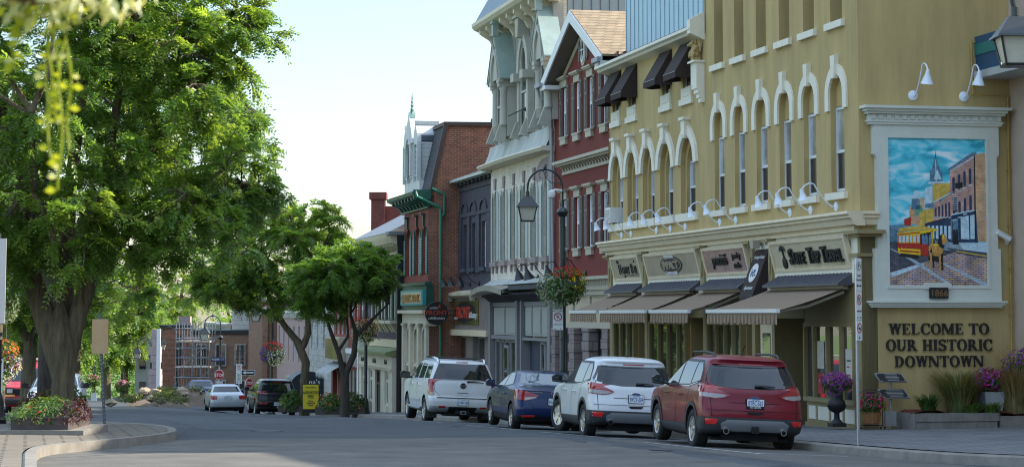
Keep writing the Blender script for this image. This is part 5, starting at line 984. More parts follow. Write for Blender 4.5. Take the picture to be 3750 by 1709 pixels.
# bank front
m = MB(SF); m.box(-52.5, -46.25, Y-.12, Y+.2, 2.55, 3.55, 0); m.box(-52.6, -46.2, Y-.2, Y+.1, 3.55, 3.68, 0); part('sign_band', m, green_d, QB)
m = MB(SF); m.box(-52.5, -46.3, Y-.3, Y+.1, 2.38, 2.52); m.box(-52.4, -46.3, Y-.1, Y+.2, 1.95, 2.38)
for a in (-52.4, -50.6, -48.6, -46.75): m.box(a, a+.45, Y-.12, Y+.3, -2.6, 1.95); m.box(a-.05, a+.5, Y-.16, Y+.3, 1.85, 1.95)
ops = [(-51.95, -50.6), (-50.15, -48.6), (-48.15, -46.75)]
for a, b in ops: c = (a+b)/2; m.archband(c, (b-a)/2-.12, (b-a)/2, 0, 1.2, 1.75, 1.92, Y, Y+.2, 'round'); m.box(a, b, Y, Y+.15, .1, .24); m.box(a, b, Y+.1, Y+.2, -2.5, -1.2)
part('stone_front', m, stone_w, QB)
for a, b in ops: sash(QB, a+.1, b-.1, -1.2, 1.75, Y+.2, stone_w, glsf, None, .08, mull=1)
r = sthing('bank_sign', 'bright teal framed sign board with gilt bank lettering', 'sign', -49.3, -1, 2.8); m = MB(SF); m.box(-51.9, -46.35, Y-.26, Y-.12, 2.72, 3.36, 0); m.box(-51.6, -46.65, Y-.275, Y-.26, 2.80, 3.28, 1); m.build('panel', [mat('bright teal paint', (.03, .30, .29), .45), mat('cream board', (.50, .46, .33), .6)], r)
m = MB(SF); m.text('QUEBEC BANK.', .44, -49.15, Y-.29, 2.87, mt=0, ext=.03, sx=1.52, bold=.02); m.build('lettering', [mat('gilt letters', (.36, .17, .03), .4, .4)], r)
# ------------------------------------------------------------------ dusky purple house
PB = sthing('dusky_house', 'dusky purple brick house with a cream dentil cornice and bay shop window', 'building', -57.5, 3, -2.5); Y = -.8
pur = mat('dusky purple brick', (.105, .08, .095), .85, kind='brick', c2=((.09, .068, .08), (.06, .05, .055)), var=.12)
m = MB(SF); PX_ = [-60.9, -59.0, -57.0, -55.2]
m.wall(-63.5, -52.52, 1.2, 5.9, Y, .25, [(c-.38, c+.38, 2.1, 4.5) for c in PX_]); m.box(-63.5, -52.52, Y+.3, 9, -3.5, 5.8); part('wall', m, pur, PB)
for c in PX_:
    sash(PB, c-.38, c+.38, 2.1, 4.5, Y+.15, stone_w, gl, gl, .07)
    for s in (-1, 1): a = c+s*.56; m = MB(SF); m.box(a-.17, a+.17, Y-.05, Y, 2.1, 4.4); m.box(a-.1, a+.1, Y-.06, Y-.05, 2.2, 4.3, 1); part('shutter', m, [mat('sage shutter', (.17, .22, .17), .6), mat('cream louvre', (.45, .45, .36), .6)], PB)
    m = MB(SF); m.box(c-.8, c+.8, Y-.3, Y, 1.92, 2.06); m.py([(Y, 1.5), (Y-.06, 1.55), (Y-.25, 1.92), (Y, 1.92)], c-.5, c-.2); m.py([(Y, 1.5), (Y-.06, 1.55), (Y-.25, 1.92), (Y, 1.92)], c+.2, c+.5); part('sill', m, stone_w, PB)
m = MB(SF); m.py([(Y, 5.05), (Y-.06, 5.05), (Y-.1, 5.3), (Y-.5, 5.5), (Y-.6, 5.75), (Y-.65, 5.95), (Y, 6.1)], -63.4, -52.7)
for i in range(22): x = -63.2+i*.48; m.py([(Y, 5.15), (Y-.12, 5.15), (Y-.45, 5.4), (Y-.45, 5.5), (Y, 5.5)], x, x+.16)
m.box(-63.4, -52.6, Y-.04, Y, 4.85, 4.95); part('dentil_cornice', m, cream2, PB)
m = MB(SF); m.py([(Y-.6, 5.98), (Y+2.5, 7.6), (Y+2.5, 5.9)], -64.5, -53.3); m.box(-53.4, -52.5, Y-.7, Y+2.2, 5.85, 6.0); part('roof', m, mat('grey lead roof', (.22, .24, .25), .6, var=.1), PB)
m = MB(SF); m.box(-52.75, -52.55, Y-.3, Y-.02, -2, 5.9); part('downpipe', m, black, PB)
m = MB(SF); m.py([(Y, .85), (Y-.75, .65), (Y-.75, .52), (Y, .45)], -63.3, -53.0); m.box(-63.2, -53.0, Y-.1, Y+.1, .85, 1.2, 1); part('shop_cornice', m, [mat('moss green paint', (.20, .24, .10), .6), cream2], PB)
m = MB(SF); m.box(-63.0, -53.1, Y-.45, Y, -.05, .48, 0); m.box(-63.0, -53.1, Y-.5, Y, -.18, -.05, 0)
for i in range(44): x = -62.9+i*.22; m.box(x, x+.09, Y-.53, Y-.5, -.18, -.05, 0)
for a, b in ((-63.0, -62.3), (-60.9, -60.0), (-58.9, -58.0), (-56.4, -55.2), (-54.2, -53.1)): m.box(a, b, Y-.42, Y, -3, -.18, 0)
m.box(-62.3, -60.9, Y-.6, Y, -3, -1.75, 0); m.box(-55.2, -54.2, Y-.5, Y, -3, -1.75, 0); part('shop_front', m, stone_w, PB)
for a, b in ((-62.3, -60.9), (-60.0, -58.9), (-58.0, -56.4), (-55.2, -54.2)): sash(PB, a, b, -1.75 if a != -58.0 else -2.3, -.2, Y-.3, white if a != -58.0 else mat('wine door paint', (.06, .015, .02), .5), gl, gl, .1, .7, mull=1)
m = MB(SF)
for t_, x in (('Art & Design', -61.2), ('& Gifts', -58.0), ('No.1', -54.7)): m.text(t_, .3, x, Y-.46, .1, ext=.03, sx=1.2, shear=.2)
part('lettering', m, dark, PB)
gooseneck('gooseneck_lamp', SF, -58.5, Y-.02, 1.15, 'dark gooseneck lamp above the moss green shop cornice', 'dark gooseneck lamps', out=.8, rise=.4, sz=.18, mm=dark)
m = MB(); m.box(-7.2, -6.5, 111.6, 112.6, 4.5, 8.45); m.box(-7.3, -6.42, 111.5, 112.7, 8.2, 8.55); m.box(-6.5, -5.6, 111.8, 116, 5.5, 7.85); part('chimney', m, brick_d, PB)
# ------------------------------------------------------------------ houses farther down the street
def house(name, label, x0, x1, zt, wm, tm, y=-.8, wins=(), zs=-.2, gm=None, zw=(0, 2), cor=cream):
    zb = walk((x0+x1)/2, 0)-1.5; r = sthing(name, label, 'building', (x0+x1)/2, 3, zb)
    m = MB(SF); m.wall(x0, x1, zs, zt, y, .2, [(a, b, *zw) for a, b in wins]); m.box(x0, x1, y+.25, 10, zb, zt-.05); part('wall', m, wm, r)
    for a, b in wins: sash(r, a+.03, b-.03, zw[0], zw[1], y+.12, tm, gl, gl, .08)
    m = MB(SF); m.py([(y, zt-.5), (y-.1, zt-.5), (y-.35, zt-.15), (y-.35, zt), (y, zt+.05)], x0-.1, x1+.1); part('cornice', m, cor, r)
    return r
# red brick house with a glazed sign box and fringed awning, behind the street trees
r = house('brick_shop', 'low red brick shop with a mirrored sign box and white trim', -69.5, -63.7, 4.6, brick_r, white, wins=((-69, -68), (-67.3, -66.3), (-65.6, -64.6)), zw=(1.6, 3.6), zs=-.5)
zb = walk(-66, 0); m = MB(SF); m.box(-63.9, -63.5, -1.2, 0, zb-.5, 1.3); m.box(-69.4, -63.6, -1.0, -.7, .35, .6); m.box(-69.4, -63.6, -.95, -.7, -.3, .35, 1); part('fascia', m, [white, mat('mauve fascia', (.30, .25, .23), .7)], r)
for a, b in ((-69.3, -68.1), (-68.0, -66.9), (-66.8, -65.4), (-65.3, -63.9)): sash(r, a, b, zb+.5, -.35, -.75, sage, glsf, None, .1)
m = MB(SF); m.box(-69.4, -63.7, -.85, -.6, zb-.8, zb+.5); part('riser', m, sage, r)
r = house('narrow_brick_shop', 'narrow brick shop with cream upper wall beside the fringed awning', -75, -69.6, 4.2, brick_r, white, wins=((-74.4, -73.4), (-72.8, -71.8), (-71.2, -70.2)), zw=(1.3, 3.2), zs=-.8)
zb = walk(-72, 0); m = MB(SF); m.box(-75, -69.6, -1.3, -.8, -.1, 1.15); m.box(-74.8, -69.8, -1.32, -1.3, 0, 1.05, 1); part('sign_box', m, [taupe, mat('antique mirror gold', (.42, .38, .14), .22, .85)], r)
m = MB(SF)
for a, b in ((-75, -74.4), (-72.6, -71.5), (-70.1, -69.6)): m.box(a, b, -.95, -.5, zb-.9, -.5)
part('brick_pier', m, brick_r, r)
for a, b in ((-74.3, -72.7), (-71.4, -70.2)): sash(r, a, b, zb+.2, -.5, -.7, white, glsf, None, .1)
AW = sthing('fringed_awning', 'short grey striped awning with a ragged fringe on the narrow brick shop', 'awning', -72.3, -1.3, -.7); m = MB(SF); m.grid([[(x, -.85-1.0*t, -.15-.55*t) for t in (0, .5, 1)] for x in np.linspace(-74.6, -69.9, 16)]); m.build('canopy', mat('grey striped canvas', (.33, .35, .35), .8, var=.3, vs=9), AW)
m = MB(SF); R = random.Random(8)
for i in range(60): x = -74.6+i*.078; m.add([(x, -1.85, -.70), (x+.07, -1.85, -.70), (x+.05, -1.87, -.95-R.uniform(0, .12)), (x+.02, -1.87, -.95-R.uniform(0, .12))], [(0, 1, 2, 3)])
m.build('fringe', mat('pale fringe', (.5, .52, .5), .8, var=.2), AW)
lime = mat('pale limestone', (.44, .44, .40), .9, kind='block', c2=((.36, .36, .33), (.25, .25, .23)), sc=.9, var=.2)
r = house('limestone_house', 'pale limestone house behind the arched black awning', -86, -75.1, 3.6, lime, white, wins=((-85, -84), (-82.4, -81.4), (-79.6, -78.6), (-77, -76)), zw=(.4, 2.2), zs=-6)
AW = sthing('barrel_awning', 'arched black entrance awning with white restaurant lettering', 'awning', -80, -2, -1.2); T = SF; m = MB(SF)
prof = [(-83.2+1.5-1.5*math.cos(t*math.pi/12), -1.6+1.15*math.sin(t*math.pi/12)) for t in range(13)]
Tm = Matrix.Translation(tuple(SF @ Vector((-79.2, -.9, -2.35)))) @ Matrix.Rotation(math.atan2(S_, C_), 4, 'Z'); m = MB(Tm)
ap = [(-1.05*math.cos(t*math.pi/14)*1, .75+.75*math.sin(t*math.pi/14)) for t in range(15)]; m.px([(-1.75, 0)]+[(-.7+a, b) for a, b in ap]+[(.35, 0)], 0, 2.4); m.build('canopy', mat('black blue vinyl', (.014, .02, .03), .4, var=.1), AW, smooth=True, sharp=30)
m = MB(Tm); m.text("Hana's", .42, -.68, -.02, .78, ext=.02, sx=1.05); m.text('Place', .42, -.55, -.02, .42, ext=.02, sx=1.05); m.text('905-680-1711', .2, -.68, -.02, .12, ext=.02, sx=1.1, shear=.3)
m.build('lettering', white, AW)
pk = mat('faded pink stucco', (.42, .30, .27), .85, var=.1)
r = house('pink_house', 'faded pink stucco house with tall dark shutters and slate roof', -103, -86.1, 2.6, pk, white, wins=tuple((-102+i*2.7, -101+i*2.7) for i in range(6)), zw=(-.6, 1.6), zs=-7, cor=white)
m = MB(SF); m.py([(-1.2, 2.6), (4, 5.2), (4, 2.5)], -103, -86); part('roof', m, slate, r); m = MB(SF)
for i in range(5): m.archband(-100.5+i*2.7, .5, .75, -5, -4.0, -3.2, -2.9, -.85, -.75, 'round')
part('arch_trim', m, mat('brown arch trim', (.12, .08, .06), .7), r)
SB = sthing('sign_board', 'olive framed sign board with gilt lettering on the faded pink house', 'sign', -92, -1, -2); m = MB(SF); m.box(-96, -90, -1.02, -.85, -2.5, -1.5, 0); m.box(-95.6, -90.4, -1.04, -1.02, -2.35, -1.65, 1); m.build('panel', [sage, mat('gilt olive board', (.35, .30, .09), .5, var=.3, vs=6)], SB)
r = house('corner_brick_house', 'tall brown brick corner house with pale stone front and fluted pilasters', -136, -104, 3.4, mat('pale weathered stone', (.40, .38, .35), .9, kind='block', c2=((.34, .32, .30), (.22, .21, .2)), sc=.8, var=.15), white, wins=tuple((-134+i*4.2, -132.4+i*4.2) for i in range(5)), zw=(-2.5, .6), zs=-9, cor=lime)
brown_b = mat('tan brown brick', (.30, .155, .085), .9, kind='brick', c2=((.22, .11, .065), (.24, .19, .15)), var=.15)
m = MB(SF); m.box(-104, -103.8, -1.6, 8, -10, 3.3); m.box(-113, -104, -1.7, -.8, -10, 3.3)
for y in (-1.7, -1.1): m.box(-103.8, -103.6, y, y+.35, -6.2, 2.4)
part('brick_wing', m, brown_b, r); m = MB(SF); m.box(-113.2, -103.5, -1.9, 8, -6.4, -6.1); m.box(-113.2, -103.5, -1.9, 8, 2.4, 2.8); m.box(-113.2, -103.5, -1.9, 8, -10, -9); part('stone_course', m, lime, r)
DS = thing('satellite_dish', 'white satellite dish bracketed to the brown brick side wall', 'dish', tuple(SF @ Vector((-103.5, .5, -1)))); m = MB(Matrix.Translation(tuple(SF @ Vector((-103.2, .9, -.1))))); m.lathe([(0, .1), (.35, .05), (.62, -.06), (.64, -.05), (.36, .075), (0, .14)], (0, 0, 0), 18, axis='y'); m.tube([(0, .1, 0), (.1, .3, -.5), (.1, .5, -1.2)], .04, 6); m.box(-.1, .3, .4, .5, -1.3, -1.1); m.build('dish', white, DS, smooth=True)
# scaffold tower
SCF = thing('scaffold', 'grey steel scaffold tower with plank decks against the far house', 'scaffold', (-20.9, 146, -5.2)); m = MB(); pl = MB(); R = random.Random(6)
for x in (-22.2, -21.65, -21.1, -20.55, -20.0):
    for y in (145, 146.4, 147.8): m.tube([(x+R.uniform(-.03, .03), y, -6), (x, y, 1.8)], .035, 5)
for k in range(11):
    z = -5+k*.64
    for y in (145, 147.8): m.tube([(-22.3, y, z), (-19.9, y, z)], .03, 5)
    for x in (-21.65, -20.55): m.tube([(x, 145, z), (x, 147.8, z)], .03, 5)
for k in range(4): m.tube([(-22.2, 145, -5+k*1.8), (-20, 145, -3.2+k*1.8)], .025, 5); pl.box(-22.2, -20.0, 145, 147.8, -4.6+k*1.7, -4.5+k*1.7)
m.build('frame', mat('scaffold steel', (.22, .24, .26), .45, .6, var=.2), SCF); pl.build('deck', mat('scaffold plank', (.42, .36, .28), .8, var=.2), SCF)
# ruin and bank between the two streets
RU = thing('ruined_wall', 'roofless tan brick gable ruin rising from the earth bank', 'wall', (-24, 152, -4)); m = MB(); m.box(-24.3, -22.3, 152, 152.6, -7, 1.4); m.box(-24.4, -22.2, 151.9, 152.7, 1.4, 1.6, 1); m.box(-23.1, -22.9, 151.8, 151.98, -1.2, .9, 1); m.box(-23.2, -22.4, 152.6, 153.4, 1.5, 2.2, 2); m.build('wall', [brick_o, dark, lil], RU)
PC = thing('stone_pillar', 'broken pinkish stone buttress in front of the brick ruin', 'pillar', (-24.2, 140, -4)); m = MB(); R = random.Random(3); z = -4.6
for i in range(13): h = R.uniform(.35, .6); w_ = R.uniform(.8, 1.15)-.045*i; m.box(-22.8-w_/2+R.uniform(-.1, .1), -22.8+w_/2, 140, 140.9, z, z+h-.02); z += h
m.build('stone', mat('pinkish stone', (.40, .31, .31), .9, var=.15, vs=2), PC)
WP = thing('white_post', 'tall flat white board standing at the edge of the earth bank', 'post', (-20.6, 128, -3.2)); m = MB(); m.box(-20.72, -20.5, 128, 128.12, -4.6, 1.5); m.build('board', white, WP)
m = MB(); R = random.Random(12); rows = []
for j in range(50):
    y = 106+j*1.0; rows.append([(x, y, H(x, y)-.6+.7*max(0, 1-((x+17.7+(y-106)*.07)/2.9)**2)**.8*(.7+1.3*sst((y-108)/30))*sst((y-104)/8)+R.uniform(-.3, .3)*(1 if 108 < y < 150 else .2)) for x in np.arange(-27, -12, .42)])
m.grid(rows); struct(m.build('earth_bank', earth, smooth=True))
R = random.Random(15); rk = mat('tan rubble stone', (.30, .24, .17), .9, var=.3, vs=3)
for i in range(14):
    y = R.uniform(108, 130); x = -17.7-(y-106)*.07+R.uniform(-2.4, 2.2); s = R.uniform(.15, .42); m = MB(Matrix.Translation((x, y, H(x, y)+.2+.5*sst((y-108)/20))) @ Matrix.Rotation(R.uniform(0, 3), 4, 'Z'))
    m.lathe([(0, -s*.5), (s*.7, -s*.35), (s, 0), (s*.75, s*.4), (s*.3, s*.62), (0, s*.65)], (0, 0, 0), 8); m.v = [tuple(Vector(p)+Vector((R.uniform(-.18, .18), R.uniform(-.18, .18), R.uniform(-.15, .15)))*s) for p in m.v]; tag(m.build('rubble_stone', rk), 'tan rubble stone lying on the earth bank', 'stone', 'rubble stones on the earth bank')

r = house('far_brick_house', 'tan brick house closing the view behind the scaffold tower', -160, -137, 1.6, brown_b, white, wins=tuple((-158+i*5, -156+i*5) for i in range(4)), zw=(-3.5, -1), zs=-12, cor=lime)
FB = thing('far_gable_house', 'brown brick house seen through the steel scaffold', 'building', (-21, 160, -8)); m = MB(); m.box(-23.4, -17.5, 160, 168, -12, .9, 0); m.box(-23.5, -17.4, 159.9, 168.1, .9, 1.2, 1); m.build('wall', [brown_b, dark], FB)
R = random.Random(44)
for i in range(9):
    y = R.uniform(110, 130); x = -17.6-(y-106)*.07+R.uniform(-1.6, 1.6); r = thing('weed_clump', 'low yellow green weeds on the earth bank', 'plant', (x, y, H(x, y)), 0, 'weeds on the earth bank'); m = MB(); cluster(m, (x, y, H(x, y)+.35+.5*sst((y-108)/20)), .6, .6, .22, 300, .045, 0, 300+i, 0) if 'cluster' in globals() else None
    m.build('leaves', mat('weed leaves', (.08, .11, .025), .7, var=.3, transl=.3), r)

PH = thing('pale_house', 'pale grey house with small dark windows behind the flat white board', 'building', (-27.4, 172, -6)); m = MB(); m.box(-29.5, -26.3, 172, 180, -10, 1.2, 0); m.box(-29.7, -26.1, 171.8, 180.2, 1.2, 1.5, 1); m.build('wall', [mat('pale grey render', (.50, .50, .49), .85, var=.08), dark], PH)
for z in (-1.2, -3.6):
    for x in (-28.9, -27.9, -26.9): m = MB(); m.box(x-.25, x+.25, 171.9, 172.02, z-.7, z+.7); m.build('window', gl, PH)

for z in (-.6, -3.2):
    for x in (-22.6, -21.2, -19.8, -18.4): m = MB(); m.box(x-.4, x+.4, 159.86, 160.02, z-.8, z+.8, 1); m.box(x-.32, x+.32, 159.84, 159.87, z-.72, z+.72, 0); m.box(x-.03, x+.03, 159.82, 159.84, z-.72, z+.72, 1); m.build('window', [gl, lime], FB)
# ------------------------------------------------------------------ cars: stacked plan outlines, panels cut from the same surface
tyre_m = mat('tyre rubber', (.018, .018, .018), .85, var=.2, vs=20); rim_m = mat('alloy rim', (.50, .50, .49), .28, .85, var=.08, vs=20); under_m = mat('underbody black', (.008, .008, .008), .8)
cglass = glass('car glass', (.010, .016, .020), 1.45, .03); sglass = glass('sky lit side glass', (.03, .04, .045), 2.6, .02); clad = mat('grey plastic cladding', (.035, .037, .04), .6, var=.1); chrome = mat('chrome', (.6, .6, .6), .12, 1., var=0)
lamp_r = mat('red lamp lens', (.30, .006, .01), .15, coat=1, var=.1, vs=20); lamp_c = mat('clear lamp lens', (.34, .31, .30), .15, coat=1, var=.15, vs=30); lamp_b = mat('bright reflector', (.62, .012, .01), .2, coat=1, var=0)
silver = mat('silver plastic', (.24, .255, .27), .4, .3, var=.04); plate_w = mat('number plate white', (.72, .78, .80), .5, var=.03); plate_b = mat('plate blue', (.02, .08, .30), .5); gap = mat('shut line', (.006, .006, .006), .8); seat_m = mat('dark interior', (.02, .02, .022), .8)
def paint(n, c, metal=.0): return mat('car paint '+n, c, .35, metal, var=.03, vs=3, coat=.4, spec=.3)
class Car:
    N = 4.0
    def __init__(s, name, label, lv, at, heading, roll=0., pitch=0.):
        s.lv = lv; s.root = thing(name, label, 'car', at); s.root.rotation_euler = (pitch, roll, heading); s.zlow = .36
        zs = [l[0] for l in lv]; s.z0, s.z1 = zs[0], zs[-1]
    def at(s, z):
        L = s.lv; z = clamp(z, s.z0, s.z1)
        for i in range(len(L)-1):
            if z <= L[i+1][0]:
                a, b = L[max(0, i-1)], L[min(len(L)-1, i+2)]; p, q = L[i], L[i+1]; h = q[0]-p[0]; t = (z-p[0])/h; r = []
                for k in range(1, 6):
                    d = (q[k]-p[k])/h; d0 = (p[k]-a[k])/(p[0]-a[0]) if i > 0 else d; d1 = (b[k]-q[k])/(b[0]-q[0]) if i+2 < len(L) else d
                    m0 = 0 if d*d0 <= 0 else 2*d*d0/(d+d0); m1 = 0 if d*d1 <= 0 else 2*d*d1/(d+d1)
                    r.append((2*t**3-3*t*t+1)*p[k]+(t**3-2*t*t+t)*h*m0+(-2*t**3+3*t*t)*q[k]+(t**3-t*t)*h*m1)
                return r
    def rear(s, x, z):
        yr, yf, w, rr, rf = s.at(z); u = clamp(abs(x)/w, 0, 1); return yr+rr*(1-(1-u**s.N)**(1/s.N))
    def front(s, x, z):
        yr, yf, w, rr, rf = s.at(z); u = clamp(abs(x)/w, 0, 1); return yf-rf*(1-(1-u**s.N)**(1/s.N))
    def side(s, y, z):
        yr, yf, w, rr, rf = s.at(z)
        if y < yr+rr: u = clamp(1-(y-yr)/rr, 0, 1)
        elif y > yf-rf: u = clamp(1-(yf-y)/rf, 0, 1)
        else: u = 0
        return w*(1-u**s.N)**(1/s.N)
    def outline(s, z):
        yr, yf, w, rr, rf = s.at(z); p = []; n = 9
        for i in range(n+1): t = (i/n)*math.pi/2; p.append((-w*math.sin(t)**(2/s.N), yr+rr*(1-math.cos(t)**(2/s.N))))
        for i in range(1, 12): p.append((-w, yr+rr+(yf-rf-yr-rr)*i/12))
        for i in range(n+1): t = (1-i/n)*math.pi/2; p.append((-w*math.sin(t)**(2/s.N), yf-rf*(1-math.cos(t)**(2/s.N))))
        return p+[(-x, y) for x, y in p[-2:0:-1]]
    def body(s, m_, wheels, rw, n=44):
        m = MB(); zs = []
        for a, b in zip(s.lv, s.lv[1:]):
            k = max(1, int((b[0]-a[0])/.05)) if b[0] < s.z1-.09 else 3
            zs += [a[0]+(b[0]-a[0])*i/k for i in range(k)]
        zs.append(s.z1); R = [[(x, y, z) for x, y in s.outline(z)] for z in zs]; k = len(R[0])
        vs = [p for r in R for p in r]; fs = [(i*k+j, (i+1)*k+j, (i+1)*k+(j+1) % k, i*k+(j+1) % k) for i in range(len(R)-1) for j in range(k)]
        fs += [tuple(range(k)), tuple((len(R)-1)*k+j for j in range(k-1, -1, -1))]; m.add(vs, fs)
        o = m.build('body', [m_, under_m], s.root, local=True)
        c = MB()
        for y in wheels:
            for sd in (-1, 1): c.lathe([(rw+.055, -.17), (rw+.055, .34)], (sd*(s.lv[3][3]-.1), y, rw+.01), 30, axis='x') if sd > 0 else c.lathe([(rw+.055, -.34), (rw+.055, .17)], (sd*(s.lv[3][3]-.1), y, rw+.01), 30, axis='x')
        co = c.build('cut', [m_, under_m], s.root, local=True); me = co.data
        bm = bmesh.new(); bm.from_mesh(me); bmesh.ops.recalc_face_normals(bm, faces=bm.faces); bm.to_mesh(me); bm.free()
        me.polygons.foreach_set('material_index', [1]*len(me.polygons))
        bm = bmesh.new(); bm.from_mesh(o.data); bmesh.ops.recalc_face_normals(bm, faces=bm.faces); bm.to_mesh(o.data); bm.free()
        b = o.modifiers.new('b', 'BOOLEAN'); b.object = co; b.operation = 'DIFFERENCE'; b.solver = 'EXACT'
        bpy.context.view_layer.update(); nm = bpy.data.meshes.new_from_object(o.evaluated_get(bpy.context.evaluated_depsgraph_get()))
        o.modifiers.clear(); o.data = nm; bpy.data.objects.remove(co)
        
        for p_ in nm.polygons:
            if p_.center.z < s.zlow: p_.material_index = 1
        nm.polygons.foreach_set('use_smooth', [True]*len(nm.polygons)); nm.set_sharp_from_angle(angle=rad(32)); s.o = o; return o
    def patch(s, name, surf, poly, m_, off=.006, par=None, rows=10, cols=14, mir=False, edge=True):
        """a panel following the body: surf rear/front uses (x,z) polygons, side uses (y,z)"""
        m = MB(); sides = (-1, 1) if (mir and surf == 'side') else (-1,)
        polys = [poly]+([[(-a, b) for a, b in reversed(poly)]] if mir and surf != 'side' else [])
        for sd in sides:
            for pl in polys:
                zs = sorted(set([z for _, z in pl])); za, zb = zs[0], zs[-1]; lv = sorted(set(zs+[za+(zb-za)*i/rows for i in range(rows+1)])); R = []
                for z in lv:
                    zz = clamp(z, za+1e-4, zb-1e-4); xs = []
                    for (a, b), (c, d) in zip(pl, pl[1:]+pl[:1]):
                        if (b <= zz < d) or (d <= zz < b): xs.append(a+(c-a)*(zz-b)/(d-b))
                    if len(xs) < 2: continue
                    l, h = min(xs), max(xs); r = []
                    for j in range(cols+1):
                        t = l+(h-l)*(.5-.5*math.cos(math.pi*j/cols) if surf != 'side' else j/cols)
                        if surf == 'rear': p = (t, s.rear(t, z)-off, z)
                        elif surf == 'front': p = (t, s.front(t, z)+off, z)
                        else: p = (sd*(s.side(t, z)+off), t, z)
                        r.append(p)
                    R.append(r)
                m.grid(R)
        return m.build(name, m_, par or s.root, local=True, smooth=True, sharp=50)
    def wheels(s, ys, r, style, wd=.225, steer=0., rim=None):
        for y in ys:
            for sd in (-1, 1):
                w_ = s.lv[3][3]; xo = sd*(w_-.015); x = xo-sd*wd/2; T = Matrix.Translation((x, y, r)) @ Matrix.Rotation(steer if y > 0 else 0, 4, 'Z') @ (Matrix.Rotation(math.pi, 4, 'Z') if sd < 0 else Matrix()); h = wd/2
                m = MB(T); m.lathe([(r*.60, -h+.02), (r*.66, -h), (r*.92, -h), (r*.99, -h+.03), (r, -h+.06), (r, h-.06), (r*.99, h-.03), (r*.92, h), (r*.70, h+.004), (r*.66, h-.01), (r*.64, h-.04)], (0, 0, 0), 30, axis='x')
                for i in range(5): xx = -h+.05+i*(wd-.1)/4; m.lathe([(r*1.004, xx-.006), (r*1.004, xx+.006)], (0, 0, 0), 30, 1, axis='x') if 0 else None
                o = m.build('wheel', tyre_m, s.root, local=True, smooth=True, sharp=50)
                m = MB(T); m.lathe([(r*.66, h-.035), (r*.64, h-.005), (r*.60, h-.02), (r*.59, -h+.04), (r*.2, -h+.05), (0, -h+.05)], (0, 0, 0), 26, axis='x')
                k = style; q = 2*math.pi/k
                for i in range(k):
                    for e in (-.16, .16) if k <= 6 else (0,):
                        a = i*q+e; b = i*q+e*.35; wv = .028 if k <= 6 else .024
                        c0 = Vector((h-.03, math.cos(b)*r*.10, math.sin(b)*r*.10)); c1 = Vector((h-.018, math.cos(a)*r*.62, math.sin(a)*r*.62)); n = Vector((0, -math.sin(a), math.cos(a)))*wv
                        m.add([c0-n, c0+n, c1+n, c1-n, c0-n-Vector((.03, 0, 0)), c0+n-Vector((.03, 0, 0)), c1+n-Vector((.03, 0, 0)), c1-n-Vector((.03, 0, 0))], [(0, 1, 2, 3), (0, 4, 5, 1), (2, 6, 7, 3), (0, 3, 7, 4), (1, 5, 6, 2)], 0)
                m.lathe([(0, h-.015), (r*.13, h-.018), (r*.15, h-.04)], (0, 0, 0), 14, axis='x'); m.lathe([(r*.585, -h+.06), (0, -h+.06)], (0, 0, 0), 20, 1, axis='x'); m.build('rim', [rim or rim_m, seat_m], o, local=True, smooth=True, sharp=35)
    def mirror(s, y, z, m_, sz=1.):
        for sd in (-1, 1):
            x = sd*(s.side(y, z)); m = MB(); m.tube([(x-sd*.02, y, z), (x+sd*.12, y+.02, z+.03)], .03*sz, 6)
            m.wedge([(x+sd*.07, y-.06, z-.03), (x+sd*.27*sz, y-.06, z-.01), (x+sd*.29*sz, y-.06, z+.10*sz), (x+sd*.22*sz, y-.06, z+.155*sz), (x+sd*.08, y-.06, z+.13*sz)], (0, .14, 0)); o = m.build('mirror', m_, s.root, local=True)
            m = MB(); m.wedge([(x+sd*.09, y-.064, z-.005), (x+sd*.26*sz, y-.064, z+.01), (x+sd*.27*sz, y-.064, z+.09*sz), (x+sd*.1, y-.064, z+.11*sz)], (0, .003, 0)); m.build('mirror_glass', cglass, o, local=True)
    def plate(s, txt, z, w_=.305, h=.155, x=0., front=False, sub=None):
        y = min(s.rear(x, z), s.rear(x, z+h))-.012; m = MB(); m.box(x-w_/2-.01, x+w_/2+.01, y-.006, y+.03, z-.008, z+h+.008, 0); m.box(x-w_/2, x+w_/2, y-.012, y-.006, z, z+h, 1)
        m.text(txt, .112, x, y-.014, z+(.05 if sub else .033), mt=2, ext=.003, sx=.56, bold=.006); m.text('ONTARIO', .03, x, y-.014, z+h-.028, mt=2, ext=.003)
        if sub: m.box(x-w_/2-.008, x+w_/2+.008, y-.0135, y-.012, z-.006, z+.036, 0); m.text(sub, .042, x, y-.016, z+.002, mt=1, ext=.003, bold=.01)
        m.build('number_plate', [black, plate_w, plate_b], s.root, local=True)
    def lines(s, segs, par=None):
        for surf, pts in segs: s.patch('shut_line', surf, pts, gap, .004, rows=6, cols=1)
def put(x, y): X, Y = wor(x, y); return (X, Y, H(X, Y))
HD = math.atan2(S_, C_)      # cars point along the street
ESC = [(.20, -1.62, 1.7, .74, .2, .3), (.27, -1.80, 1.95, .86, .26, .4), (.37, -2.17, 2.16, .905, .36, .55), (.55, -2.24, 2.23, .92, .40, .6), (.70, -2.235, 2.22, .925, .42, .62), (.84, -2.20, 2.18, .922, .44, .66), (.94, -2.175, 2.06, .915, .46, .7), (1.01, -2.165, 1.72, .908, .46, .7), (1.07, -2.15, 1.22, .895, .46, .62),
       (1.14, -2.10, .98, .872, .46, .58), (1.28, -2.00, .70, .822, .44, .55), (1.42, -1.90, .42, .768, .42, .5), (1.54, -1.82, .14, .712, .40, .45), (1.60, -1.84, -.06, .672, .40, .42), (1.645, -1.74, -.30, .59, .4, .4), (1.672, -1.50, -.55, .45, .3, .3), (1.685, -1.2, -.8, .22, .2, .2)]
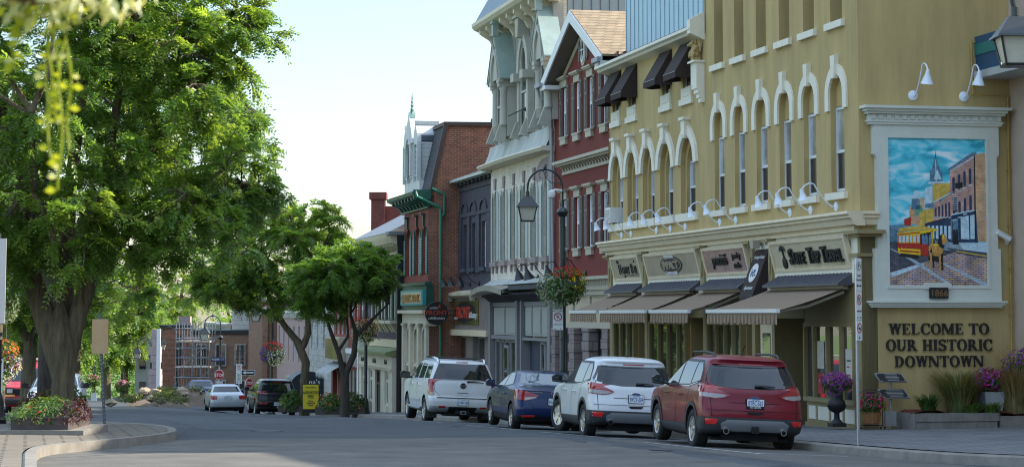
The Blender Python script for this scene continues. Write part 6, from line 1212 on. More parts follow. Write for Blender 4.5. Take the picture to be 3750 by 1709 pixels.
def escape(name, label, col, at, plate, tip, rails=False, sub=None, hd=0., steer=0., openw=False, roll=.045):
    c = Car(name, label, ESC, at, HD*0+hd, roll); pm_ = paint(name, col) if 0 else paint(label.split()[1]+'_'+name, col); c.body(pm_, (-1.33, 1.36), .355)
    P = c.patch
    P('rear_window', 'rear', [(-.71, 1.50), (.71, 1.50), (.80, 1.30), (.855, 1.19), (.62, 1.13), (.3, 1.105), (-.3, 1.105), (-.62, 1.13), (-.855, 1.19), (-.80, 1.30)], cglass)
    P('rear_side_glass', 'side', [(-1.62, 1.22), (-1.35, 1.15), (-1.08, 1.135), (-1.05, 1.52), (-1.30, 1.53), (-1.50, 1.42)], sglass, mir=True); P('side_window', 'side', [(-1.02, 1.135), (-.22, 1.10), (-.16, 1.53), (-.98, 1.53)], sglass, mir=True)
    P('side_window', 'side', [(-.12, 1.10), (.86, 1.09), (.60, 1.30), (.30, 1.47), (.05, 1.53), (-.08, 1.53)], seat_m if openw else sglass, mir=True); P('windscreen', 'front', [(-.76, 1.14), (.76, 1.14), (.66, 1.48), (-.66, 1.48)], cglass)
    P('window_trim', 'side', [(-1.66, 1.20), (-1.0, 1.115), (.9, 1.07), (.9, 1.085), (-1.0, 1.135), (-1.64, 1.225)], black, .008, mir=True); P('belt_trim', 'side', [(-1.5, 1.17), (-1.0, 1.10), (.9, 1.055), (.9, 1.066), (-1.0, 1.112), (-1.5, 1.182)], chrome, .01, mir=True)
    P('window_surround', 'side', [(-1.70, 1.19), (-1.02, 1.10), (.95, 1.055), (.62, 1.32), (.30, 1.50), (.02, 1.575), (-1.32, 1.575), (-1.55, 1.45)], black, .003, mir=True)
    # rear lamps wrap the corner
    for sd in (1, -1):
        f = lambda pl: [(sd*a, b) for a, b in pl] if sd > 0 else [(-a, b) for a, b in reversed(pl)]
        o = P('tail_lamp', 'rear', f([(-.905, 1.14), (-.78, 1.125), (-.60, 1.06), (-.44, .985), (-.56, .935), (-.70, .915), (-.905, .93)]), lamp_r, .012)
        P('clear_lens', 'rear', f([(-.895, 1.01), (-.72, 1.01), (-.58, 1.0), (-.50, .975), (-.58, .945), (-.72, .93), (-.895, .945)]), lamp_c, .016, o)
    o = P('tail_lamp', 'side', [(-2.1, 1.14), (-1.85, 1.165), (-1.62, 1.155), (-1.76, 1.03), (-1.84, .94), (-2.1, .92)], lamp_r, .010, mir=True); P('clear_lens', 'side', [(-2.1, 1.02), (-1.82, 1.02), (-1.86, .955), (-2.1, .94)], lamp_c, .014, o, mir=True)
    P('cladding', 'rear', [(-.93, .60), (.93, .60), (.92, .34), (.80, .30), (-.80, .30), (-.92, .34)], clad, .012); P('cladding', 'side', [(-2.1, .60), (-1.78, .60), (-1.78, .29), (-2.1, .29)], clad, .010, mir=True)
    P('cladding', 'side', [(-.92, .44), (.95, .40), (.95, .24), (-.92, .24)], clad, .010, mir=True)
    for y in (-1.33, 1.36):
        m = MB()
        for sd in (-1, 1):
            A = [rad(-8+196*i/18) for i in range(19)]; m.grid([[(sd*(c.side(y+rr*math.cos(a), clamp(.365+rr*math.sin(a), .22, 1))+.011), y+rr*math.cos(a), .365+rr*math.sin(a)) for rr in (.405, .44, .475)] for a in A])
        m.build('arch_cladding', clad, c.root, local=True, smooth=True)
    P('skid_plate', 'rear', [(-.62, .50), (-.50, .565), (.50, .565), (.62, .50), (.60, .40), (.50, .36), (.36, .40), (.22, .37), (-.22, .37), (-.36, .40), (-.50, .36), (-.60, .40)], silver, .03)
    P('reflector', 'rear', [(-.88, .57), (-.66, .57), (-.70, .475), (-.86, .475)], lamp_b, .018, mir=True)
    P('spoiler', 'rear', [(-.68, 1.585), (.68, 1.585), (.70, 1.52), (-.70, 1.52)], pm_, .05); P('brake_light', 'rear', [(-.22, 1.545), (.22, 1.545), (.22, 1.52), (-.22, 1.52)], lamp_r, .062)
    P('tailgate_crease', 'rear', [(-.48, .865), (.48, .865), (.44, .855), (-.44, .855)], gap, .006); P('handle_recess', 'rear', [(-.16, .705), (.16, .705), (.11, .66), (-.11, .66)], gap, .008)
    P('tailgate_line', 'rear', [(-.86, .725), (.86, .725), (.86, .718), (-.86, .718)], gap, .005)
    c.lines([('rear', [(-.805, 1.2), (-.795, 1.2), (-.765, .62), (-.775, .62)]), ('rear', [(.805, 1.2), (.795, 1.2), (.765, .62), (.775, .62)]), ('side', [(-.17, 1.1), (-.155, 1.1), (-.155, .36), (-.17, .36)]), ('side', [(.93, 1.0), (.945, 1.0), (.97, .36), (.955, .36)]), ('side', [(-1.06, 1.1), (-1.045, 1.1), (-.98, .85), (-.86, .6), (-.86, .36), (-.875, .36), (-.875, .6), (-.99, .84)])])
    c.plate(plate, .775, sub=sub); m = MB(); y = c.rear(0, .93)-.01; m.px([(.095*math.cos(t/10*math.pi), .935+.042*math.sin(t/10*math.pi)) for t in range(20)], y-.012, y+.02, 0); m.px([(.085*math.cos(t/10*math.pi), .935+.034*math.sin(t/10*math.pi)) for t in range(20)], y-.015, y-.012, 1); m.text('Ford', .058, 0, y-.017, .917, mt=0, ext=.002, shear=.3); m.build('emblem', [chrome, plate_b], c.root, local=True)
    m = MB(); y = c.rear(-.62, .87)-.006; m.text('ESCAPE', .045, -.60, c.rear(-.76, .87)-.006, .855, ext=.006, sx=1.5, bold=.01); m.text('SE', .04, .62, y-.0, .80, ext=.006); m.build('badge', chrome, c.root, local=True)
    for y in (-.45, .55): m = MB(); x = -(c.side(y, .93)); m.tube([(x-.0, y-.11, .93), (x-.035, y-.09, .935), (x-.035, y+.09, .935), (x, y+.11, .93)], .018, 7); m.build('door_handle', pm_, c.root, local=True)
    c.wheels((-1.33, 1.36), .355, 5, .235, steer); c.mirror(.72, 1.09, black)
    m = MB(); y = c.rear(.1, 1.15)-.02; m.tube([(.02, y, 1.155), (.2, y-.02, 1.165), (.38, y-.01, 1.15)], [.03, .018, .01], 6); m.build('wiper', black, c.root, local=True)
    for x in tip: m = MB(); m.lathe([(.055, -.06), (.055, .2), (.04, .2), (.04, -.05)], (x, c.rear(x, .4)-.02, .365), 14, axis='y'); m.build('exhaust_tip', chrome, c.root, local=True); m = MB(); m.lathe([(.04, 0), (0, .0)], (x, c.rear(x, .4)-.085, .365), 12, axis='y'); m.build('exhaust_bore', gap, c.root, local=True)
    m = MB(); m.lathe([(.045, 0), (.03, .04), (0, .05)], (0, -1.2, 1.675), 10); m.tube([(0, -1.2, 1.7), (0, -1.42, 1.86)], .008, 5); m.build('aerial', black, c.root, local=True)
    m = MB(); m.box(-.7, .7, -1.9, 1.6, .19, .24); m.tube([(-.8, -1.33, .33), (.8, -1.33, .33)], .06, 8); m.box(-.5, .5, -2.0, -1.7, .2, .3); m.build('underbody', under_m, c.root, local=True)
    if rails:
        for sd in (-1, 1):
            m = MB(); m.tube([(sd*.58, -1.62, 1.63), (sd*.59, -1.45, 1.695), (sd*.6, -.9, 1.715), (sd*.6, -.1, 1.70), (sd*.58, .08, 1.63)], [.02, .024, .02, .02, .02], 8); m.build('roof_rail', clad, c.root, local=True)
        m = MB(); m.box(-.06, .06, -2.3, -2.2, .34, .46); m.box(-.03, .03, -2.32, -2.3, .37, .43, 1); m.build('hitch', [black, gap], c.root, local=True)
    return c
x, y = 5.95, -4.55
def place(xr, yl, back): return put(xr-back, yl)
def gl_at(X, Y): return (X, Y, H(X, Y))
escape('parked_suv', 'dark red parked compact SUV with black roof rails and twin exhausts', (.17, .003, .013), gl_at(3.86, 40.75), 'BTRC-562', (-.52, .52), True, 'ED LEARN', hd=rad(9.5))
escape('parked_suv', 'white compact SUV parked just behind the dark red one, grey lower cladding', (.66, .68, .69), gl_at(2.10, 46.9), 'BYCY-224', (-.52, .52), hd=rad(10), steer=.28, openw=True)
# blue saloon
ELA = [(.17, -1.6, 1.7, .70, .2, .3), (.24, -1.95, 2.05, .82, .3, .45), (.38, -2.2, 2.22, .87, .42, .6), (.55, -2.25, 2.25, .885, .46, .66), (.72, -2.22, 2.2, .885, .5, .7), (.84, -2.19, 2.0, .875, .52, .72), (.92, -2.18, 1.6, .865, .54, .72), (.985, -2.16, 1.2, .85, .55, .66), (1.02, -2.02, 1.05, .835, .5, .6), (1.05, -1.78, .95, .82, .45, .56), (1.08, -1.6, .86, .80, .42, .54), (1.2, -1.30, .58, .735, .40, .5), (1.31, -1.05, .28, .67, .38, .45), (1.38, -.88, .05, .61, .36, .42), (1.415, -.68, -.15, .5, .3, .34), (1.43, -.5, -.35, .25, .2, .2)]
c = Car('parked_saloon', 'dark blue saloon parked between two white SUVs', ELA, gl_at(.55, 54.1), rad(11), .045); pb = paint('blue', (.007, .02, .085)); c.body(pb, (-1.32, 1.38), .325); P = c.patch
P('rear_window', 'rear', [(-.56, 1.36), (.56, 1.36), (.72, 1.10), (.72, 1.06), (-.72, 1.06), (-.72, 1.10)], glass('blue tinted rear glass', (.05, .085, .10), 1.7, .04)); P('windscreen', 'front', [(-.70, 1.06), (.70, 1.06), (.56, 1.36), (-.56, 1.36)], cglass)
P('side_window', 'side', [(-1.08, 1.10), (-.22, 1.03), (-.2, 1.35), (-.62, 1.355), (-.88, 1.25)], sglass, mir=True); P('side_window', 'side', [(-.14, 1.03), (.86, 1.0), (.5, 1.22), (.2, 1.345), (-.12, 1.355)], sglass, mir=True); P('window_surround', 'side', [(-1.16, 1.085), (-.2, 1.0), (.96, .965), (.52, 1.25), (.22, 1.375), (-.62, 1.38), (-.92, 1.27)], black, .003, mir=True)
for sd in (1, -1):
    f = lambda pl: pl if sd > 0 else [(-a, b) for a, b in reversed(pl)]
    o = P('tail_lamp', 'rear', f([(-.88, .99), (-.66, .96), (-.38, .88), (-.46, .80), (-.7, .74), (-.88, .76)]), lamp_r, .012); P('clear_lens', 'rear', f([(-.70, .82), (-.42, .845), (-.46, .81), (-.7, .755)]), lamp_c, .016, o)
P('tail_lamp', 'side', [(-2.05, .99), (-1.72, 1.0), (-1.62, .97), (-1.75, .86), (-1.86, .76), (-2.05, .76)], lamp_r, .01, mir=True); P('reflector', 'rear', [(-.78, .40), (-.46, .41), (-.48, .355), (-.76, .345)], lamp_b, .014, mir=True)
P('bumper_insert', 'rear', [(-.75, .33), (.75, .33), (.66, .2), (-.66, .2)], clad, .01); P('boot_lip', 'rear', [(-.78, 1.0), (.78, 1.0), (.76, .98), (-.76, .98)], pb, .03)
c.lines([('rear', [(-.62, .75), (-.61, .75), (-.48, .56), (-.49, .56)]), ('rear', [(.62, .75), (.61, .75), (.48, .56), (.49, .56)]), ('rear', [(-.48, .565), (.48, .565), (.48, .556), (-.48, .556)]), ('side', [(-.18, 1.0), (-.168, 1.0), (-.168, .3), (-.18, .3)]), ('side', [(.92, .92), (.932, .92), (.95, .3), (.938, .3)])])
c.plate('BWLV-318', .66); m = MB(); yy = c.rear(0, .93)-.01; m.px([(.085*math.cos(t/10*math.pi), .935+.05*math.sin(t/10*math.pi)) for t in range(20)], yy-.008, yy+.02, 0); m.px([(.072*math.cos(t/10*math.pi), .935+.038*math.sin(t/10*math.pi)) for t in range(20)], yy-.010, yy-.008, 1); m.text('H', .08, 0, yy-.012, .908, mt=0, ext=.002, shear=.4, bold=.01); m.build('emblem', [chrome, pb], c.root, local=True)
m = MB(); m.text('ELANTRA', .05, -.42, c.rear(-.45, .93)-.01, .93, ext=.006, sx=1.25, bold=.01); m.build('badge', chrome, c.root, local=True)
for y in (-.5, .5): m = MB(); x = -c.side(y, .86); m.tube([(x, y-.1, .86), (x-.03, y-.08, .865), (x-.03, y+.08, .865), (x, y+.1, .86)], .016, 7); m.build('door_handle', pb, c.root, local=True)
c.wheels((-1.32, 1.38), .325, 10, .21); c.mirror(.72, 1.0, pb); m = MB(); m.px([(-.0, 1.42), (.0, 1.42)], 0, 0) if 0 else m.wedge([(-.03, -.85, 1.41), (.03, -.85, 1.41), (0, -.72, 1.52)], (0, .06, -.0)); m.build('aerial', black, c.root, local=True); m = MB(); m.box(-.62, .62, -1.9, 1.7, .16, .2); m.build('underbody', under_m, c.root, local=True)
# big white SUV
ARM = [(.30, -1.95, 2.0, .80, .2, .3), (.40, -2.3, 2.4, .95, .26, .45), (.55, -2.60, 2.6, .985, .30, .55), (.72, -2.62, 2.63, 1.0, .31, .55), (.80, -2.60, 2.62, 1.0, .31, .55), (.84, -2.53, 2.60, 1.0, .31, .55), (1.0, -2.52, 2.58, 1.0, .31, .56), (1.15, -2.50, 2.5, .99, .30, .6), (1.22, -2.49, 2.1, .985, .30, .6), (1.28, -2.47, 1.5, .97, .29, .55), (1.40, -2.42, 1.16, .935, .28, .5), (1.55, -2.35, .92, .89, .27, .45), (1.70, -2.27, .68, .84, .26, .42), (1.80, -2.20, .48, .79, .25, .4), (1.86, -2.1, .3, .72, .25, .35), (1.895, -1.9, .1, .58, .25, .3), (1.905, -1.6, -.2, .3, .2, .2)]
c = Car('parked_suv', 'large white full-size SUV parked ahead of the blue saloon, chrome roof rack', ARM, gl_at(-2.02, 67.6), rad(12), .045); pw_ = paint('white big', (.64, .655, .655)); c.body(pw_, (-1.56, 1.56), .395); P = c.patch
P('rear_window', 'rear', [(-.70, 1.80), (.70, 1.80), (.90, 1.34), (-.90, 1.34)], cglass); P('windscreen', 'front', [(-.8, 1.3), (.8, 1.3), (.7, 1.78), (-.7, 1.78)], cglass)
P('rear_side_glass', 'side', [(-2.14, 1.36), (-1.30, 1.33), (-1.26, 1.74), (-1.98, 1.75), (-2.08, 1.66)], sglass, mir=True); P('side_window', 'side', [(-1.12, 1.33), (-.3, 1.31), (-.26, 1.76), (-1.08, 1.75)], sglass, mir=True); P('side_window', 'side', [(-.16, 1.31), (1.0, 1.29), (.7, 1.55), (.36, 1.74), (-.12, 1.76)], sglass, mir=True)
for sd in (1, -1):
    f = lambda pl: pl if sd > 0 else [(-a, b) for a, b in reversed(pl)]
    o = P('tail_lamp', 'rear', f([(-1.0, 1.33), (-.90, 1.33), (-.875, .87), (-1.0, .87)]), lamp_r, .012); P('clear_lens', 'rear', f([(-1.0, .94), (-.88, .94), (-.876, .88), (-1.0, .88)]), lamp_c, .016, o)
P('tail_lamp', 'side', [(-2.44, 1.34), (-2.3, 1.34), (-2.26, 1.0), (-2.32, .87), (-2.44, .87)], lamp_r, .012, mir=True); P('reflector', 'rear', [(-.72, .56), (-.52, .56), (-.52, .50), (-.72, .50)], lamp_b, .01, mir=True)
P('bumper_step', 'rear', [(-.42, .54), (.42, .54), (.40, .36), (-.40, .36)], clad, .012); P('bumper_top', 'rear', [(-.78, .815), (.78, .815), (.78, .79), (-.78, .79)], gap, .008); P('tailgate_line', 'rear', [(-.88, 1.325), (.88, 1.325), (.88, 1.312), (-.88, 1.312)], silver, .006)
P('brake_light', 'rear', [(-.18, 1.865), (.18, 1.865), (.18, 1.835), (-.18, 1.835)], lamp_r, .02); P('handle', 'rear', [(-.19, .98), (.18, .98), (.18, .88), (-.19, .88)], pw_, .014); P('handle_recess', 'rear', [(-.17, .96), (.16, .96), (.16, .945), (-.17, .945)], gap, .018)
c.lines([('rear', [(-.872, 1.32), (-.862, 1.32), (-.85, 1.0), (-.66, .83), (-.67, .83), (-.862, 1.0)]), ('rear', [(.872, 1.32), (.862, 1.32), (.862, .85), (.872, .85)]), ('side', [(-.2, 1.3), (-.187, 1.3), (-.187, .45), (-.2, .45)]), ('side', [(1.05, 1.2), (1.063, 1.2), (1.08, .45), (1.067, .45)])])
P('body_moulding', 'side', [(-.85, .72), (.95, .72), (.95, .65), (-.85, .65)], pw_, .02, mir=True)
c.plate('BYMN-586', .60); m = MB(); yy = c.rear(0, 1.15)-.01; m.lathe([(.09, -.012), (.09, .02)], (0, yy, 1.16), 18, axis='y'); m.lathe([(.07, -.016), (.07, -.012)], (0, yy, 1.16), 18, 1, axis='y'); m.box(-.1, .1, yy-.022, yy-.014, 1.14, 1.18, 0); m.text('NISSAN', .03, 0, yy-.024, 1.15, mt=1, ext=.002); m.build('emblem', [chrome, gap], c.root, local=True)
m = MB(); m.text('ARMADA', .065, -.58, c.rear(-.8, .97)-.006, .955, ext=.006, sx=1.3, bold=.012); m.text('PLATINUM', .05, .55, c.rear(.8, .95)-.006, .95, ext=.006, sx=1.25); m.build('badge', chrome, c.root, local=True)
m = MB(); m.box(-.2, .2, -2.66, -2.4, .34, .44); m.box(-.08, .08, -2.72, -2.6, .33, .43, 1); m.box(-.05, .05, -2.74, -2.72, .35, .41); m.build('hitch', [under_m, silver], c.root, local=True)
m = MB(); yy = c.rear(.3, 1.3)-.02; m.tube([(.12, yy, 1.28), (.3, yy-.01, 1.29), (.62, yy, 1.27)], [.03, .02, .01], 6); m.build('wiper', black, c.root, local=True)
for sd in (-1, 1):
    m = MB(); m.tube([(sd*.70, -2.12, 1.80), (sd*.71, -2.0, 1.90), (sd*.72, -1.5, 1.945), (sd*.72, -.2, 1.945), (sd*.70, .1, 1.86)], [.05, .05, .035, .035, .03], 8); m.build('roof_rail', chrome, c.root, local=True, smooth=True)
    m = MB(); m.tube([(sd*1.0, -1.1, .42), (sd*1.03, -1.0, .42), (sd*1.03, 1.0, .42), (sd*1.0, 1.1, .42)], .05, 8); m.build('side_step', silver, c.root, local=True)
    m = MB(); m.box(sd*.82-.14, sd*.82+.14, -2.08, -2.05, .18, .55); m.build('mud_flap', black, c.root, local=True)
m = MB()
for y in (-1.75, -.35): m.tube([(-.72, y, 1.95), (.72, y, 1.95)], .022, 6)
m.build('cross_bar', black, c.root, local=True)
for y in (-.55, .6): m = MB(); x = -c.side(y, 1.12); m.tube([(x, y-.11, 1.12), (x-.035, y-.09, 1.125), (x-.035, y+.09, 1.125), (x, y+.11, 1.12)], .02, 7); m.build('door_handle', chrome, c.root, local=True)
c.wheels((-1.56, 1.56), .395, 6, .27); c.mirror(.95, 1.28, black, 1.3); m = MB(); m.box(-.7, .7, -2.2, 2, .3, .38); m.tube([(-.9, -1.56, .4), (.9, -1.56, .4)], .09, 8); m.box(-.5, .5, -2.3, -1.8, .26, .36); m.build('underbody', under_m, c.root, local=True)
# silver saloon on the road, half hidden by the crest
CIV = [(.17, -1.9, 1.9, .70, .25, .4), (.25, -2.1, 2.08, .82, .28, .5), (.42, -2.20, 2.2, .85, .3, .55), (.60, -2.215, 2.2, .86, .3, .6), (.78, -2.18, 2.1, .86, .3, .6), (.88, -2.15, 1.6, .855, .3, .6), (.95, -2.12, 1.2, .84, .3, .6), (.985, -1.9, 1.1, .82, .32, .56), (1.01, -1.55, 1.0, .80, .35, .54), (1.15, -1.28, .7, .74, .35, .5), (1.28, -1.05, .4, .68, .35, .45), (1.37, -.9, .15, .62, .33, .42), (1.42, -.65, -.1, .5, .3, .34), (1.44, -.5, -.3, .25, .2, .2)]
c = Car('saloon_car', 'pale silver saloon driving away, half hidden by the crest of the road', CIV, gl_at(-14.6, 111.5), rad(13)); ps = paint('silver', (.42, .46, .49), .4); c.body(ps, (-1.3, 1.32), .31); P = c.patch
P('rear_window', 'rear', [(-.56, 1.34), (.56, 1.34), (.70, 1.06), (.70, 1.03), (-.70, 1.03), (-.70, 1.06)], cglass); P('side_window', 'side', [(-1.05, 1.06), (-.2, 1.02), (-.18, 1.34), (-.7, 1.34)], cglass, mir=True); P('side_window', 'side', [(-.12, 1.02), (.9, 1.0), (.4, 1.25), (.1, 1.34), (-.1, 1.34)], cglass, mir=True); P('windscreen', 'front', [(-.68, 1.05), (.68, 1.05), (.55, 1.35), (-.55, 1.35)], cglass)
P('tail_lamp', 'rear', [(-.83, .92), (-.52, .92), (-.56, .74), (-.83, .74)], lamp_r, .012, mir=True); P('tail_lamp', 'side', [(-2.1, .92), (-1.85, .92), (-1.95, .76), (-2.1, .74)], lamp_r, .012, mir=True); c.plate('AXKN-210', .74); c.wheels((-1.3, 1.32), .31, 6, .2); c.mirror(.75, 1.0, ps); c.lines([('rear', [(-.5, .7), (.5, .7), (.5, .69), (-.5, .69)])])
# dark crossover by the far kerb
CHE = [(a, b*1.02, cc*1.02, d*1.01, e, f) for a, b, cc, d, e, f in ESC]
c = Car('parked_crossover', 'black crossover parked at the far kerb beside the pie sign', CHE, gl_at(-11.15, 101.8), rad(13), .03); pk_ = paint('black', (.006, .006, .008)); c.body(pk_, (-1.35, 1.38), .37); P = c.patch
P('rear_window', 'rear', [(-.66, 1.50), (.66, 1.50), (.78, 1.22), (.70, 1.14), (-.70, 1.14), (-.78, 1.22)], cglass); P('side_window', 'side', [(-1.5, 1.2), (-.22, 1.12), (-.16, 1.53), (-1.2, 1.53)], cglass, mir=True); P('side_window', 'side', [(-.12, 1.11), (.86, 1.09), (.60, 1.30), (.05, 1.53), (-.08, 1.53)], cglass, mir=True)
P('tail_lamp', 'rear', [(-.90, 1.13), (-.46, 1.07), (-.46, 1.0), (-.90, 1.03)], lamp_r, .012, mir=True); P('tail_lamp', 'side', [(-2.15, 1.13), (-1.8, 1.13), (-1.8, 1.03), (-2.15, 1.03)], lamp_r, .012, mir=True); P('reflector', 'rear', [(-.82, .64), (-.45, .64), (-.45, .55), (-.82, .55)], lamp_r, .012, mir=True); c.plate('CBTR-702', .50); P('cladding', 'rear', [(-.93, .42), (.93, .42), (.9, .28), (-.9, .28)], clad, .012); c.wheels((-1.35, 1.38), .37, 5, .235); c.mirror(.72, 1.09, black)
P('brake_light', 'rear', [(-.2, 1.55), (.2, 1.55), (.2, 1.525), (-.2, 1.525)], lamp_r, .02)
c = Car('distant_car', 'dark blue car far down the street in front of the scaffold', CIV, gl_at(-19.0, 134), rad(13)); c.body(paint('navy', (.012, .025, .09)), (-1.3, 1.32), .31); c.patch('rear_window', 'rear', [(-.56, 1.34), (.56, 1.34), (.70, 1.05), (-.70, 1.05)], cglass); c.patch('tail_lamp', 'rear', [(-.83, .92), (-.55, .92), (-.55, .76), (-.83, .76)], lamp_r, .012, mir=True); c.wheels((-1.3, 1.32), .31, 6, .2); c.root.location.z += 1.6*0
# oncoming-facing parked cars on the island side
ACC = [(.17, -1.85, 1.85, .70, .3, .5), (.25, -2.0, 2.02, .80, .35, .6), (.42, -2.08, 2.12, .83, .4, .62), (.58, -2.1, 2.13, .84, .4, .65), (.70, -2.08, 2.08, .84, .4, .68), (.80, -2.06, 1.9, .835, .4, .7), (.90, -2.04, 1.35, .825, .4, .62), (.96, -2.02, 1.1, .80, .4, .58), (1.1, -1.85, .8, .75, .36, .52), (1.25, -1.65, .5, .68, .34, .46), (1.34, -1.5, .25, .62, .33, .42), (1.38, -1.2, 0, .5, .3, .34), (1.395, -.9, -.3, .25, .2, .2)]
fx, fy = -14.75, 69.5
c = Car('parked_hatchback', 'white hatchback parked nose out behind the big trunk', ACC, gl_at(fx, fy+1.9), math.pi+rad(8)); c.body(paint('white hatch', (.66, .67, .67)), (-1.2, 1.24), .3); P = c.patch
P('windscreen', 'front', [(-.70, .99), (.70, .99), (.58, 1.31), (-.58, 1.31)], cglass); P('side_window', 'side', [(-1.3, 1.02), (-.2, .99), (-.18, 1.30), (-1.1, 1.30)], cglass, mir=True); P('side_window', 'side', [(-.1, .99), (.92, .97), (.5, 1.18), (.2, 1.30), (-.08, 1.30)], cglass, mir=True); P('headlamp', 'front', [(-.80, .80), (-.44, .74), (-.46, .62), (-.80, .64)], lamp_c, .012, mir=True); P('headlamp', 'side', [(1.55, .80), (2.0, .79), (2.0, .64), (1.6, .66)], lamp_c, .01, mir=True)
P('grille', 'front', [(-.36, .70), (.36, .70), (.34, .62), (-.34, .62)], gap, .012); P('air_intake', 'front', [(-.6, .42), (.6, .42), (.55, .28), (-.55, .28)], gap, .012); P('fog_lamp', 'front', [(-.68, .45), (-.56, .45), (-.56, .36), (-.68, .36)], gap, .016, mir=True); c.wheels((-1.2, 1.24), .3, 6, .19); c.mirror(.75, .98, black)
VAN = [(.30, -2.6, 2.5, .85, .2, .3), (.40, -2.75, 2.75, .96, .22, .4), (.55, -2.8, 2.85, .99, .22, .45), (.62, -2.8, 2.86, 1.0, .22, .45), (.70, -2.8, 2.82, 1.0, .22, .42), (1.0, -2.8, 2.80, 1.0, .22, .42), (1.12, -2.79, 2.7, .995, .22, .45), (1.20, -2.78, 2.2, .985, .22, .45), (1.26, -2.77, 1.9, .97, .22, .42), (1.5, -2.74, 1.62, .93, .22, .4), (1.75, -2.7, 1.3, .88, .22, .36), (1.88, -2.65, 1.1, .83, .22, .34), (1.97, -2.5, .9, .7, .22, .3), (2.0, -2.3, .6, .45, .2, .25), (2.01, -2, .4, .2, .2, .2)]
c = Car('cargo_van', 'bright red cargo van with a roof rack parked beside the white hatchback', VAN, gl_at(-19.3, 89), math.pi+rad(8)); c.body(paint('red van', (.42, .01, .02)), (-1.7, 1.75), .37); P = c.patch
P('windscreen', 'front', [(-.82, 1.30), (.82, 1.30), (.74, 1.80), (-.74, 1.80)], cglass); P('side_window', 'side', [(.3, 1.25), (1.55, 1.23), (1.2, 1.72), (.3, 1.74)], cglass, mir=True); P('grille', 'front', [(-.62, 1.06), (.62, 1.06), (.6, .78), (-.6, .78)], gap, .012); P('lamp_housing', 'front', [(-.94, 1.08), (-.58, 1.08), (-.58, .72), (-.94, .72)], gap, .008, mir=True); P('headlamp', 'front', [(-.88, 1.03), (-.66, 1.03), (-.66, .88), (-.88, .88)], lamp_c, .018, mir=True); P('indicator', 'front', [(-.95, .82), (-.56, .82), (-.56, .74), (-.95, .74)], mat('amber lens', (.75, .22, .01), .2, coat=1), .018, mir=True)
P('bumper', 'front', [(-.96, .68), (.96, .68), (.94, .42), (-.94, .42)], clad, .02); c.wheels((-1.7, 1.75), .37, 8, .24); c.mirror(1.55, 1.3, black, 1.5)
m = MB()
for y in (-2.2, -1.2, -.2, .7): m.tube([(-.85, y, 1.95), (-.85, y, 2.12), (.85, y, 2.12), (.85, y, 1.95)], .025, 6)
for x in (-.85, .85): m.tube([(x, -2.4, 2.14), (x, 1.0, 2.14)], .03, 6)
m.build('roof_rack', mat('dirty aluminium', (.45, .38, .36), .5, .3), c.root, local=True)
# ------------------------------------------------------------------ trees: trunk, limbs, twigs and feathery compound leaves
bark = mat('locust bark', (.125, .10, .06), .95, var=.55, vs=9, streak=.16, bump=1., bs=16, bd=.08, bz=.2); bark_d = mat('dark bark', (.055, .045, .035), .95, var=.45, vs=9, streak=.2, bump=1., bs=18, bd=.06, bz=.2)
def leafmat(n, c, t=.38):
    m = mat(n, c, .42, var=.38, vs=1.1, transl=t, spec=.6); return m
lf1 = leafmat('locust leaves', (.115, .21, .048), .52); lf2 = leafmat('yellow green locust leaves', (.165, .255, .055), .52); lf3 = leafmat('deep green leaves', (.105, .19, .052), .5)
def qmesh(name, V, mats, parent, mi=None):
    n = len(V)//4; me = bpy.data.meshes.new(name); me.vertices.add(4*n); me.vertices.foreach_set('co', np.asarray(V, dtype=np.float32).ravel())
    me.loops.add(4*n); me.loops.foreach_set('vertex_index', np.arange(4*n, dtype=np.int32)); me.polygons.add(n); me.polygons.foreach_set('loop_start', np.arange(0, 4*n, 4, dtype=np.int32))
    for m in mats: me.materials.append(m)
    if mi is not None: me.polygons.foreach_set('material_index', mi.astype(np.int32))
    me.update(calc_edges=True); o = bpy.data.objects.new(name, me); COL.objects.link(o); o.parent = parent; o.matrix_parent_inverse = ROOTM[parent.name].inverted(); return o
def unit(a): return a/np.maximum(np.linalg.norm(a, axis=-1, keepdims=True), 1e-6)
def fronds(O, D, rg, L=.28, pairs=6, ll=.085, droop=.45):
    n = len(O); D = unit(D); up = np.array([0, 0, 1.])+rg.normal(0, .35, (n, 3)); Sd = unit(np.cross(D, up)); U = np.cross(Sd, D); ln = L*rg.uniform(.7, 1.25, (n, 1)); out = []
    for k in range(pairs):
        t = (k+.8)/pairs; P = O+D*ln*t-np.array([0, 0, 1.])*ln*droop*t*t; sz = ll*(1.15-.55*abs(t-.45))
        for s in (-1, 1):
            S2 = unit(Sd*s+D*.45+rg.normal(0, .16, (n, 3))-np.array([0, 0, .25])); W = unit(np.cross(S2, U)+rg.normal(0, .3, (n, 3)))*sz*.23
            out.append(np.stack([P, P+S2*sz*.5+W, P+S2*sz, P+S2*sz*.5-W], 1))
    A = np.stack(out, 1); return A.reshape(-1, 3), len(out)
def bend(a, b, k=6, sag=0., rg=None, w_=0.):
    a, b = np.array(a, float), np.array(b, float); L = np.linalg.norm(b-a); P = []
    for i in range(k+1):
        t = i/k; p = a+(b-a)*t; p[2] += sag*L*math.sin(math.pi*t)
        if rg is not None and 0 < i < k: p += rg.normal(0, w_*L, 3)
        P.append(p)
    return P
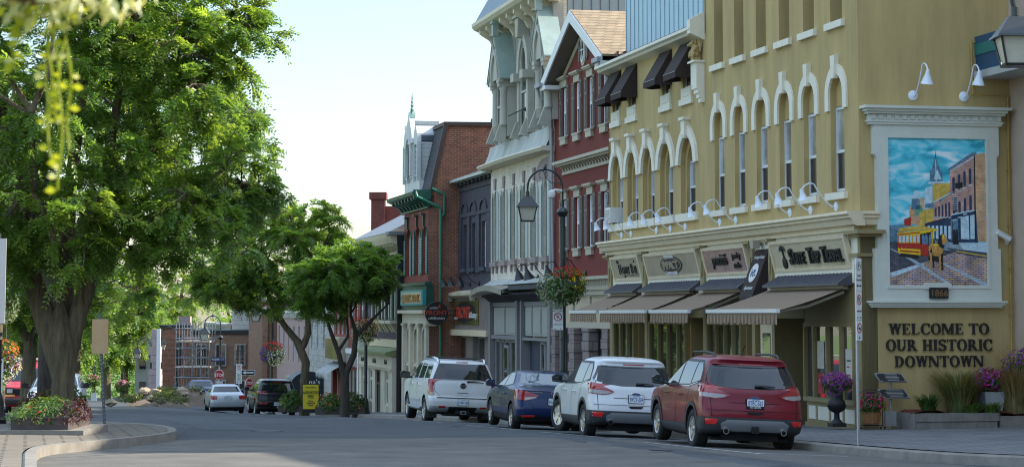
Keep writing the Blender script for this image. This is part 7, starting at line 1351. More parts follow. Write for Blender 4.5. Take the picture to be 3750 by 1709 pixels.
def tree(name, label, base, r0, forks, ell, ntw, nfr, mats, bk, seed, group=None, L=.28, ll=.085, pairs=6, flare=1.35, tw=.012, w2=.35, lean=.0, shellp=.45, extra=()):
    """forks: trunk polylines [(points, radii)], ell: crown ellipsoids (x,y,z,rx,ry,rz,weight)"""
    rg = np.random.default_rng(seed); r = thing(name, label, 'tree', tuple(base), 0, group); nodes = []
    m = MB()
    for pts, rr in forks:
        m.tube(pts, rr, 12)
        for a, b in zip(pts, pts[1:]):
            for t in (0., .33, .66): nodes.append(np.array(a)+(np.array(b)-np.array(a))*t)
        nodes.append(np.array(pts[-1], float))
    NB = len(nodes); W = np.array([e[6] for e in ell], float); W /= W.sum()
    def samp(n, lo):
        i = rg.choice(len(ell), n, p=W); d = unit(rg.normal(0, 1, (n, 3))); rad_ = rg.uniform(lo, 1, (n, 1))**shellp; E = np.array([e[:6] for e in ell]); return E[i, :3]+d*rad_*E[i, 3:6], d
    lim, _ = samp(max(14, ntw//14), .3)
    fk = np.array([n for n in nodes if n[2] > base[2]+.5*(max(n[2] for n in nodes)-base[2])] or nodes)
    for p in lim:                                     # limbs out of the trunk forks
        dd = np.linalg.norm(fk-p, axis=1)+.6*np.maximum(0, fk[:, 2]-p[2]); a = fk[np.argmin(dd)]; q = bend(a, p, 6, .10, rg, .035); l = np.linalg.norm(p-a); ra = min(.14*r0/.34, .018*l+.025)
        m.tube([tuple(v) for v in q], [ra*(1-.8*i/6) for i in range(7)], 6)
        for a_, b_ in zip(q, q[1:]):
            for t in (0., .5): nodes.append(a_+(b_-a_)*t)
        nodes.append(q[-1])
    o = m.build('trunk', bk, r, smooth=True, sharp=60)
    T, d = samp(ntw, .05); ND = np.array(nodes[NB//2:]); m = MB(); O = []; D = []
    for i in range(len(T)):
        dd = np.linalg.norm(ND-T[i], axis=1); a = ND[np.argmin(dd)]; v = T[i]-a; l = np.linalg.norm(v)
        if l > 2.6: a = T[i]-v/l*2.6; v = T[i]-a
        q = bend(a, T[i], 4, .12, rg, .05); m.tube([tuple(p) for p in q], [tw*1.6, tw*1.3, tw, tw*.7, tw*.4], 4)
        dirn = v/max(l, .05)
        for k in range(nfr):
            t = rg.uniform(.25, 1.05)*4; j = min(int(t), 3); p = q[j]+(q[j+1]-q[j])*(t-j)
            O.append(p); D.append(dirn*.7+d[i]*.35+rg.normal(0, .62, 3)*np.array([1, 1, .55]))
    m.build('twigs', bk, r)
    V, per = fronds(np.array(O), np.array(D), rg, L, pairs, ll); nt_ = len(mats)
    tm = np.repeat(rg.choice(nt_, len(T), p=[1-w2, w2] if nt_ == 2 else None), nfr*per); c = qmesh('crown', V, mats, r, tm)
    return r
gz = lambda X, Y: H(X, Y)
# the big honey locust on the island
bx, by = -9.0, 44.1; z0 = gz(bx, by)+.1
tree('locust_tree', 'massive honey locust with a furrowed trunk rising from the flower box', (bx, by, z0), .36,
     [([(bx, by, z0-.2), (bx, by, z0+.12), (bx-.01, by, z0+.5), (bx+.0, by, z0+1.0), (bx-.04, by, z0+1.35), (bx-.08, by, z0+1.7), (bx-.1, by, z0+2.1), (bx-.1, by, z0+2.6)], [.36, .265, .225, .23, .29, .32, .25, .05]),
      ([(bx-.1, by, z0+1.25), (bx-.36, by+.05, z0+2.1), (bx-.75, by+.1, z0+3.2), (bx-.95, by+.2, z0+4.4), (bx-1.4, by+.3, z0+6.4), (bx-1.6, by, z0+8)], [.2, .23, .2, .17, .11, .05]),
      ([(bx+.04, by, z0+1.2), (bx+.22, by+.1, z0+2.2), (bx+.55, by+.2, z0+3.3), (bx+.7, by+.2, z0+4.4), (bx+.9, by, z0+6), (bx+1.3, by-.2, z0+8)], [.18, .19, .16, .14, .10, .04]),
      ([(bx-.1, by+.1, z0+1.6), (bx-.1, by+.5, z0+3), (bx-.1, by+.8, z0+4.8), (bx+.1, by+1, z0+7), (bx+.2, by+.8, z0+9)], [.25, .18, .14, .10, .04]),
      ([(bx+.5, by+.2, z0+3.1), (bx+1.3, by+.1, z0+4.0), (bx+2.3, by-.1, z0+4.6), (bx+3.2, by-.2, z0+5.2)], [.14, .10, .07, .03]),
      ([(bx+.65, by+.2, z0+4.2), (bx+1.7, by+.5, z0+5.8), (bx+2.6, by+.5, z0+7.0), (bx+3.6, by+.4, z0+7.9)], [.12, .09, .06, .03]),
      ([(bx-.7, by+.1, z0+3.1), (bx-1.9, by, z0+4.2), (bx-3.2, by-.2, z0+5.4)], [.14, .09, .04]),
      ([(bx-.1, by+.6, z0+3.2), (bx-.5, by-.8, z0+4.6), (bx-.3, by-2., z0+6.2)], [.12, .09, .04])],
     [(bx-.3, by, 7.0, 3.3, 3.2, 3.0, 4), (bx+.2, by+.3, 10., 3.3, 3.2, 2.4, 3.), (bx+2.3, by, 6.2, 1.9, 2.2, 1.7, 1.6), (bx+2.0, by, 8.3, 2.2, 2.2, 1.6, 2.), (bx+3.4, by, 8.15, 1.5, 1., .45, .6), (bx-2.8, by, 6.2, 2.4, 2.4, 2.6, 2), (bx-.5, by-1.2, 4.7, 2.2, 1.8, 1.3, .9), (bx+1.7, by, 4.3, 1.8, 1.6, 1.0, .9), (bx-1.4, by-.6, 3.4, 1.3, 1., .7, .35), (bx+.1, by-1.0, 3.7, 1.6, 1.0, .9, .6), (bx+2.2, by-.3, 4.0, 1.9, 1.5, 1.0, .9), (bx-1.6, by-.8, 3.4, 1.6, 1.2, 1.1, .8)],
     1120, 17, [lf1, lf2], bark, 11, L=.30, ll=.10)
# second trunk close behind, and its darker crown reaching over the road
cx, cy = -11.9, 56.; z1 = gz(cx, cy)+.1
tree('locust_tree', 'darker locust close behind the massive one, crown hanging over the road', (cx, cy, z1), .3,
     [([(cx, cy, z1-.2), (cx, cy, z1+.6), (cx+.05, cy, z1+3.4)], [.28, .2, .19]), ([(cx+.05, cy, z1+3.2), (cx+.8, cy+.5, z1+5), (cx+2.2, cy+.8, z1+7), (cx+3.8, cy+1, z1+8.2)], [.22, .16, .11, .04]), ([(cx+.05, cy, z1+3.2), (cx-.6, cy+.3, z1+5.5), (cx-1, cy, z1+8)], [.22, .15, .05]),
      ([(cx+.6, cy+.4, z1+4.6), (cx+2.2, cy+.4, z1+5.4), (cx+4.4, cy+.5, z1+5.8)], [.13, .10, .04])],
     [(cx+.6, cy+.5, 7., 3.6, 3, 2.6, 2), (cx+4.0, cy+.6, 6.6, 2.0, 2.2, 1.7, 1.6), (cx+5.0, cy+.8, 5.3, 1.4, 1.6, .7, .5), (cx+3.6, cy+.6, 4.7, 1.8, 1.8, .9, .7), (cx+2.2, cy+.5, 8.4, 2.6, 2.4, 1.2, 1)], 520, 19, [lf3, lf1], bark_d, 12, L=.32, ll=.11, w2=.3)
# two street trees by the far shops
tx, ty = -9.15, 97.; z2 = gz(tx, ty)+.1
tree('street_tree', 'spreading street tree with a leaning trunk behind the yellow pie sign', (tx, ty, z2), .24,
     [([(tx, ty, z2-.2), (tx, ty, z2+.5), (tx-.02, ty, z2+1.3), (tx+.05, ty, z2+2.2), (tx-.35, ty, z2+3.2)], [.24, .2, .18, .19, .18]), ([(tx-.3, ty, z2+3.1), (tx-.95, ty, z2+3.9), (tx-1.5, ty+.1, z2+4.8), (tx-2, ty, z2+6)], [.16, .13, .10, .05]), ([(tx-.1, ty, z2+2.9), (tx+.15, ty, z2+3.5), (tx+.1, ty, z2+4.6), (tx+.4, ty, z2+6.5)], [.16, .14, .11, .05]), ([(tx-1, ty, z2+4), (tx-2.3, ty, z2+4.7), (tx-3.8, ty, z2+5.2)], [.11, .08, .03])],
     [(tx-1.4, ty, 5.0, 3.8, 3, 1.6, 2.2), (tx-.4, ty, 6.3, 2.3, 2.4, 1.1, 1.2), (tx-3.8, ty, 3.6, 1.9, 1.6, 1.0, .8), (tx+1.0, ty, 3.9, 1.6, 1.8, 1.2, .8), (tx-1.8, ty-.3, 3.1, 2.2, 1.8, .8, .6)], 520, 20, [lf1, lf2], bark, 13, L=.36, ll=.125, group=None)
ux, uy = -6.65, 87.6; z3 = gz(ux, uy)+.1
tree('street_tree', 'smaller forked street tree in a long planter box next to the lamp post', (ux, uy, z3), .17,
     [([(ux, uy, z3-.2), (ux, uy, z3+.6), (ux-.03, uy, z3+1.6)], [.2, .17, .16]), ([(ux-.03, uy, z3+1.5), (ux+.35, uy, z3+2.4), (ux+.42, uy, z3+3.2), (ux+.2, uy, z3+4)], [.14, .12, .1, .05]), ([(ux-.05, uy, z3+1.5), (ux-.25, uy, z3+2.4), (ux-.55, uy, z3+3.2), (ux-.9, uy, z3+4.2)], [.13, .1, .08, .04]), ([(ux+.4, uy, z3+3.1), (ux+1.0, uy, z3+3.7), (ux+1.7, uy, z3+4.4)], [.09, .07, .03]), ([(ux-.3, uy, z3+2.5), (ux+.1, uy, z3+3.1), (ux+.05, uy, z3+4)], [.07, .06, .03])],
     [(ux-.1, uy, 4.0, 2.2, 2.2, 1.25, 2), (ux+.9, uy, 4.1, 1.3, 1.6, .9, .8), (ux-1.2, uy, 3.7, 1.5, 1.6, .8, .7), (ux-.9, uy, 2.7, 1.4, 1.3, .6, .4)], 440, 20, [lf1, lf1], bark_d, 14, L=.34, ll=.115)
# trees along the left street
def ftree(name, label, X, Y, h, rx, rz, seed, mats, n=260, tr=.22, group=None, low=.35, k=1.):
    z = gz(X, Y); c = z+h-rz
    return tree(name, label, (X, Y, z), tr, [([(X, Y, z-.2), (X, Y, z+h*.22), (X+.05, Y, z+h*low)], [tr*1.3, tr, tr*.9]), ([(X, Y, z+h*low*.95), (X-rx*.25, Y, z+h*.55), (X-rx*.4, Y, z+h*.8)], [tr*.7, tr*.5, .05]), ([(X, Y, z+h*low*.95), (X+rx*.25, Y, z+h*.55), (X+rx*.35, Y, z+h*.85)], [tr*.7, tr*.45, .05])],
                [(X, Y, c, rx, rx, rz, 2), (X-rx*.45, Y, c-rz*.25, rx*.65, rx*.7, rz*.6, 1), (X+rx*.5, Y, c-rz*.2, rx*.6, rx*.7, rz*.62, 1)], n, 15, mats, bark, seed, group, L=.5*k, ll=.2*k, pairs=5, tw=.02)
FT = [('shade_tree', 'pale limbed shade tree behind the red van', -17.6, 80, 7.6, 3.0, 2.6, .26), ('shade_tree', 'bushy lit tree at the far left edge beyond the van', -24.5, 112, 9.5, 4.4, 4.2, .3),
      ('shade_tree', 'dark tree over the crest of the road behind the white hatchback', -32, 150, 10, 4.2, 4.0, .3), ('shade_tree', 'bright green tree beyond the crest, next to the stone ruin', -31, 168, 12.5, 4.0, 5.2, .3),
      ('shade_tree', 'tall pale green tree behind the ruined wall', -37, 235, 18.5, 6, 6.5, .4), ('shade_tree', 'low lit tree between the two hanging flower baskets far away', -33.5, 190, 10, 4.8, 4.2, .3), ('shade_tree', 'rounded tree at the end of the left street', -43, 205, 12, 6, 5, .3), ('shade_tree', 'tree standing far behind the red van roof rack', -33, 135, 10, 5, 4.5, .3),
      ('shade_tree', 'distant tree above the scaffold tower', -34, 270, 19.5, 5, 5, .3), ('shade_tree', 'tall tree behind the massive locust trunk, lit from the street side', -19.5, 98, 10, 3.6, 4, .25)]
for i, (n_, l_, X, Y, h, rx, rz, tr) in enumerate(FT): ftree(n_, l_, X, Y, h, rx, rz, 40+i, [lf1, lf2] if i not in (2,) else [lf3, lf1], 240, tr, None, k=.85 if Y < 100 else 1.15)
g = MB(); R = random.Random(77)
rows = [[(x, 262+j*3, H(x, 262)+(0, 5, 8, 6)[j]+R.uniform(-1, 1.5)) for x in np.arange(-110, -25, 3.)] for j in range(4)]
rg = np.random.default_rng(5); n = 9000; O = np.stack([rg.uniform(-110, -28, n), rg.uniform(255, 272, n), np.zeros(n)], 1); O[:, 2] = -7.5+rg.uniform(0, 1, n)*(9+2.5*np.sin(O[:, 0]*.35)+1.5*np.sin(O[:, 0]*.9)); V, per = fronds(O, rg.normal(0, 1, (n, 3)), rg, .9, 3, .5)
hm = bpy.data.objects.new('treeline', None); COL.objects.link(hm); ROOTM[hm.name] = Matrix(); o_ = qmesh('treeline', V, [lf1], hm); o_.parent = None; bpy.data.objects.remove(hm); o_.name = 'treeline'; tag(o_, 'far green mass of woodland closing the street', 'woodland', kind='stuff')
# ------------------------------------------------------------------ lamps, baskets, signs, planters
postm = mat('black green lamp post', (.012, .018, .019), .4, var=.15, vs=8, coat=.3); lglass = mat('frosted lamp glass', (.52, .50, .40), .35, var=.1, vs=6)
def lantern(r, X, Y, z, s=1., T=None):
    """tapered glass lantern hung at z (its top)"""
    T = T or Matrix(); m = MB(T @ Matrix.Translation((X, Y, z)))
    m.lathe([(.055*s, 0), (.055*s, -.12*s), (.075*s, -.12*s), (.075*s, -.16*s)], (0, 0, 0), 10); m.frustum((0, 0, -.40*s), .58*s, .58*s, .22*s, .22*s, .26*s); m.frustum((0, 0, -.43*s), .62*s, .62*s, .60*s, .60*s, .03*s)
    a, b, h = .25*s, .17*s, .38*s
    for sx, sy in ((-1, -1), (1, -1), (1, 1), (-1, 1)): m.tube([(sx*a, sy*a, -.43*s), (sx*b, sy*b, -.43*s-h)], .017*s, 5)
    m.frustum((0, 0, -.45*s-h), .36*s, .36*s, .38*s, .38*s, .035*s); o = m.build('lantern', postm, r)
    m = MB(T @ Matrix.Translation((X, Y, z))); m.frustum((0, 0, -.43*s-h), .31*s, .31*s, .47*s, .47*s, h); m.build('lantern_glass', lglass, o)
def street_lamp(label, X, Y, z, hc, ra, dx=-1, ang=0., sc=1., rp=.075, basket=None, pole_up=.65, sway=0):
    """post to the collar at hc, then a bent pipe with the lantern on its end"""
    r = thing('street_lamp', label, 'street lamp', (X, Y, z)); m = MB()
    m.lathe([(.22*sc, -.1), (.22*sc, .12), (.17*sc, .2), (.15*sc, .5), (.11*sc, .62), (rp, .7), (rp*.95, hc-z-.25), (rp*1.6, hc-z-.2), (rp*1.9, hc-z-.12), (rp*1.4, hc-z-.05), (rp*.7, hc-z)], (X, Y, z), 14)
    for zz in (1.3, 2.1, 3.0): m.lathe([(rp*1.15, zz), (rp*1.15, zz+.04)], (X, Y, z), 12)
    m.build('post', postm, r, smooth=True, sharp=30); e = Vector((math.cos(ang)*dx, math.sin(ang)*dx, 0)); up = Vector((0, 0, 1)); P = [Vector((X, Y, hc-.05)), Vector((X, Y, hc+pole_up))]
    c = P[-1]+e*ra
    for i in range(1, 15): t = math.pi*i/14; P.append(c-e*ra*math.cos(t)+up*ra*1.05*math.sin(t))
    P.append(P[-1]-up*.1); m = MB(); m.tube([tuple(p) for p in P], .03*sc, 8)
    k = c+up*ra*.55-e*ra*.1; m.tube([tuple(c+e*ra*.1+up*ra*.99), tuple(c+e*(-.05)*ra+up*ra*.55), tuple(c-e*ra*.35+up*ra*.28), tuple(c-e*ra*.75+up*ra*.3), tuple(c-e*ra*.98+up*ra*.1)], .012*sc, 6)
    for f, q in ((.24, c+e*ra*.1+up*ra*.72), (.16, c-e*ra*.72+up*ra*.42)): m.tube([tuple(q+(e*math.cos(t*.5)+up*math.sin(t*.5))*ra*f) for t in range(0, 13)], .009*sc, 5)
    m.lathe([(.035*sc, 0), (.05*sc, .05), (.0, .14)], tuple(c+up*ra*1.05), 8); m.build('arm', postm, r, smooth=True); q = P[-1]; lantern(r, q.x, q.y, q.z, sc); return r
def basket(label, c, rx, rz, seed, mix, n=900, sz=.04, hang=1.1, rim=.26, group='hanging flower baskets'):
    r = thing('hanging_basket', label, 'hanging basket', tuple(c), 0, group); x, y, z = c; m = MB()
    for i in range(4): t = i*math.pi/2+.5; m.tube([(x+rim*math.cos(t), y+rim*math.sin(t), z+.05), (x, y, z+hang)], .006, 4)
    m.tube([(x, y, z+hang), (x, y, z+hang+.1)], .012, 5); m.build('wires', dark, r); m = MB(); m.lathe([(0, -rim*.95), (rim*.6, -rim*.7), (rim*.95, -rim*.1), (rim, .04), (rim*.9, .02)], (x, y, z), 14); m.build('pot', mat('coir pot', (.14, .08, .05), .9, var=.2), r, smooth=True)
    m = MB(); cluster(m, (x, y, z+.05), rx, rx, rz, n, sz, 0, seed, .35)
    for i, (k, part_, dz, hx) in enumerate(mix): cluster(m, (x+hx*rx, y, z+.05+dz*rz), rx*1.03*part_[1], rx*1.03, rz*1.04*part_[2], part_[0], sz*.8, i+1, seed+i+1, .8)
    m.build('flowers', [lf_md]+[k for k, *_ in mix], r); return r
X, Y = 1.33, 57.5; z = H(*wor(-11.9, -3.5))+.15
street_lamp('tall black street lamp with lantern behind the white compact SUV', X, Y, z, 5.14, .46, -1, 0, .96, .085, pole_up=.52)
r = thing('dome_camera', 'white dome security camera on the arm of the tall street lamp', 'camera', (X-.2, Y-.05, 5.6)); m = MB(); m.tube([(X, Y, 5.58), (X-.2, Y-.05, 5.6), (X-.27, Y-.05, 5.55)], .03, 7); m.lathe([(.02, .1), (.09, .06), (.1, -.02), (.07, -.1), (0, -.13)], (X-.28, Y-.05, 5.5), 12); m.build('dome', white, r, smooth=True)
m = MB()
basket('huge hanging basket of white, yellow and red flowers on the tall street lamp', (X+.05, Y-.35, 3.0), .55, .50, 51, [(lf_sv, (560, 1, 1), -.1, -.35), (lf_lt, (260, .8, .9), .1, .3), (fl_r, (170, .75, .35), .72, .1), (fl_y, (110, .6, .6), .3, .45), (fl_v, (60, .35, .3), .15, .25)], 1100, .042, 1.0, .32)
def rsign(name, label, X, Y, zt, w_, panels, post=None, th_=.0, zg=None, ang=0., cat='sign', back=False):
    """post sign: stacked panels (height, draw) on a narrow plate facing the viewer"""
    r = thing(name, label, cat, (X, Y, zg if zg is not None else zt-1)); T = Matrix.Translation((X, Y, 0)) @ Matrix.Rotation(ang, 4, 'Z')
    if post: m = MB(T); m.tube([(0, .04, zg-.1), (th_, .04, zt+.02)], post, 7); m.build('post', metal, r)
    z = zt
    for h, mt, fn in panels:
        m = MB(T); m.box(-w_/2, w_/2, -.006, .006, z-h+.01, z, 0); fn(m, z-h/2, w_, h) if fn else None
        m.build('panel', [white if not back else metal, sg_red, sg_grn, black, mt or white], r); z -= h
    return r
sg_red = mat('sign red', (.42, .012, .02), .4, var=.02); sg_grn = mat('sign green', (.01, .22, .08), .4, var=.02)
def ring_(m, cx, cz, ro, ri, y, mt, n=26):
    for i in range(n):
        a, b = 2*math.pi*i/n, 2*math.pi*(i+1)/n; m.add([(cx+ri*math.cos(a), y, cz+ri*math.sin(a)), (cx+ro*math.cos(a), y, cz+ro*math.sin(a)), (cx+ro*math.cos(b), y, cz+ro*math.sin(b)), (cx+ri*math.cos(b), y, cz+ri*math.sin(b))], [(0, 1, 2, 3)], mt)
def pk_ok(m, zc, w_, h):
    ring_(m, 0, zc+h*.26, w_*.36, w_*.29, -.009, 2); m.text('P', w_*.55, 0, -.009, zc+h*.26-w_*.19, mt=3, ext=.003)
    m.text('2 HR', w_*.3, 0, -.009, zc-h*.07, mt=3, ext=.003); m.text('7AM-3AM', w_*.21, 0, -.009, zc-h*.19, mt=3, ext=.003); m.text('ONLY', w_*.17, 0, -.009, zc-h*.36, mt=3, ext=.003)
    for s in (-1, 1): m.px([(s*w_*.24, zc-h*.30), (s*w_*.42, zc-h*.34), (s*w_*.24, zc-h*.38)], -.010, -.006, 3)
def pk_no(m, zc, w_, h):
    ring_(m, 0, zc+h*.2, w_*.40, w_*.32, -.011, 1); m.text('P', w_*.5, 0, -.009, zc+h*.2-w_*.18, mt=3, ext=.003); m.px([(-w_*.25, zc+h*.2+w_*.29), (-w_*.29, zc+h*.2+w_*.25), (w_*.25, zc+h*.2-w_*.29), (w_*.29, zc+h*.2-w_*.25)], -.012, -.008, 1)
    m.text('3AM-7AM', w_*.2, 0, -.009, zc-h*.22, mt=3, ext=.003)
    for s in (-1, 1): m.px([(s*w_*.2, zc-h*.38), (s*w_*.4, zc-h*.41), (s*w_*.2, zc-h*.44)], -.010, -.006, 3)
def tow(m, zc, w_, h): ring_(m, 0, zc+h*.12, w_*.40, w_*.32, -.011, 1); m.box(-w_*.16, w_*.2, -.009, -.006, zc+h*.05, zc+h*.15, 3); m.px([(-w_*.25, zc+h*.12+w_*.29), (-w_*.29, zc+h*.12+w_*.25), (w_*.25, zc+h*.12-w_*.29), (w_*.29, zc+h*.12-w_*.25)], -.012, -.008, 1); m.box(-w_*.1, w_*.1, -.009, -.006, zc-h*.38, zc-h*.3, 3)
sx_, sy_ = 5.98, 37.8; zg = H(*wor(8, -3.5))+.15
rsign('parking_sign', 'thin grey post with stacked parking signs on the kerb beside the dark red SUV', sx_, sy_, 3.30, .215, [(.56, None, pk_ok), (.50, None, pk_no), (.36, None, tow)], .028, -.0, zg, ang=.95)
rsign('parking_sign', 'two parking plates strapped to the tall street lamp under its basket', X-.13, Y-.12, 2.86, .27, [(.44, None, pk_ok), (.50, None, pk_no)], None, 0, None)
# mid street lamp with basket
lx, ly = -6.03, 90.6; zl = H(lx, ly)+.15
street_lamp('old street lamp half hidden in the small street tree, white basket on its post', lx, ly, zl, 4.02, .46, -1, 0, .9, .07, pole_up=.55)
basket('white and lilac hanging basket lit by the sun on the half hidden lamp', (lx-.0, ly-.3, 1.65), .54, .52, 61, [(fl_w, (520, 1, 1), -.2, -.1), (fl_k, (150, .7, .8), .05, .2), (fl_r, (90, .7, .4), .7, -.2), (fl_y, (120, .8, .8), .2, .45)], 650, .042)
lx, ly = -12.35, 113.; zl = H(lx, ly)+.15
street_lamp('street lamp by the pink house with a dark flower basket on its post', lx, ly, zl, 2.2, .42, -1, 0, .95, .08)
basket('red, violet and white hanging basket by the arched black awning', (lx+.1, ly-.35, .25), .62, .6, 71, [(fl_w, (420, .8, .9), -.2, .3), (fl_v, (260, .6, .8), .1, -.5), (fl_r, (220, .8, .4), .7, 0)], 500, .05)
street_lamp('street lamp beside the scaffold tower, lantern pale in the light', -17.4, 131, H(-17.4, 131)+.1, 1.1, .47, -1, 0, 1.05, .08)
street_lamp('street lamp in front of the brick ruin', -22.9, 150, H(-22.9, 150)+.6, .1, .52, -1, 0, 1.1, .07, pole_up=.8)
street_lamp('farthest street lamp, beneath the bright green tree', -26.3, 160, H(-26.3, 160), -.55, .5, -1, 0, 1.05, .08)
# near lamp at the picture edge and its twin on the island
nl = thing('street_lamp', 'close black street lamp at the picture edge, large lantern against the ochre wall', 'street lamp', (6.4, 23., H(6.4, 23))); m = MB(); zb = H(6.4, 23)
m.lathe([(.22, -.1), (.22, .12), (.15, .5), (.075, .7), (.07, 3.9), (.14, 4.0), (.05, 4.1)], (6.4, 23, zb), 14); m.build('post', postm, nl, smooth=True, sharp=30); m = MB(); P = [(6.4, 23, zb+4.05), (6.4, 23, 5.72)]+[(5.85+.55*math.cos(math.pi*i/12), 23, 5.72+.52*math.sin(math.pi*i/12)) for i in range(1, 13)]+[(5.34, 23, 5.55)]; m.tube(P, .03, 8); m.build('arm', postm, nl, smooth=True); lantern(nl, 5.34, 23, 5.58, .76)
lx, ly = -10.86, 46.4; zl = H(lx, ly)+.15
street_lamp('street lamp almost swallowed by the massive locust crown', lx, ly, zl, 5.0, .42, 1, 0, .95, .08)
basket('yellow and violet hanging basket beside the sign back at the picture edge', (lx+.2, ly-.4, 3.43), .36, .33, 81, [(fl_y, (150, 1, .9), .1, .2), (fl_v, (150, 1, .9), -.1, 0)], 360, .04, .9, .2)
lx, ly = -15.9, 68.2
street_lamp('street lamp post at the picture edge beyond the van mirror', lx, ly, H(lx, ly)+.15, 4.4, .45, 1, 0, .95, .08)
basket('orange and violet hanging basket near the red van', (lx+.25, ly-.35, .9), .48, .62, 91, [(fl_o, (150, .9, .5), .5, 0), (fl_v, (110, .7, .6), -.1, .3), (fl_w, (160, .9, .8), -.4, .1), (fl_y, (80, .8, .5), .3, -.1)], 420, .045)
basket('silvery trailing hanging basket above the orange one', (lx+.30, ly-.6, 2.75), .42, .62, 95, [(lf_sv, (420, 1, 1), -.2, 0)], 300, .05)
for i, (px_, py_, d_, l_) in enumerate(((352, 1394, 150, 'small pale hanging basket over the crest of the left street'), (459, 1412, 150, 'small pale hanging basket nearer the stone ruin'))):
    xx = (px_-1875)/8000*d_; zz = 2.34+(1150-py_)/8000*d_; r = thing('basket_pole', ('slim pole carrying the basket over the crest', 'slim pole carrying the basket nearer the ruin')[i], 'pole', (xx, d_+.2, H(xx, d_))); m = MB(); m.tube([(xx, d_+.3, H(xx, d_)-.3), (xx, d_+.3, zz+1.2), (xx, d_, zz+1.25)], .05, 6); m.box(xx-.2, xx+.2, d_+.2, d_+.22, zz-1.4, zz-.75, 1); m.build('pole', [postm, white], r)
    basket(l_, (xx, d_, zz), .5, .42, 101+i*7, [(fl_k, (120, .8, .6), .4, 0), (lf_lt, (200, 1, 1), -.2, 0)], 260, .07, 1.1)
# leaning pole with a blank sign back
r = thing('sign_pole', 'dark perforated steel pole seen from behind with a blank tan sign back', 'sign', (-7.72, 41.8, H(-7.72, 41.8)+.15)); zb = H(-7.72, 41.8)+.13; m = MB(); T_ = (-7.85, 41.8); m.tube([(-7.72, 41.8, zb-.1), (-7.86, 41.8, zb+2.2)], .03, 6)
R = random.Random(3)
for i in range(26): t = i/26; m.box(-7.72-.14*t-.012, -7.72-.14*t+.012, 41.764, 41.772, zb+.1+2*t, zb+.125+2*t, 1)
m.build('post', [mat('weathered steel post', (.10, .105, .11), .5, .5, var=.25, vs=10), mat('punched hole', (.22, .22, .22), .6)], r); m = MB(); m.box(-7.99, -7.68, 41.74, 41.76, zb+1.46, zb+2.12); m.build('panel', mat('tan sign back', (.42, .29, .15), .5, .2, var=.12), r)
r = thing('sign_pole', 'grey sign back cut off at the picture edge, above a tan plate with stickers', 'sign', (-7.75, 34.2, H(-7.75, 34.2)+.1)); m = MB(); m.tube([(-8.03, 34.25, H(-8, 34.2)), (-8.03, 34.25, 3.6)], .03, 7); m.build('post', postm, r); m = MB(); m.box(-8.30, -7.91, 34.2, 34.22, 2.2, 3.52, 0); m.box(-8.3, -7.95, 34.2, 34.22, 1.95, 2.19, 1); m.box(-8.06, -7.94, 34.19, 34.2, 2.0, 2.06, 2); m.build('panel', [mat('pale sign back', (.55, .53, .52), .45, .3, var=.05), mat('tan sign back', (.42, .29, .15), .5, .2, var=.12), black], r)
r = thing('marker_post', 'white marker post in front of the red van', 'post', (-12.2, 52.5, H(-12.2, 52.5))); m = MB(); zb = H(-12.2, 52.5); m.tube([(-12.2, 52.5, zb), (-12.2, 52.5, zb+1.6)], .04, 7); m.box(-12.26, -12.14, 52.44, 52.46, zb+1.15, zb+1.6); m.build('post', white, r)
# pie sign, one way, stop signs
r = thing('sandwich_board', 'yellow sandwich board advertising assorted pies at the far kerb', 'sign', (-8.5, 93, H(-8.5, 93)+.15)); zb = H(-8.5, 93)+.15; ye = mat('sign yellow', (.68, .56, .03), .5, var=.03); T = Matrix.Translation((-8.5, 93, zb)) @ Matrix.Rotation(.1, 4, 'X')
m = MB(T @ Matrix.Rotation(-.1, 4, 'X')); m.box(-.36, .36, .02, .06, -.02, 1.22); m.wedge([(-.36, .06, 1.2), (.36, .06, 1.2), (.36, .5, 0), (-.36, .5, 0)], (0, .03, 0)); m.build('frame', dark, r)
m = MB(T); m.box(-.33, .33, -.13+.1, -.10+.11, .16, 1.18, 0)
y = -.04
for t_, s, z in (('ASSORTED', .17, .80), ('PIES', .19, .62), ('Now', .10, .47), ('Available', .10, .38), ('Here', .10, .29)): m.text(t_, s, 0, y, z, mt=1, ext=.004, sx=.80 if s > .15 else 1, bold=.012)
m.text('PIE WORKS', .07, 0, y, 1.05, mt=1, ext=.004, bold=.02); m.box(-.24, -.16, y, y+.005, 1.06, 1.075, 1); m.box(.16, .24, y, y+.005, 1.06, 1.075, 1); m.build('board', [ye, black], r)
def octa(m, cx, cz, R_, y, d, mt): m.px([(cx+R_*math.cos(rad(22.5+45*i)), cz+R_*math.sin(rad(22.5+45*i))) for i in range(8)], y, y+d, mt)
r = thing('stop_sign', 'red stop sign at the foot of the street lamp by the scaffold', 'sign', (-16.65, 125, H(-16.65, 125))); m = MB(); m.tube([(-16.65, 125.1, H(-16.65, 125)-.2), (-16.65, 125.1, -.6)], .05, 6); m.build('post', metal, r); m = MB(); octa(m, -16.65, -1.07, .29, 125, .03, 1); octa(m, -16.65, -1.07, .265, 124.985, .015, 0); m.text('STOP', .25, -16.65, 124.98, -1.18, mt=1, ext=.01, sx=.82, bold=.02); m.box(-16.85, -16.45, 125, 125.03, -1.6, -1.45, 1); m.text('ALL-WAY', .1, -16.65, 124.99, -1.56, mt=0, ext=.01); m.build('plate', [sg_red, white], r)
r = thing('street_name_sign', 'dark blue street name plate above the red stop sign', 'sign', (-17.4, 130.8, -.2)); m = MB(); m.box(-17.9, -17.1, 130.7, 130.73, -.45, -.2, 0); m.text('ROBERT ST', .16, -17.5, 130.69, -.38, mt=1, ext=.01, sx=.9); m.build('plate', [mat('street sign blue', (.008, .02, .08), .5), white], r)
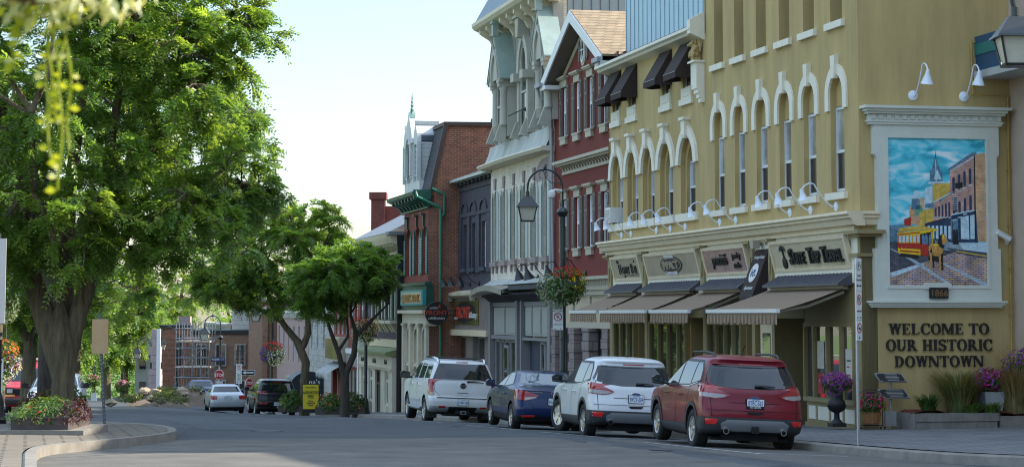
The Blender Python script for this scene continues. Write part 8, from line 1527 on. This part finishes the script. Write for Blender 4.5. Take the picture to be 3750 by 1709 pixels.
r = thing('one_way_sign', 'black one way arrow sign on a thin pole over a small stop sign', 'sign', (-13.25, 110, H(-13.25, 110))); m = MB(); m.tube([(-13.15, 110.1, H(-13.2, 110)-.2), (-13.15, 110.1, -.45)], .03, 6); m.build('post', mat('tan post', (.45, .35, .22), .6), r); m = MB(); m.box(-13.56, -12.86, 110, 110.03, -.69, -.43, 1); m.box(-13.53, -12.89, 109.985, 110, -.67, -.45, 0); m.px([(-13.49, -.56), (-13.33, -.48), (-13.33, -.53), (-12.93, -.53), (-12.93, -.59), (-13.33, -.59), (-13.33, -.64)], 109.97, 109.985, 1); m.build('plate', [black, white], r)
m = MB(); T = Matrix.Translation((-13.17, 110.05, -1.08)) @ Matrix.Rotation(.75, 4, 'Z'); m.T = T; octa(m, 0, 0, .25, -.03, .03, 1); octa(m, 0, 0, .225, -.045, .015, 0); m.text('STOP', .2, 0, -.05, -.07, mt=1, ext=.01, sx=.8, bold=.02); m.build('plate', [sg_red, white], r)
rsign('parking_sign', 'small parking plate on the pink house lamp post', -12.5, 112.6, -1.0, .3, [(.4, None, pk_no), (.3, None, None)], None, 0, None)
rsign('parking_sign', 'parking plates in front of the pale stone corner house', -15.4, 124, -.45, .34, [(.55, None, pk_no), (.55, None, pk_ok)], .04, 0, H(-15.4, 124))
# planter boxes with their plants
wood_d = mat('dark stained planter board', (.075, .06, .055), .7, var=.2, vs=5, streak=3); wood_l = mat('tan planter board', (.36, .25, .14), .75, var=.2, vs=5)
def planter(label, x0, x1, y0, y1, z, h, board, plants, seed, slab=True):
    r = thing('flower_box', label, 'planter', ((x0+x1)/2, (y0+y1)/2, z)); m = MB(); t = .05
    m.box(x0, x1, y0, y0+t, z, z+h); m.box(x0, x1, y1-t, y1, z, z+h); m.box(x0, x0+t, y0+t, y1-t, z, z+h); m.box(x1-t, x1, y0+t, y1-t, z, z+h); m.box(x0-.02, x1+.02, y0-.02, y0+t+.01, z+h, z+h+.03); m.build('box', board, r)
    m = MB(); m.box(x0+t, x1-t, y0+t, y1-t, z, z+h-.04); m.build('soil', mat('dark soil', (.03, .022, .016), .95), r)
    m = MB(); mats = []
    for i, (k, cx, w_, hh, n, s) in enumerate(plants): mats.append(k); cluster(m, (x0+(x1-x0)*cx, (y0+y1)/2-.1, z+h), w_, (y1-y0)*.55, hh, n, s, i, seed+i, .0 if n > 100 else .5, -.25)
    m.build('plants', mats, r); return r
zi = H(-8.2, 39)+.16; lf_bz = leaf_g('bronze leaves', (.07, .04, .02)); lf_wn = leaf_g('wine leaves', (.05, .016, .024))
m = MB(); m.box(-8.95, -7.45, 38.3, 40.6, zi-.05, zi+.1); SL = thing('planter_plinth', 'pale stone plinth under the dark flower box', 'plinth', (-8.0, 39, zi)); m.build('stone', kerbm, SL)
planter('dark wooden flower box of red begonias below the massive trunk', -8.75, -7.75, 38.45, 40.4, zi+.1, .20, wood_d, [(lf_lt, .3, .36, .34, 380, .032), (lf_md, .55, .42, .36, 1100, .032), (fl_r, .5, .48, .36, 60, .026), (lf_wn, .95, .22, .34, 620, .028), (lf_dk, .7, .3, .3, 400, .03), (lf_md, .05, .26, .2, 420, .024)], 120)
planter('tan wooden flower box of bronze leaved plants in front of the red van', -10.35, -9.2, 45.6, 47.2, H(-9.8, 46)+.22, .30, wood_l, [(lf_bz, .3, .35, .32, 420, .05), (lf_md, .8, .45, .5, 520, .055), (lf_bz, .75, .5, .5, 260, .05), (fl_r, .9, .3, .4, 30, .03)], 140)
zi = H(-7, 90)+.16
planter('long dark flower box of orange flowers round the smaller street tree', -7.95, -6.0, 88.9, 90.9, zi, .28, wood_d, [(lf_md, .3, .6, .55, 600, .07), (lf_dk, .75, .55, .6, 500, .07), (fl_o, .2, .6, .6, 60, .05), (fl_o, .8, .5, .6, 40, .05)], 160)
zi = H(-9.3, 95.5)+.16
planter('low flower box with fern like plants between the black crossover and the pie sign', -10.1, -8.2, 95, 96.4, zi, .25, wood_d, [(lf_md, .3, .5, .7, 500, .08), (lf_lt, .2, .45, .6, 200, .08), (fl_o, .5, .5, .5, 40, .05)], 180)
r = thing('stub_post', 'slim black bollard before the dusky house entrance', 'post', (-5.0, 97.5, H(-5, 97.5)+.1)); m = MB(); zb = H(-5.0, 97.5)+.1; m.lathe([(.05, 0), (.05, 1.1), (.07, 1.12), (.0, 1.2)], (-5.0, 97.5, zb), 8); m.build('post', dark, r)
# out of focus trailing plant close to the lens
DV = 2.1; HB = thing('hanging_basket', 'blurred trailing basket of white blossom and yellow green vines near the lens', 'hanging basket', (-.44, DV, 2.76)); vin = mat('lit vine leaf', (.30, .36, .04), .5, var=.2, vs=9, transl=.5); wfl = mat('pale blossom', (.55, .58, .40), .6, var=.1, transl=.3)
px2 = lambda x, y: ((x*1.4557-1875)/8000*DV, 2.34+(1150-y*1.4557)/8000*DV)
m = MB(); c0 = px2(62, -40); m.lathe([(0, -.08), (.06, -.065), (.09, 0), (.08, 0)], (c0[0], DV, c0[1]+.06), 14); m.build('pot', mat('coir pot', (.14, .08, .05), .9, var=.2), HB); m = MB(); cluster(m, (c0[0], DV, c0[1]+.02), .145, .09, .062, 620, .0075, [0, 1, 1, 1], 200, .4); R = random.Random(9)
for k, (px_, y0, y1) in enumerate(((112, 0, 330), (150, 0, 478), (138, 0, 300), (168, 10, 375), (120, 60, 420), (25, 20, 175), (45, 20, 110))):
    x, zt = px2(px_, y0); zb_ = px2(px_, y1)[1]; n = 14; P = [(x+.003*math.sin(i*.7+k), DV+.008*math.sin(i*.4+k), zt+(zb_-zt)*i/n) for i in range(n+1)]; m.tube(P, .0011, 5, 0)
    for i in range(1, n+1):
        if R.random() < .5: p = Vector(P[i]); s = R.uniform(.0028, .0055); dx = R.choice((-1, 1))*s*1.3; m.add([(p.x, p.y, p.z), (p.x+dx, p.y-.002, p.z+s*.7), (p.x+dx*1.8, p.y, p.z-s*.2), (p.x+dx, p.y+.002, p.z-s*.7)], [(0, 1, 2, 3)], R.choice((0, 0, 1)))
m.build('vines', [vin, wfl], HB)
# remaining rubbish and covers
m = MB(); X, Y = wor(-4, -12); m.lathe([(.34, .004), (.34, .012), (0, .012)], (X, Y, H(X, Y)), 20); tag(m.build('manhole_cover', mat('cast iron', (.05, .05, .05), .6, .4, bump=.6, bs=60)), 'round cast iron manhole cover in the road', 'manhole cover')
